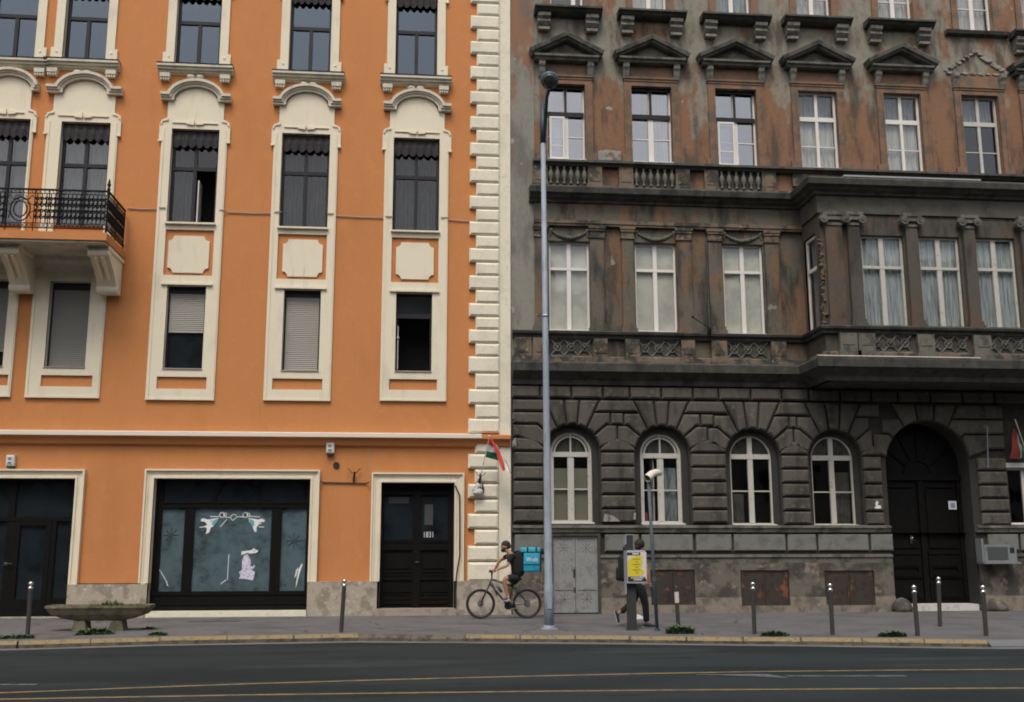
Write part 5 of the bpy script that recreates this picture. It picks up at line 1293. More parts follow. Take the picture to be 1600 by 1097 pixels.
# ---- main door in its deep arch
d = MB(); y0 = .55
zt = FZ(1455, 745, y0)
d.box(drl, drr, y0+.03, y0+.09, 0, DZS+DR-.0)
d.box(drl, drr, y0-.06, y0+.03, zt-.10, zt+.06); d.box(DXC-.07, DXC+.07, y0-.04, y0+.03, .2, zt-.10)
d.box(drl, drl+.12, y0-.02, y0+.03, .2, zt-.10); d.box(drr-.12, drr, y0-.02, y0+.03, .2, zt-.10)
for a, b in ((drl+.18, DXC-.12), (DXC+.12, drr-.18)):
    for za, zb in ((.30, .75), (.85, 1.0), (1.12, 1.45)): d.box(a, b, y0-.01, y0+.03, za, zb); d.box(a+.08, b-.08, y0-.03, y0-.01, za+.05, zb-.05)
    d.box(a+.05, b-.05, y0+.0, y0+.03, 1.65, zt-.35); d.box(a, b, y0-.03, y0+.03, 1.48, 1.56); d.box(a+.12, b-.12, y0-.02, y0, zt-.30, zt-.24)
    xm = (a+b)/2; d.archbar(xm, (b-a)/2-.07, (b-a)/2, 1.02, y0-.02, y0+.028, 14, .0, PI)
od = d.build('main_door', MT['blackpaint'], KB)
d = MB(); d.archbar(DXC, .0+.35, .42, zt+.08, y0-.01, y0+.03, 20); 
for k in range(1, 6): a = PI*k/6; d.tube([(DXC+.42*math.cos(a), y0, zt+.08+.42*math.sin(a)), (DXC+(DR-.05)*math.cos(a), y0, DZS+(DR-.05)*math.sin(a)-0.0)], .02, 5)
d.build('fanlight_bars', MT['blackpaint'], od)
q = MB(); hx, hz = F(1423, 844, y0); q.box(hx-.03, hx+.03, y0-.045, y0-.032, hz-.10, hz+.12); q.tube([(hx, y0-.045, hz), (hx, y0-.11, hz), (hx+.11, y0-.11, hz)], .016, 6); q.ball((hx, y0-.1, hz+.06), .03, 8, 6); q.build('handle', MT['chrome'], od)
st_ = MB(); st_.box(drl+.30, drr-.02, .02, .54, 0, .17); st_.build('doorstep', MT['whitecloth'] if False else mat('white_painted_step', (.52, .51, .47), .7, [((.36, .35, .32), 5, .5, .7)]), KB)
for px_, py_, s_ in ((1411, 948, .24), (1556, 950, .30)):
    gx = FX(px_, py_, -.2); g_ = MB(); g_.lathe((gx, -.12, 0), [(s_*1.15, 0), (s_*1.2, .10), (s_, .22), (s_*.6, .32), (.02, .36)], 12); g_.build('guard_stone', MT['base'], KB, smooth=True)

MT['cyanlid'] = mat('cyan_nylon_lid', (.035, .36, .48), .65, bmp=(9, .5, .02))
MT['shaded_red'] = mat('shade_painted_red_cloth', (.20, .032, .022), .9)  # red flag cloth darkened, shade put into its colour
MT['shaded_white'] = mat('shade_painted_white_cloth', (.30, .29, .27), .9)  # white flag cloth greyed, shade put into its colour

# ------------------------------------------------------------------ things fixed to or hanging on the houses
def alarm(px, label):
    x, z = F(*px, -.1); m = MB(); t = thing('alarm_box', label, 'alarm box', (x, 0, z), 'alarm boxes on the orange wall')
    m.box(x-.10, x+.10, -.13, -.002, z-.11, z+.16); m.prism([(x-.085, z-.095), (x+.085, z-.095), (x+.085, z+.145), (x-.085, z+.145)], -.13, -.145, .02); m.build('housing', MT['whitebox'], t)
    m = MB(); m.box(x-.085, x+.085, -.12, -.01, z-.155, z-.111); m.build('siren_grille', MT['machinedark'], t)
    m = MB()
    for k in range(3): m.box(x-.05+.03*k, x-.03+.03*k, -.149, -.1455, z+.03, z+.10)
    m.box(x-.05, x+.04, -.149, -.1455, z-.06, z-.02); m.build('printed_mark', MT['acgrille'], t)
alarm((516, 701), 'white alarm box above the round black vent'); alarm((16.5, 721), 'white alarm box above the left shop door')
def holder(x, z, t):
    m = MB(); m.tube([(x-.012, -.05, z-.14), (x, -.09, z), (x+.012, -.12, z+.12)], [.022, .026, .026], 7)
    for sx in (-1, 1): m.tube([(x+.01, -.10, z+.08), (x+sx*.07, -.10, z+.10), (x+sx*.13, -.09, z+.19), (x+sx*.17, -.07, z+.20)], .009, 5)
    m.tube([(x, -.09, z-.10), (x, -.0, z-.10)], .018, 6); m.tube([(x, -.09, z+.05), (x, -.0, z+.05)], .018, 6)
    return m.build('holder', MT['iron'], t)
x, z = F(553.5, 745); t = thing('flag_holder', 'empty black iron flag holder between shop window and entrance door', 'flag holder', (x, 0, z))
holder(x, z, t)
x, z = F(751, 747, -.2); t = thing('flag', 'red, white and green striped flag on a staff leaning from the corner quoins', 'flag', (x, -.115, z))
h = MB(); 
for sx in (-1, 1): h.tube([(x, -.22, z+.05), (x+sx*.07, -.22, z+.07), (x+sx*.13, -.2, z+.15)], .009, 5)
h.tube([(x-.03, -.18, z-.16), (x, -.22, z+.12)], .028, 7); h.tube([(x, -.2, z-.05), (x, -.11, z-.05)], .02, 6); h.build('holder', MT['iron'], t)
s0 = Vector((x, -.22, z+.05)); tx, tz = F(765, 681.5, -.75); s1 = Vector((tx, -.75, tz))
m = MB(); m.tube([s0, s1], .012, 6); m.ball(s1, .028, 8, 6); m.build('staff', MT['flash'], t)
# cloth: hoist on the staff, doubled over and hanging towards the right
def fp(px, py, y): X, Z = F(px, py, y); return Vector((X, y, Z))
hu = [fp(764.3, 685, -.74), fp(763, 695, -.66), fp(761, 705, -.58), fp(758.5, 714, -.50)]
hm = [fp(768, 688, -.76), fp(773, 699, -.70), fp(776, 708, -.64), fp(779, 720, -.58)]
gu = [fp(766, 684.5, -.78), fp(768.5, 686, -.75), fp(770, 688, -.71), fp(770.5, 690, -.66)]
gm = [fp(775, 706, -.80), fp(782, 706, -.72), fp(788, 715, -.66), fp(792, 723, -.60)]
ge = [fp(785, 736.5, -.84), fp(790, 734, -.76), fp(796.5, 738, -.70), fp(800.5, 743, -.64)]
for k, (nm, mm) in enumerate((('red_stripe', 'red'), ('white_stripe', 'whitecloth'), ('green_stripe', 'green'))):
    m = MB()
    for rows in ((hu, hm), (gu, gm, ge)):
        N = 8; vs = []; fs_ = []
        for i in range(N+1):
            tt = i/N*(len(rows)-1); a = min(int(tt), len(rows)-2); fr = tt-a
            for v in range(4):
                q = k+v/3; b = min(int(q), 2); g_ = q-b
                p0 = rows[a][b].lerp(rows[a][b+1], g_); p1 = rows[a+1][b].lerp(rows[a+1][b+1], g_)
                p = p0.lerp(p1, fr); p.y += .03*math.sin(5*tt+4*q)*tt; vs.append(p)
        for i in range(N):
            for v in range(3): fs_.append((i*4+v, i*4+v+1, i*4+v+5, i*4+v+4))
        m.add(vs, fs_)
    m.build(nm, MT[mm], t, smooth=True)
x, z = F(746, 764, -.25); t = thing('plastic_bag', 'crumpled plastic bag tied under the flag holder on the quoins', 'bag', (x, -.2, z))
m = MB(); rnd = random.Random(3); vs = []
for i in range(7):
    for k in range(10):
        a = 2*PI*k/10; r = [.02, .07, .10, .125, .14, .13, .06][i]*rnd.uniform(.8, 1.2); vs.append((x+r*math.cos(a), -.24+.55*r*math.sin(a), z+.16-.055*i))
m.add(vs, [(i*10+k, i*10+(k+1) % 10, (i+1)*10+(k+1) % 10, (i+1)*10+k) for i in range(6) for k in range(10)]+[tuple(60+k for k in range(10))]); m.build('body', MT['plasticbag'], t)
m = MB(); m.tube([(x+.01, -.24, z+.15), (x+.02, -.23, z+.22), (x+.05, -.22, z+.28)], .012, 5); m.tube([(x+.13, -.24, z+.14), (x+.15, -.24, z+.0), (x+.16, -.23, z-.12)], [.01, .035, .008], 6); m.build('tie', MT['ink_black'], t)

def cable(pts, rad, m, name, label, grp=None):
    c = MB(); c.tube(pts, rad, 6); tag(c.build(name, MT[m]), label, 'cable', grp)
zw = [F(196, 325), F(249, 327), F(353, 331.5), F(430, 333.5), F(521, 337), F(602, 340.5), F(698, 343), F(741, 346)]
labs = ['grey cable on the orange wall from the balcony to the nearest window column', 'grey cable on the wall between the half shuttered and fully shuttered window columns', 'grey cable on the wall between the two window columns nearest the quoins', 'short grey cable from the last window column to the quoins']
for k in range(4):
    (xa, za), (xb, zb) = zw[2*k], zw[2*k+1]; pts = [(xa-(.0 if k == 0 else .16), -.085, za+.03), (xa+.0, -.085, za+.03), (xa+.05, -.03, za-.01)]
    n = 5
    for j in range(1, n): pts.append((xa+(xb-xa)*j/n, -.03, za+(zb-za)*j/n-.02*math.sin(PI*j/n)))
    pts += [(xb-.04, -.03, zb-.01), (xb+.02, -.085, zb+.02)]+([(xb+.18, -.085, zb+.02)] if k < 3 else [])
    if k == 0: pts = pts[2:]
    cable(pts, .015, 'wire', 'wall_cable', labs[k], 'cable runs under the second floor windows')
xa, za = F(501, 754); xb, zb = F(577, 755.5); cable([(xa-.0, -.14, za+.03), (xa+.06, -.03, za), (xb-.08, -.03, zb), (xb, -.14, zb+.02)], .016, 'black', 'wall_cable', 'thin black cable between the shop window and the entrance surround')
p = [(entr[1]+.01, FZ(711, 759)), (FX(718, 775), FZ(718, 775)), (FX(718, 820), FZ(718, 820)), (FX(718, 868), FZ(718, 868)), (FX(712.5, 902), FZ(712, 902)), (FX(711.5, 925), FZ(711, 925)), (FX(711.5, 950), .03)]
cable([(a, -.155 if b > .95 else -.165, b) for a, b in p], .020, 'black', 'wall_cable', 'black cable running down the right side of the entrance door surround')
# notices and the appliance on the old house
m = MB(); x, z = F(1488, 789.5, .52); t = thing('notice', 'square white paper notice on the dark main door', 'notice', (x, .515, z))
m.box(x-.115, x+.115, .505, .515, z-.115, z+.115); m.build('sheet', MT['paper'], t); m = MB(); m.box(x-.06, x+.07, .5, .504, z-.07, z+.06); m.build('print', MT['paper_blue'], t)
x, z = F(1371, 788, -.13); m = MB(); m.prism([(x-.09, z-.10), (x-.02, z-.12), (x+.10, z-.11), (x+.09, z-.03), (x+.0, z-.02), (x+.04, z+.05), (x-.01, z+.10), (x-.06, z+.02), (x-.04, z-.04)], -.121, -.127)
tag(m.build('notice', MT['paper']), 'torn white paper scrap on the rusticated pier left of the main door', 'notice')
x0, x1, z0, z1 = rect(1540, 1590, 851, 878, -.5); t = thing('air_conditioner', 'grey white air conditioner unit on the wall right of the main door', 'air conditioner', ((x0+x1)/2, -.12, z0))
m = MB(); m.box(x0, x1, -.46, -.13, z0, z1); m.box(x0-.05, x1+.05, -.49, -.125, z0-.05, z0-.001); m.box(x0-.06, x0-.005, -.44, -.13, z0, z1+.16); m.build('casing', MT['acwhite'], t)
m = MB(); m.box(x0+.08, x1-.25, -.468, -.461, z0+.06, z1-.06)
for k in range(6): zz = z0+.08+k*(z1-z0-.16)/5; m.box(x0+.08, x1-.25, -.476, -.469, zz-.008, zz+.008)
m.build('grille', MT['acgrille'], t); m = MB(); m.box(x1-.19, x1-.06, -.468, -.461, z1-.22, z1-.08); m.build('control_panel', MT['black'], t)
t = thing('flag', 'shaded red and white flag right of the main door, above the small window', 'flag', (FX(1600, 700, -.3), -.13, FZ(1600, 735, -.3)))
m = MB(); a = fp(1612, 730, -.14); b = fp(1586, 655, -.42); m.tube([a, b], .014, 6); m.build('staff', MT['flash'], t)
for nm, mm, cs in (('red_stripe', 'shaded_red', ((1584, 668), (1578, 716), (1594, 717), (1590, 676))), ('white_stripe', 'shaded_white', ((1590, 676), (1594, 717), (1599, 714), (1593, 684))), ('green_stripe', 'green', ((1593, 684), (1599, 714), (1606, 712), (1597, 694)))):
    m = MB(); c4 = [fp(a_, b_, -.36+.02*i) for i, (a_, b_) in enumerate(cs)]; N = 6; vs = []; fs_ = []
    for i in range(N+1):
        for j in range(2):
            p = (c4[0].lerp(c4[1], i/N) if j == 0 else c4[3].lerp(c4[2], i/N)); p.y += .04*math.sin(i*1.1+j); vs.append(p)
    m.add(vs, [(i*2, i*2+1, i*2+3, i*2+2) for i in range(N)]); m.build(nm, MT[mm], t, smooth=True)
a, b = F(1538, 668, -.2), F(1545, 729, -.2); m = MB(); m.tube([(a[0], -.35, a[1]), (b[0], -.16, b[1])], .014, 6); m.tube([(b[0], -.16, b[1]), (b[0], -.0, b[1]-.02)], .025, 6); tag(m.build('flagpole', MT['galv']), 'bare pale flagpole leaning from the pier right of the main door', 'flagpole')

# ------------------------------------------------------------------ street furniture
def bollard(bp, tp, label, ball=True, proto=[None]):
    x, y = G(*bp); X, Z = F(tp[0], tp[1], y)
    t = thing('bollard', label, 'bollard', (x, y, 0), 'steel bollards along the kerb')
    h = Z; lean = (X-x)/h; r = .043
    def P(z): return (x+lean*z, y, z)
    if ball:
        m = MB(); m.tube([P(-.02), P(h-.16)], r, 12); m.build('post', MT['bollard'], t, smooth=False)
        m = MB(); m.tube([P(h-.16), P(h-.155), P(h-.105), P(h-.10)], [r, r+.004, r+.004, r*.7], 14); m.build('band', MT['chrome'], t, smooth=True)
        m = MB(); m.ball(P(h-.045), .048, 14, 10); m.build('ball_cap', MT['chrome'], t, smooth=True)
    else:
        m = MB(); m.tube([P(-.02), P(h-.03), P(h)], [r, r, r*.75], 12); m.build('post', MT['bollard'], t)
        m = MB(); m.tube([P(h-.34), P(h-.12)], r+.004, 14, False); m.build('white_band', MT['chromeband'], t)
bollard((43, 993), (48.5, 908.5), 'ball topped bollard by the concrete planter, in front of the left shop door')
bollard((533, 988), (538.5, 904.5), 'ball topped bollard in front of the plinth between shop window and entrance door')
bollard((1060, 985), (1056.5, 915.5), 'bollard without a ball, with a white band, beside the thin pole', False)
bollard((1179, 991), (1176, 909), 'ball topped bollard in front of the middle rusty cellar hatch')
bollard((1301, 992), (1296.5, 911), 'ball topped bollard in front of the cellar hatch nearest the main door')
bollard((1434, 994), (1427.5, 914), 'ball topped bollard at the left end of the white doorstep')
bollard((1469, 979), (1466, 901), 'ball topped bollard set farther back, before the middle of the white doorstep')
bollard((1541, 994), (1535, 914), 'ball topped bollard at the right end of the white doorstep, below the air conditioner')

# lamp post
x, y = G(858, 983); t = thing('lamp_post', 'tall pale grey lamp post rising in front of the old house', 'street lamp', (x, y, 0))
xt, zt_ = F(848.5, 222, y); lean = (xt-x)/zt_
def LP(z): return (x+lean*z, y, z)
m = MB(); m.tube([LP(-.02), LP(.9), LP(.93), LP(zt_*.5), LP(zt_)], [.105, .10, .088, .068, .052], 16); m.build('pole', MT['galv'], t, smooth=True)
m = MB(); m.box(x-.17, x+.17, y-.17, y+.17, -.02, .018); m.lathe((x, y, .018), [(.135, 0), (.125, .04), (.107, .06)], 16); m.build('base_plate', MT['galv'], t)
m = MB(); m.box(x-.045, x+.045, y-.115, y-.0985, .42, .78); m.build('hatch', MT['galv'], t)
zz = F(848, 493, y)[1]; m = MB(); a = LP(zz); m.lathe((a[0], a[1], zz-.03), [(.075, 0), (.078, .02), (.075, .05)], 14); m.box(a[0]-.19, a[0]-.07, y-.03, y+.03, zz-.02, zz+.05); m.build('clamp', MT['chrome'], t)
zs_ = F(848, 160, y)[1]; m = MB(); m.tube([LP(zt_-.02), LP(zt_+.55), LP(zt_+.6), LP(zs_)], [.066, .064, .042, .04], 12); m.build('sleeve', MT['teal'], t, smooth=True)
ya = y-1.0; hx, hz = F(858.5, 126, ya); ax, az = F(849.3, 205, y); bx_, bz_ = F(854.5, 152, y-.62)
m = MB(); m.tube([(ax, y, az-.25), (ax+.02, y-.04, az), (bx_, y-.62, bz_), (hx-.0, ya+.09, hz-.16)], [.045, .043, .036, .045], 10); m.build('arm', MT['teal'], t, smooth=True)
hd = MB(); hd.lathe((0, 0, 0), [(.175, -.015), (.20, .0), (.20, .03), (.16, .09), (.09, .13), (.01, .14)], 22)
M = Matrix.Translation((hx, ya, hz)) @ Matrix.Rotation(R(-52), 4, 'X')
M = Matrix.Translation((hx, ya, hz)) @ Matrix.Rotation(R(10), 4, 'Y') @ Matrix.Rotation(R(-48), 4, 'X')
hd.xform(M); ho = hd.build('lamp_head', MT['lamphead'], t, smooth=True)
hd = MB(); hd.lathe((0, 0, 0), [(.168, -.018), (.12, -.04), (.01, -.05)], 22); hd.xform(M); hd.build('lens', MT['lamplens'], ho, smooth=True)

# thin pole with the pale pipe elbow
x, y = G(1027, 986); xt, zt_ = F(1013, 748, y); t = thing('pole', 'thin blue grey pole with a pale pipe elbow on top', 'pole', (x, y, 0))
m = MB(); m.tube([(x, y, -.02), (x+(xt-x)*.5, y, zt_*.5), (xt, y, zt_)], .037, 10); m.build('post', MT['polepaint'], t, smooth=True)
m = MB(); m.tube([(x+(xt-x)*.33, y, zt_*.33-.03), (x+(xt-x)*.35, y, zt_*.33+.05)], .044, 10); m.tube([(x+.0, y, 0), (x, y, .05)], .06, 10); m.build('collar', MT['polepaint'], t)
m = MB(); a = Vector((xt, y, zt_)); m.tube([a+Vector((.03, .02, -.06)), a+Vector((.05, -.0, .06)), a+Vector((.16, .10, .13)), a+Vector((.30, .18, .14))], [.03, .05, .07, .07], 10)
m.tube([a+Vector((.20, .13, .14)), a+Vector((.08, -.0, .10)), a+Vector((-.05, -.10, .0))], [.075, .08, .085], 14, False); m.build('pipe_elbow', MT['flash'], t, smooth=True)
m = MB(); m.tube([a+Vector((.04, -.03, .07)), a+Vector((.0, -.06, .035))], .074, 12); m.build('pipe_opening', MT['acgrille'], t)

# parking ticket machine seen from its back, with a poster
x, y = G(989, 985); t = thing('ticket_machine', 'grey ticket machine with a yellow poster, in front of the walking person', 'ticket machine', (x, y, 0))
S = 75.6
def MX(zx): return x+((940+zx/6.095)-989)/S
def MZ(zy): return (985-(820+zy/6.095))/S*1.0
m = MB(); m.box(MX(258), MX(338), y-.0, y+.17, -.02, MZ(556)); m.box(MX(258)-.03, MX(338)+.03, y-.03, y+.20, -.02, .02); m.build('post', MT['machinedark'], t)
m = MB(); yF, yK = y-.10, y+.24
m.prism([(MX(246), MZ(556)), (MX(440), MZ(556)), (MX(440), MZ(285)), (MX(425), MZ(258)), (MX(246), MZ(258))], yK, yF, .012); m.box(MX(240), MX(446), yF-.01, yK+.01, MZ(566), MZ(556)-.0); bo = m.build('housing', MT['machine'], t)
m = MB(); m.box(MX(246)-.02, MX(246)-.002, y-.02, y+.14, MZ(670), MZ(566)-.01); m.build('coin_tray', MT['machine'], t)
m = MB(); m.box(MX(250), MX(315), y-.02, y+.14, MZ(256), MZ(112)); m.build('display_unit', MT['machinedark'], t)
m = MB(); m.box(MX(243), MX(250)-.001, y-.03, y+.15, MZ(200), MZ(115)); m.box(MX(243), MX(320), y-.03, y+.15, MZ(112)+.001, MZ(104)); m.build('display_hood', MT['machine'], t)
def pbox(mb, a, b, c, d, k): mb.box(MX(a), MX(b), yF-.004*k, yF-.004*(k-1)-.0005, MZ(d), MZ(c))
m = MB(); pbox(m, 252, 434, 272, 546, 1); po = m.build('poster', MT['posterwhite'], t)
m = MB(); m.prism([(MX(a), MZ(b)) for a, b in ((252, 360), (285, 325), (340, 307), (398, 312), (385, 340), (398, 375), (375, 420), (412, 455), (398, 480), (360, 503), (252, 503))], yF-.0045, yF-.008); m.build('yellow_field', MT['posteryellow'], po)
m = MB(); pbox(m, 248, 376, 276, 303, 2); m.build('header_band', MT['ink_black'], po)
m = MB(); m.prism([(MX(a), MZ(b)) for a, b in ((252, 504), (415, 506), (436, 545), (252, 545))], yF-.0045, yF-.008); m.build('footer_band', MT['ink_black'], po)
m = MB()
rnd = random.Random(5)
def dashes(a, b, c, d):
    u_ = a
    while u_ < b:
        w_ = rnd.uniform(5, 11); m.box(MX(u_), MX(min(u_+w_, b)), yF-.0115, yF-.0085, MZ(d), MZ(c)); u_ += w_+3
dashes(300, 362, 282, 296); m.build('header_print', MT['ink_white'], po); m = MB(); dashes(282, 400, 511, 520); dashes(306, 388, 527, 537); m.build('footer_print', MT['ink_white'], po)
m = MB()
for c in (334, 385, 436): dashes(302, 372, c, c+8)
for c in (360, 410, 460): dashes(328, 352, c, c+9)
m.build('poster_print', MT['ink_brown'], po)

# concrete planter
x, y = G(149, 987); y += .28; t = thing('planter', 'mossy boat shaped concrete planter with grass in it, before the left plinth', 'planter', (x, y, 0))
m = MB(); L = 1.03
secs = [(.21, .50, .16), (.25, .70, .20), (.34, .95, .27), (.44, 1.02, .32), (.475, 1.05, .345), (.52, 1.05, .345)]
def ringp(z, a, b, n=6):
    pts = []
    for k in range(4):
        ca = [(-1, -1), (1, -1), (1, 1), (-1, 1)][k]; pts += [(x+ca[0]*a, y+ca[1]*(b-.07), z), (x+ca[0]*(a-.06), y+ca[1]*b, z)] if k % 2 == 0 else [(x+ca[0]*(a-.06), y+ca[1]*b, z), (x+ca[0]*a, y+ca[1]*(b-.07), z)]
    return pts
rings = [ringp(*q) for q in secs]+[ringp(.52, .96, .27), ringp(.46, .95, .26)]
vs = [p for r in rings for p in r]; n = 8
m.add(vs, [(i*n+k, i*n+(k+1) % n, (i+1)*n+(k+1) % n, (i+1)*n+k) for i in range(len(rings)-1) for k in range(n)]+[tuple(range(n))[::-1]]); m.build('trough', MT['concrete'], t)
for sx in (-.36, .38):
    m = MB(); m.prism([(x+sx-.15, 0), (x+sx+.15, 0), (x+sx+.11, .209), (x+sx-.11, .209)], y+.20, y-.20); m.build('foot', MT['concrete'], t)
m = MB(); m.add([(p[0], p[1], .465) for p in rings[-1]], [tuple(range(n))]); m.build('soil', MT['soil'], t)
def blades(m, cx, cy, z, rx, ry, n, h, rnd, lean=.6, wd=.012):
    for k in range(n):
        a = rnd.uniform(0, 2*PI); q = math.sqrt(rnd.random()); px_, py_ = cx+rx*q*math.cos(a), cy+ry*q*math.sin(a)
        hh = h*rnd.uniform(.4, 1.15)*(1.1-.5*q); d = rnd.uniform(0, 2*PI); l = hh*lean*rnd.uniform(.3, 1.3); w_ = wd*rnd.uniform(.6, 1.5)
        sx, sy = math.cos(d), math.sin(d); nx, ny = -sy*w_, sx*w_
        p0 = Vector((px_, py_, z)); p1 = Vector((px_+sx*l*.35, py_+sy*l*.35, z+hh*.62)); p2 = Vector((px_+sx*l, py_+sy*l, z+hh*rnd.uniform(.65, 1.0)))
        m.add([p0+Vector((nx*.5, ny*.5, 0)), p0-Vector((nx*.5, ny*.5, 0)), p1-Vector((nx, ny, 0)), p1+Vector((nx, ny, 0)), p2], [(0, 1, 2, 3), (3, 2, 4)])
rnd = random.Random(21); m = MB()
blades(m, x+.25, y, .465, .62, .2, 260, .10, rnd); blades(m, x+.25, y-.02, .465, .22, .16, 200, .20, rnd); blades(m, x-.5, y, .465, .4, .2, 90, .06, rnd); blades(m, x+.72, y, .465, .2, .18, 110, .12, rnd)
tag(m.build('grass', MT['grassgreen'], recalc=False), 'short green grass growing in the concrete planter', 'grass', kind='stuff')
# weeds
def weed(px, rx, ry, n, h, label, seed, z=0, over=None, m_='weeddark', wd=.02):
    gx, gy = G(*px, z); m = MB(); rnd = random.Random(seed); blades(m, gx, gy, z-.01, rx, ry, n, h, rnd, 1.1, wd)
    if over:
        for k in range(over[0]):
            blades(m, gx+rnd.uniform(-over[1], over[1])+over[2], gy-.12-.06*rnd.random()-.05, RZ+rnd.uniform(.0, .1), .07, .05, 14, .10, rnd, 1.3, wd)
    tag(m.build('weed', MT[m_], recalc=False), label, 'weed', 'weeds growing along the pavement')
weed((18, 998), .42, .12, 240, .13, 'low weed patch on the kerb at the foot of the left bollard', 1)
weed((150, 991), .36, .20, 420, .17, 'large weed spilling over the kerb in front of the planter', 2, over=(16, .26, -.25))
weed((246, 993), .17, .07, 130, .13, 'small weed hanging over the kerb to the right of the planter', 3, over=(4, .06, 0))
weed((233, 983), .16, .06, 60, .09, 'thin grass tuft on the pavement off the right end of the planter', 31)
weed((1062, 990), .28, .11, 420, .22, 'bushy weed at the foot of the bollard without a ball', 4, over=(5, .1, .35))
weed((1211, 994), .27, .10, 300, .15, 'flat weed on the kerb right of the bollard by the middle hatch', 5)
weed((1395, 995), .27, .09, 320, .15, 'flat weed on the kerb left of the white doorstep bollard', 6)
weed((819, 956), .22, .05, 110, .26, 'weed at the foot of the wall behind the rear bicycle wheel', 7)
# litter scrap beside the front shoe
gx, gy = G(1001, 968); m = MB(); m.prism([(gx-.10, .002), (gx+.10, .002), (gx+.08, .05), (gx-.02, .10), (gx-.09, .12)], gy+.04, gy-.04, .01); tag(m.build('paper_scrap', MT['paper']), 'crumpled white scrap on the pavement behind the ticket machine post', 'litter')

# ------------------------------------------------------------------ people
def skin(name, nodes, edges, mt, parent, sub=1, smooth=True, root=0):
    me = bpy.data.meshes.new(name); bm = bmesh.new(); ly = bm.verts.layers.skin.verify(); vs = [bm.verts.new(p) for p, r in nodes]
    for v, (p, r) in zip(vs, nodes):
        v[ly].radius = r if isinstance(r, tuple) else (r, r)
    vs[root][ly].use_root = True
    for a, b in edges: bm.edges.new((vs[a], vs[b]))
    bm.to_mesh(me); bm.free()
    o = bpy.data.objects.new(name, me); COL.objects.link(o)
    md = o.modifiers.new('s', 'SKIN'); md.use_smooth_shade = smooth; md.branch_smoothing = .4
    if sub: sb = o.modifiers.new('d', 'SUBSURF'); sb.levels = sub; sb.render_levels = sub
    bpy.context.view_layer.update()
    m2 = bpy.data.meshes.new_from_object(o.evaluated_get(bpy.context.evaluated_depsgraph_get()))
    bpy.data.objects.remove(o); bpy.data.meshes.remove(me)
    off = Vector((0, 0, 0)); p = parent
    while p is not None: off += p.location; p = p.parent
    m2.transform(Matrix.Translation(-off))
    m2.name = name; m2.materials.clear(); m2.materials.append(mt)
    o = bpy.data.objects.new(name, m2); COL.objects.link(o); o.parent = parent
    return o
class Sk:
    def __init__(s): s.n = []; s.e = []
    def add(s, p, r, to=None): s.n.append((Vector(p), r)); i = len(s.n)-1; (s.e.append((to, i)) if to is not None else None); return i
    def chain(s, pts, to=None):
        for p, r in pts: to = s.add(p, r, to)
        return to
def hand(sk, wrist, fwd, nrm, to, curl=.5, side=1):
    """palm and five unequal curled fingers after the wrist; fwd: along the hand, nrm: palm normal"""
    f = Vector(fwd).normalized(); n = Vector(nrm); n = (n-f*n.dot(f)).normalized(); s = f.cross(n)*side; w = Vector(wrist)
    p = sk.add(w+f*.045, (.024, .020), to); p2 = sk.add(w+f*.078, (.027, .018), p)
    for k, (o, l) in enumerate(((-.030, .070), (-.010, .080), (.010, .076), (.029, .060))):
        b = w+f*.092+s*o; d1 = (f*math.cos(curl)+n*math.sin(curl)); d2 = (f*math.cos(2.2*curl)+n*math.sin(2.2*curl)); d3 = (f*math.cos(3.2*curl)+n*math.sin(3.2*curl))
        i = sk.add(b, .0095, p2); i = sk.add(b+d1*l*.45, .0088, i); i = sk.add(b+d1*l*.45+d2*l*.32, .008, i); sk.add(b+d1*l*.45+d2*l*.32+d3*l*.25, .0065, i)
    b = w+f*.035-s*.028+n*.008; i = sk.add(b, .011, p); d = (f*.7-s*.55+n*.5).normalized(); i = sk.add(b+d*.03, .010, i); sk.add(b+d*.052+f*.006, .008, i)
def head(sk, c, fwd, to, s=1.0):
    """neck end to crown, with jaw, nose and ears; fwd: where the face looks"""
    f = Vector(fwd).normalized(); u = Vector((0, 0, 1)); r = f.cross(u); c = Vector(c)
    j = sk.add(c-u*.075*s+f*.012, (.058*s, .062*s), to); m_ = sk.add(c-u*.02*s+f*.012, (.074*s, .088*s), j); t_ = sk.add(c+u*.055*s-f*.004, (.076*s, .092*s), m_); sk.add(c+u*.105*s-f*.01, (.045*s, .058*s), t_)
    nb = sk.add(c+f*.098*s-u*.004*s, .013*s, m_); sk.add(c+f*.122*s-u*.030*s, .013*s, nb)
    ch = sk.add(c+f*.070*s-u*.100*s, .024*s, j)
    for sd in (-1, 1): e = sk.add(c+r*sd*.078*s-f*.012-u*.01*s, .016*s, m_); sk.add(c+r*sd*.088*s-f*.02+u*.012*s, .014*s, e)
def face_bits(c, f, parent, hair_m, s=1.0):
    c = Vector(c); f = Vector(f).normalized(); u = Vector((0, 0, 1)); r = f.cross(u)
    for sd in (-1, 1):
        m = MB(); m.ball(c+f*.086*s+r*sd*.032*s+u*.012*s, .012*s, 8, 6); m.build('eye', MT['ink_black'], parent)
    m = MB(); 
    for sd in (-1, 1): m.tube([c+f*.092*s+r*sd*.015*s+u*.034*s, c+f*.082*s+r*sd*.052*s+u*.036*s], .006*s, 5)
    m.build('eyebrows', hair_m, parent); m = MB(); m.tube([c+f*.096*s-r*.02*s-u*.062*s, c+f*.10*s-u*.060*s, c+f*.096*s+r*.02*s-u*.062*s], .006*s, 5); m.build('mouth', MT['mark_red'], parent)

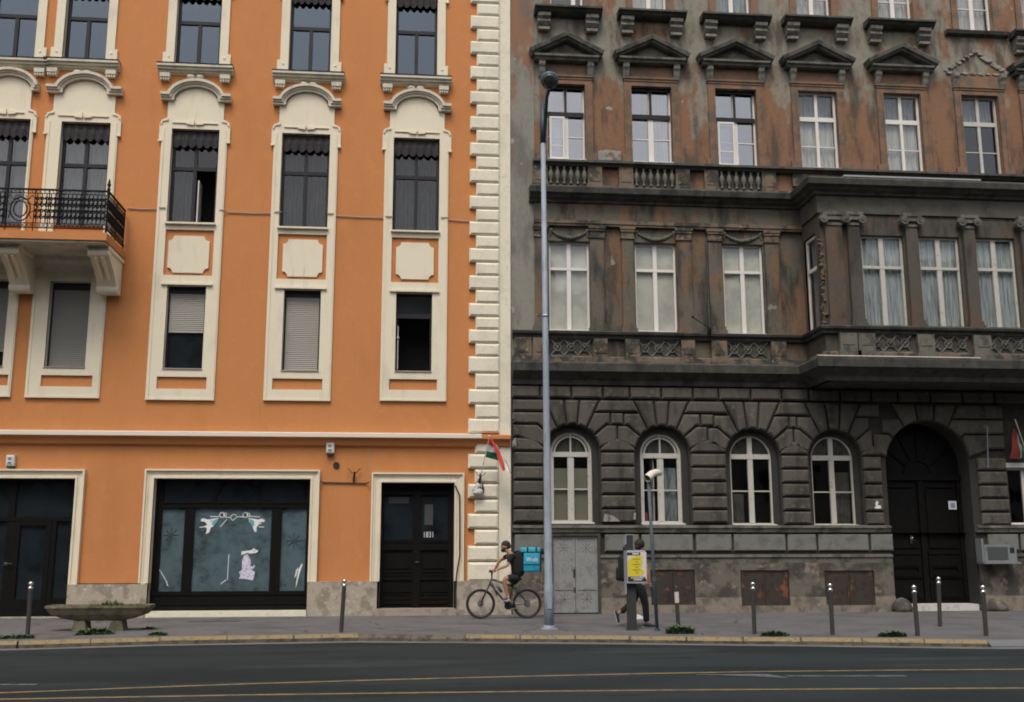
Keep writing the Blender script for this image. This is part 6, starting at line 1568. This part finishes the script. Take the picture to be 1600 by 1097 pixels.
# cyclist and bicycle, riding to the left in front of the corner
bxc, byc = G(786.6, 967); BS = 64.9*7.31
def B_(px, pz, y=0.0): return Vector((bxc+((710+px/7.31)-786.6)/64.9, byc+y, (967-(830+pz/7.31))/64.9))
t = thing('bicycle', 'black mountain bike ridden to the left in front of the quoins', 'bicycle', (bxc, byc, 0))
fh = B_(298, 828); rh = B_(832, 833); wr = .345; fh.z = rh.z = wr+.012
def wheel(c, disc):
    m = MB()
    for k in range(28):
        a = 2*PI*k/28; b = a+.25*(1 if k % 2 else -1); m.tube([(c.x+.028*math.cos(b), c.y+(.02 if k % 2 else -.02), c.z+.028*math.sin(b)), (c.x+(wr-.045)*math.cos(a), c.y, c.z+(wr-.045)*math.sin(a))], .0022, 3)
    m.lathe((c.x, c.y-.05, c.z), [(.018, 0), (.030, .01), (.022, .03), (.022, .07), (.030, .09), (.018, .10)], 12, 'y'); m.lathe((c.x, c.y-.035, c.z), [(.08, 0), (.08, .003)], 20, 'y')
    w_ = m.build('wheel', MT['bikemetal'], t); m = MB(); m.ring(c, wr-.018, .026, 'y', 48, 8); m.build('tyre', MT['black'], w_, smooth=True); m = MB(); m.ring(c, wr-.047, .012, 'y', 48, 6); m.build('rim', MT['bikeframe'], w_, smooth=True)
    return w_
wf = wheel(fh, 1); wb = wheel(rh, 1)
bb = B_(612, 855); hd_t = B_(428, 548); hd_b = B_(402, 615); stt = B_(668, 640); sd = B_(712, 568)
m = MB(); m.tube([hd_t, hd_b], .022, 10); m.tube([hd_t+Vector((.01, 0, -.03)), stt], .018, 10); m.tube([hd_b+Vector((.005, 0, .01)), B_(520, 745), bb], [.021, .022, .022], 10); m.tube([stt+Vector((.02, 0, .05)), bb], .017, 10); m.lathe((bb.x, bb.y-.04, bb.z), [(.025, 0), (.025, .08)], 12, 'y')
for s_ in (-1, 1):
    o = Vector((0, s_*.055, 0)); o2 = Vector((0, s_*.03, 0)); m.tube([stt+o2, stt.lerp(rh, .5)+o+Vector((0, 0, .03)), rh+o], .010, 6); m.tube([bb+o2, rh+o], .010, 6)
m.tube([stt+Vector((.02, 0, .05)), sd], .014, 8); fr_ = m.build('frame', MT['bikeframe'], t, smooth=True)
m = MB()
for s_ in (-1, 1): o = Vector((0, s_*.055, 0)); m.tube([hd_b+o+Vector((-.01, 0, -.02)), hd_b.lerp(fh, .5)+o, fh+o], [.019, .018, .013], 8)
m.tube([hd_b+Vector((-.01, -.06, -.01)), hd_b+Vector((-.01, .06, -.01))], .018, 8); m.build('fork', MT['bikeframe'], t, smooth=True)
hb = B_(424, 468); m = MB(); m.tube([hd_t, hb], .018, 8); m.tube([hb+Vector((.06, -.31, .0)), hb+Vector((.02, -.12, .0)), hb, hb+Vector((.02, .12, .0)), hb+Vector((.06, .31, .0))], .013, 8)
for s_ in (-1, 1): m.tube([hb+Vector((.045, s_*.20, 0)), hb+Vector((.062, s_*.32, 0))], .019, 8); m.tube([hb+Vector((.02, s_*.17, -.01)), hb+Vector((-.06, s_*.24, -.03))], .008, 5)
m.lathe((hb.x-.03, hb.y-.05, hb.z), [(.03, 0), (.035, .03), (.035, .07), (.03, .1)], 10, 'y'); m.build('handlebar', MT['bikeframe'], t, smooth=True)
m = MB(); m.ball(sd+Vector((.01, 0, .02)), .1, 12, 8, (1.35, .75, .35)); m.build('saddle', MT['black'], t, smooth=True)
m = MB(); m.lathe((bb.x, bb.y-.07, bb.z), [(.095, 0), (.095, .006)], 24, 'y'); pa = B_(588, 815); pa.y -= .1; pbk = bb+(bb-Vector((pa.x, bb.y, pa.z))); pbk.y += .1
m.tube([(bb.x, bb.y-.08, bb.z), (pa.x, bb.y-.08, pa.z)], .012, 6); m.tube([(bb.x, bb.y+.06, bb.z), (pbk.x, bb.y+.06, pbk.z)], .012, 6); cr = m.build('crank', MT['bikeframe'], t)
for p in (pa, pbk): m = MB(); m.box(p.x-.05, p.x+.05, p.y-.05, p.y+.05, p.z-.012, p.z+.012); m.build('pedal', MT['black'], cr)
m = MB(); m.tube([(bb.x, bb.y-.067, bb.z+.09), (rh.x, bb.y-.067, rh.z+.04)], .006, 4); m.tube([(bb.x, bb.y-.067, bb.z-.09), (rh.x-.03, bb.y-.067, rh.z-.07), (rh.x, bb.y-.067, rh.z-.04)], .006, 4); m.lathe((rh.x, bb.y-.07, rh.z), [(.05, 0), (.05, .006), (.04, .012)], 14, 'y'); m.build('chain', MT['bikemetal'], t)
m = MB(); a = B_(640, 665); 
m.tube([B_(632, 672), B_(690, 625), B_(752, 605)], [.006, .013, .010], 6); m.tube([B_(628, 640), B_(640, 668)], .012, 6); m.build('mudguard', MT['lime'], t)
m = MB(); m.tube([B_(425, 600), B_(455, 660), B_(485, 745)], [.010, .016, .012], 6); m.build('front_mudguard', MT['bikeframe'], t)
m = MB(); m.lathe((0, 0, 0), [(.001, 0), (.035, .005), (.036, .19), (.02, .21), (.018, .23)], 10); q_ = (B_(455, 640)-B_(540, 765)).normalized().to_track_quat('Z', 'Y').to_matrix().to_4x4(); m.xform(Matrix.Translation(B_(520, 728, -.0)+Vector((.045, 0, .045))) @ q_); m.build('water_bottle', MT['bikemetal'], t, smooth=True)

t = thing('person', 'bearded cyclist in black t-shirt and shorts leaning to the handlebar', 'person', (bxc, byc, 0))
def N_(px, pz, y): return B_(px, pz, y)
sk = Sk()
pel = sk.add(N_(726, 538, 0), (.11, .10)); wst = sk.add(N_(724, 462, 0), (.12, .105), pel); ch = sk.add(N_(690, 350, 0), (.165, .13), wst); up = sk.add(N_(655, 275, 0), (.13, .09), ch); nk = sk.add(N_(622, 238, 0), .055, up)
hc = N_(580, 190, 0); head(sk, hc, (-1, -.08, -.10), nk, 1.03)
gN = hb+Vector((.045, -.25, .0)); gF = hb+Vector((.045, .25, 0))
for sy, el, g in ((-1, (597, 405), gN), (1, (520, 352), gF)):
    a = sk.add(N_(643 if sy < 0 else 628, 292, sy*.155), .058, up); e = sk.chain([(N_((643+el[0])/2, (292+el[1])/2, sy*.20), .047), (N_(*el, sy*.225), .040)], a); w = g+Vector((.062, 0, .045))
    w_ = sk.chain([(Vector(N_(*el, sy*.225)).lerp(w, .5), .038), (w, .027)], e); hand(sk, w, (-.9, 0, -.42), (-.30, 0, -.95), w_, .62, sy)
kn = N_(566, 548, -.13); an = N_(594, 735, -.11); kf = N_(632, 640, .11); af = N_(668, 818, .10)
hN = sk.add(N_(708, 545, -.08), .07, pel); kN = sk.chain([(N_(640, 545, -.12), .075), (kn, .060), (N_(572, 620, -.125), .056), (an, .036), (N_(565, 778, -.11), .03)], hN)
hF = sk.add(N_(708, 552, .08), .07, pel); kF = sk.chain([(N_(675, 600, .11), .082), (kf, .060), (N_(645, 710, .11), .055), (af, .036), (N_(640, 868, .1), .03)], hF)
body = skin('body', sk.n, sk.e, MT['skin'], t)
face_bits(hc, (-1, -.08, -.10), t, MT['hair'], 1.03)
sk = Sk(); a = sk.add(N_(738, 548, 0), (.175, .165)); b = sk.chain([(N_(732, 458, 0), (.178, .165)), (N_(700, 350, 0), (.195, .172)), (N_(657, 280, 0), (.148, .108)), (N_(632, 248, 0), .066)], a)
for sy, el in ((-1, (605, 375)), (1, (560, 325))):
    c = sk.add(N_(643 if sy < 0 else 628, 292, sy*.155), .074, 3); sk.chain([(N_((643+el[0])/2, (292+el[1])/2, sy*.20), .068), (N_(*el, sy*.215), .062)], c)
skin('t_shirt', sk.n, sk.e, MT['blackcloth'], t)
sk = Sk(); a = sk.add(N_(732, 550, 0), (.165, .155)); sk.add(N_(728, 490, 0), (.16, .145), a)
for sy, pts in ((-1, ((640, 543, .102), (592, 545, .088))), (1, ((675, 600, .098), (648, 628, .084)))):
    c = sk.add(N_(716, 548, sy*.09), .112, a); sk.chain([(N_(p, q, sy*.12), r) for p, q, r in pts], c)
skin('shorts', sk.n, sk.e, MT['blackcloth'], t)
def shoe(parent, ank, toe, mt, sole_m, heel=None, r=.04):
    a, b = Vector(ank), Vector(toe); d = (b-a); sk = Sk()
    h = a+Vector((0, 0, -.03)) if heel is None else Vector(heel)
    i = sk.chain([(a, r*.95), (h.lerp(b, .25), (r*1.05, r)), (h.lerp(b, .65), (r*1.05, r*.85)), (b, (r*.9, r*.6))]); sk.add(h+(h-b)*.18, (r*.85, r*.9), 1)
    o = skin('shoe', sk.n, sk.e, mt, parent)
    m = MB(); dn = Vector((0, 0, -1)) if abs(d.normalized().z) < .85 else Vector((-1 if d.x >= 0 else 1, 0, 0)); ax_ = (b-h).normalized(); dn = (dn-ax_*dn.dot(ax_)).normalized()
    m.tube([h-ax_*.05+dn*r*.78, h.lerp(b, .5)+dn*r*.78, b+ax_*.01+dn*r*.55], [r*.75, r*.8, r*.6], 8)
    for k in range(len(m.v)):
        v = Vector(m.v[k]); cpt = h+ax_*((v-h).dot(ax_)); off = v-cpt; comp = off.dot(dn); m.v[k] = tuple(v-dn*(comp-r*.78)*.65)
    m.build('sole', sole_m, o)
shoe(t, N_(594, 752, -.11), N_(540, 788, -.11), MT['shoe_grey'], MT['sole'], N_(604, 778, -.11), .043)
shoe(t, N_(668, 835, .10), N_(640, 880, .10), MT['shoe_black'], MT['sole'], N_(690, 862, .10), .043)
m = MB(); vs0 = len(m.v); m.ball((0, 0, 0), .1, 16, 12, (1.12, .92, 1.02)); m.v = [v for v in m.v]
c = hc+Vector((.018, 0, .045)); m.v = [(c.x+v[0], c.y+v[1], c.z+v[2]*.98) for v in m.v]; m.tube([c+Vector((.05, 0, -.02)), c+Vector((.062, 0, -.10))], [.085, .05], 10); m.build('hair', MT['hair'], t, smooth=True)
m = MB(); m.ball(hc+Vector((-.048, -.005, -.088)), .062, 12, 8, (.95, .95, .85)); 
for s_ in (-1, 1): m.tube([hc+Vector((-.0, s_*.070, -.0)), hc+Vector((-.02, s_*.066, -.06)), hc+Vector((-.05, s_*.045, -.10))], [.014, .024, .026], 6)
m.build('beard', MT['hair'], t, smooth=True)

x0 = B_(784, 0).x; x1 = B_(985, 0).x; z0 = B_(0, 475).z; z1 = B_(0, 258).z; zt = B_(0, 200).z
t = thing('delivery_bag', 'cyan cube delivery backpack on the cyclist with black straps', 'backpack', ((x0+x1)/2, byc, z0))
m = MB(); yb = .21
def rbox(mb, a, b, c, d, e, f, ch):
    mb.prism([(a, e), (b, e), (b, f), (a, f)], d, (c+d)/2, 0); o = len(mb.v)
def softbox(mb, x0, x1, y0, y1, z0, z1, r=.03, n=3):
    N = 8; o = len(mb.v)
    bm = bmesh.new(); bmesh.ops.create_cube(bm, size=1); bmesh.ops.scale(bm, vec=(x1-x0, y1-y0, z1-z0), verts=bm.verts); bmesh.ops.bevel(bm, geom=bm.edges[:], offset=r, segments=n, affect='EDGES', profile=.5)
    bm.verts.index_update(); c = ((x0+x1)/2, (y0+y1)/2, (z0+z1)/2)
    mb.add([(v.co.x+c[0], v.co.y+c[1], v.co.z+c[2]) for v in bm.verts], [tuple(v.index for v in f.verts) for f in bm.faces]); bm.free()
softbox(m, x0, x1, byc-yb, byc+yb, z0, z1, .035); bo = m.build('body', MT['cyan'], t, smooth=True)
m = MB(); softbox(m, x0-.06, x1-.01, byc-yb+.01, byc+yb-.01, z1+.004, zt, .022); m.build('lid', MT['cyanlid'], t, smooth=True)
m = MB(); zm = B_(0, 393).z
m.box(x0+.005, x1-.005, byc-yb-.006, byc-yb+.002, zm-.012, zm+.012); m.box(x1-.035, x1+.012, byc-yb-.008, byc+yb+.008, z0+.0, z1+.02); m.box(x0-.05, x1+.005, byc-yb+.005, byc+yb-.005, z1-.012, z1+.014)
for xx in (x0+.08, x0+.29): m.box(xx, xx+.035, byc-yb+.0, byc+yb, z1+.01, zt+.006); 
m.box(x1+.0, x1+.075, byc-.08, byc+.1, zt-.07, zt-.03); m.build('strap', MT['black'], t)
m = MB(); softbox(m, x0-.15, x0+.01, byc-.17, byc+.17, z0-.02, z1+.02, .05); m.build('back_padding', MT['blackcloth'], t, smooth=True)
text_obj('Wolt', .135, MT['ink_white'], bo, 'lettering', at(B_(882, 0).x, byc-yb-.003, B_(0, 338).z), .002, (.90, 1.1))

# pedestrian walking to the right behind the ticket machine
gx, gy = G(1006, 979); PS = 72.7*6.095
def Q_(px, pz, y=0.0): return Vector((gx+((940+px/6.095)-1006)/72.7, gy+y, (979-(820+pz/6.095))/72.7))
t = thing('person', 'person in dark trousers walking right behind the ticket machine', 'person', (gx, gy, 0))
hc = Q_(384, 205); sk = Sk()
pel = sk.add(Q_(352, 560), (.15, .115)); wst = sk.add(Q_(352, 480), (.14, .11), pel); ch = sk.add(Q_(358, 370), (.17, .12), wst); up = sk.add(Q_(366, 295), (.13, .085), ch); nk = sk.add(Q_(378, 258), .052, up); head(sk, hc, (1, .35, -.05), nk, 1.0)
for sy, pts, fw_ in ((-1, ((352, 305), (385, 345), (420, 395), (436, 480), (446, 550)), (.30, 0, -1)), (1, ((362, 305), (330, 350), (300, 410), (300, 480), (310, 540)), (.2, 0, -1))):
    a = sk.add(Q_(*pts[0], sy*.165), .056, up); a = sk.chain([(Q_(*pts[1], sy*.205), .048), (Q_(*pts[2], sy*.225), .041), (Q_(*pts[3], sy*.22), .038), (Q_(*pts[4], sy*.21), .027)], a); hand(sk, Q_(*pts[4], sy*.21), fw_, (.3, -sy*.9, 0), a, .38, sy)
a = sk.add(Q_(366, 575, -.09), .095, pel); sk.chain([(Q_(392, 670, -.095), .078), (Q_(412, 760, -.09), .060), (Q_(414, 840, -.09), .052), (Q_(412, 925, -.09), .036), (Q_(440, 958, -.09), .03)], a)
a = sk.add(Q_(355, 575, .09), .095, pel); sk.chain([(Q_(342, 660, .09), .078), (Q_(318, 735, .09), .062), (Q_(240, 790, .09), .050), (Q_(168, 842, .09), .036), (Q_(152, 870, .09), .03)], a)
skin('body', sk.n, sk.e, MT['skin_b'], t); face_bits(hc, (1, .35, -.05), t, MT['hair'])
sk = Sk(); a = sk.add(Q_(352, 565), (.165, .13)); sk.chain([(Q_(352, 480), (.155, .125)), (Q_(358, 370), (.185, .135)), (Q_(366, 298), (.145, .10)), (Q_(374, 272), .064)], a)
for sy, pts in ((-1, ((352, 305), (390, 350), (418, 388))), (1, ((362, 305), (330, 350), (305, 400)))):
    c = sk.add(Q_(*pts[0], sy*.165), .072, 3); sk.chain([(Q_(*pts[1], sy*.205), .066), (Q_(*pts[2], sy*.225), .062)], c)
skin('t_shirt', sk.n, sk.e, MT['whitecloth'], t)
sk = Sk(); a = sk.add(Q_(352, 565), (.158, .125)); sk.add(Q_(352, 530), (.15, .12), a)
c = sk.add(Q_(366, 578, -.09), .11, a); sk.chain([(Q_(392, 670, -.095), .098), (Q_(414, 760, -.09), .080), (Q_(418, 850, -.09), .074), (Q_(420, 928, -.09), .072)], c)
c = sk.add(Q_(355, 578, .09), .11, a); sk.chain([(Q_(342, 660, .09), .096), (Q_(316, 738, .09), .080), (Q_(245, 795, .09), .072), (Q_(185, 838, .09), .066)], c)
skin('trousers', sk.n, sk.e, MT['navycloth'], t)
shoe(t, Q_(412, 935, -.09), Q_(505, 962, -.09), MT['shoe_black'], MT['sole'], Q_(402, 955, -.09), .045)
shoe(t, Q_(160, 845, .09), Q_(168, 935, .09), MT['shoe_black'], MT['sole'], Q_(142, 838, .09), .045)
m = MB(); m.ball(hc+Vector((-.012, -.008, .035)), .105, 16, 12, (1.08, .95, 1.05)); m.tube([hc+Vector((-.04, -.01, -.0)), hc+Vector((-.055, -.01, -.085))], [.088, .055], 10); m.build('hair', MT['hair'], t, smooth=True)
x0 = Q_(165, 0).x; x1 = Q_(300, 0).x
tb = thing('backpack', 'black backpack worn by the person walking behind the ticket machine', 'backpack', ((x0+x1)/2, gy, Q_(0, 545).z))
m = MB(); softbox(m, x0+.01, x1+.02, gy-.17, gy+.17, Q_(0, 545).z, Q_(0, 290).z, .09, 4); softbox(m, x0-.04, x0+.05, gy-.13, gy+.13, Q_(0, 540).z, Q_(0, 410).z, .04, 3); m.build('body', MT['blackcloth'], tb, smooth=True)
m = MB(); 
for s_ in (-1, 1): m.tube([Q_(300, 300, s_*.12), Q_(365, 268, s_*.13), Q_(410, 330, s_*.14), Q_(395, 440, s_*.15), Q_(310, 500, s_*.15)], .016, 6)
m.tube([Q_(225, 215), Q_(232, 250), Q_(235, 290)], [.03, .04, .03], 6); m.build('strap', MT['blackcloth'], tb)

# ------------------------------------------------------------------ the other side of the street (seen only mirrored in the panes)
for k, (xa, xb, h, rf, lab) in enumerate(((-46, -9, 19.5, 3.5, 'grey apartment house across the street, mirrored in the panes of the orange house'), (-9, 14, 17.0, 4.2, 'lower apartment house across the street with dark pitched roof, mirrored in the panes'), (14, 52, 20.5, 3.2, 'tall apartment house across the street, mirrored in the panes of the old house'))):
    t = thing('apartment_house', lab, 'apartment house', ((xa+xb)/2, -46, 0)); m = MB(); yw = -44.5
    hs_ = [(xa+1.2+3*i, xa+2.4+3*i, 1.2+3.9*j, 3.4+3.9*j) for i in range(int((xb-xa-1)/3)) for j in range(int((h-1)/3.9))]
    m.wall(xa, xb, RZ, h, hs_, yw)
    m.quad((xa, yw, RZ), (xa, yw-14, RZ), (xa, yw-14, h), (xa, yw, h)); m.quad((xb, yw, RZ), (xb, yw-14, RZ), (xb, yw-14, h), (xb, yw, h)); m.quad((xa, yw-14, RZ), (xb, yw-14, RZ), (xb, yw-14, h), (xa, yw-14, h)); m.box(xa, xb, yw+.002, yw+.4, h-.5, h)
    m.build('wall', MT['oppwall'], t, recalc=False); m = MB(); m.quad((xa+.1, yw-.3, 0), (xb-.1, yw-.3, 0), (xb-.1, yw-.3, h-.5), (xa+.1, yw-.3, h-.5)); m.build('window_panes', MT['blackpaint'], t, recalc=False)
    m = MB(); m.add([(xa, yw+.3, h+.001), (xb, yw+.3, h+.001), (xb, yw-6, h+rf), (xa, yw-6, h+rf), (xa, yw-14, h), (xb, yw-14, h)], [(0, 1, 2, 3), (3, 2, 5, 4), (0, 3, 4), (1, 5, 2)]); ro = m.build('roof', MT['opproof'], t)
    m = MB()
    for i in range(3): cx = xa+(xb-xa)*(.2+.3*i); m.box(cx, cx+1.3, yw-4.5, yw-3.7, h+1, h+rf+1.6)
    m.build('chimneys', MT['oppwall'], ro)

# ------------------------------------------------------------------ camera, sky, sun, render settings
cam = bpy.data.cameras.new('Camera'); co = bpy.data.objects.new('Camera', cam); COL.objects.link(co)
cam.sensor_width = 36; cam.lens = 36*FPX/1600; cam.clip_end = 2000; cam.clip_start = .1
co.matrix_world = Matrix(((RT.x, UP.x, -FWD.x, CAM.x), (RT.y, UP.y, -FWD.y, CAM.y), (RT.z, UP.z, -FWD.z, CAM.z), (0, 0, 0, 1)))
sc.camera = co
W = bpy.data.worlds.new('World'); sc.world = W; W.use_nodes = True
nt = W.node_tree; nt.nodes.clear()
out = nt.nodes.new('ShaderNodeOutputWorld'); bg = nt.nodes.new('ShaderNodeBackground'); sky = nt.nodes.new('ShaderNodeTexSky')
SUN_EL, SUN_AZ = 57, 196      # azimuth clockwise from +Y: the sun stands behind the camera, slightly to its left
sky.sky_type = 'NISHITA'; sky.sun_disc = False; sky.sun_elevation = R(SUN_EL); sky.sun_rotation = R(SUN_AZ)
sky.dust_density = 4; sky.air_density = 1.0; sky.ozone_density = .6
hs = nt.nodes.new('ShaderNodeHueSaturation'); hs.inputs['Saturation'].default_value = .5
nt.links.new(sky.outputs[0], hs.inputs['Color']); nt.links.new(hs.outputs[0], bg.inputs[0]); nt.links.new(bg.outputs[0], out.inputs[0])
bg.inputs[1].default_value = .135
sun = bpy.data.lights.new('Sun', 'SUN'); sun.energy = 1.0; sun.angle = R(18); sun.color = (1, .95, .88)
so = bpy.data.objects.new('Sun', sun); COL.objects.link(so)
dv = Vector((math.sin(R(SUN_AZ))*math.cos(R(SUN_EL)), math.cos(R(SUN_AZ))*math.cos(R(SUN_EL)), math.sin(R(SUN_EL))))
so.rotation_euler = dv.to_track_quat('Z', 'Y').to_euler()
sc.view_settings.view_transform = 'Standard'; sc.view_settings.look = 'None'; sc.view_settings.gamma = 1; sc.view_settings.use_curve_mapping = False
sc.view_settings.exposure = 0.45
sc.cycles.filter_width = 1.9
sc.cycles.use_denoising = True
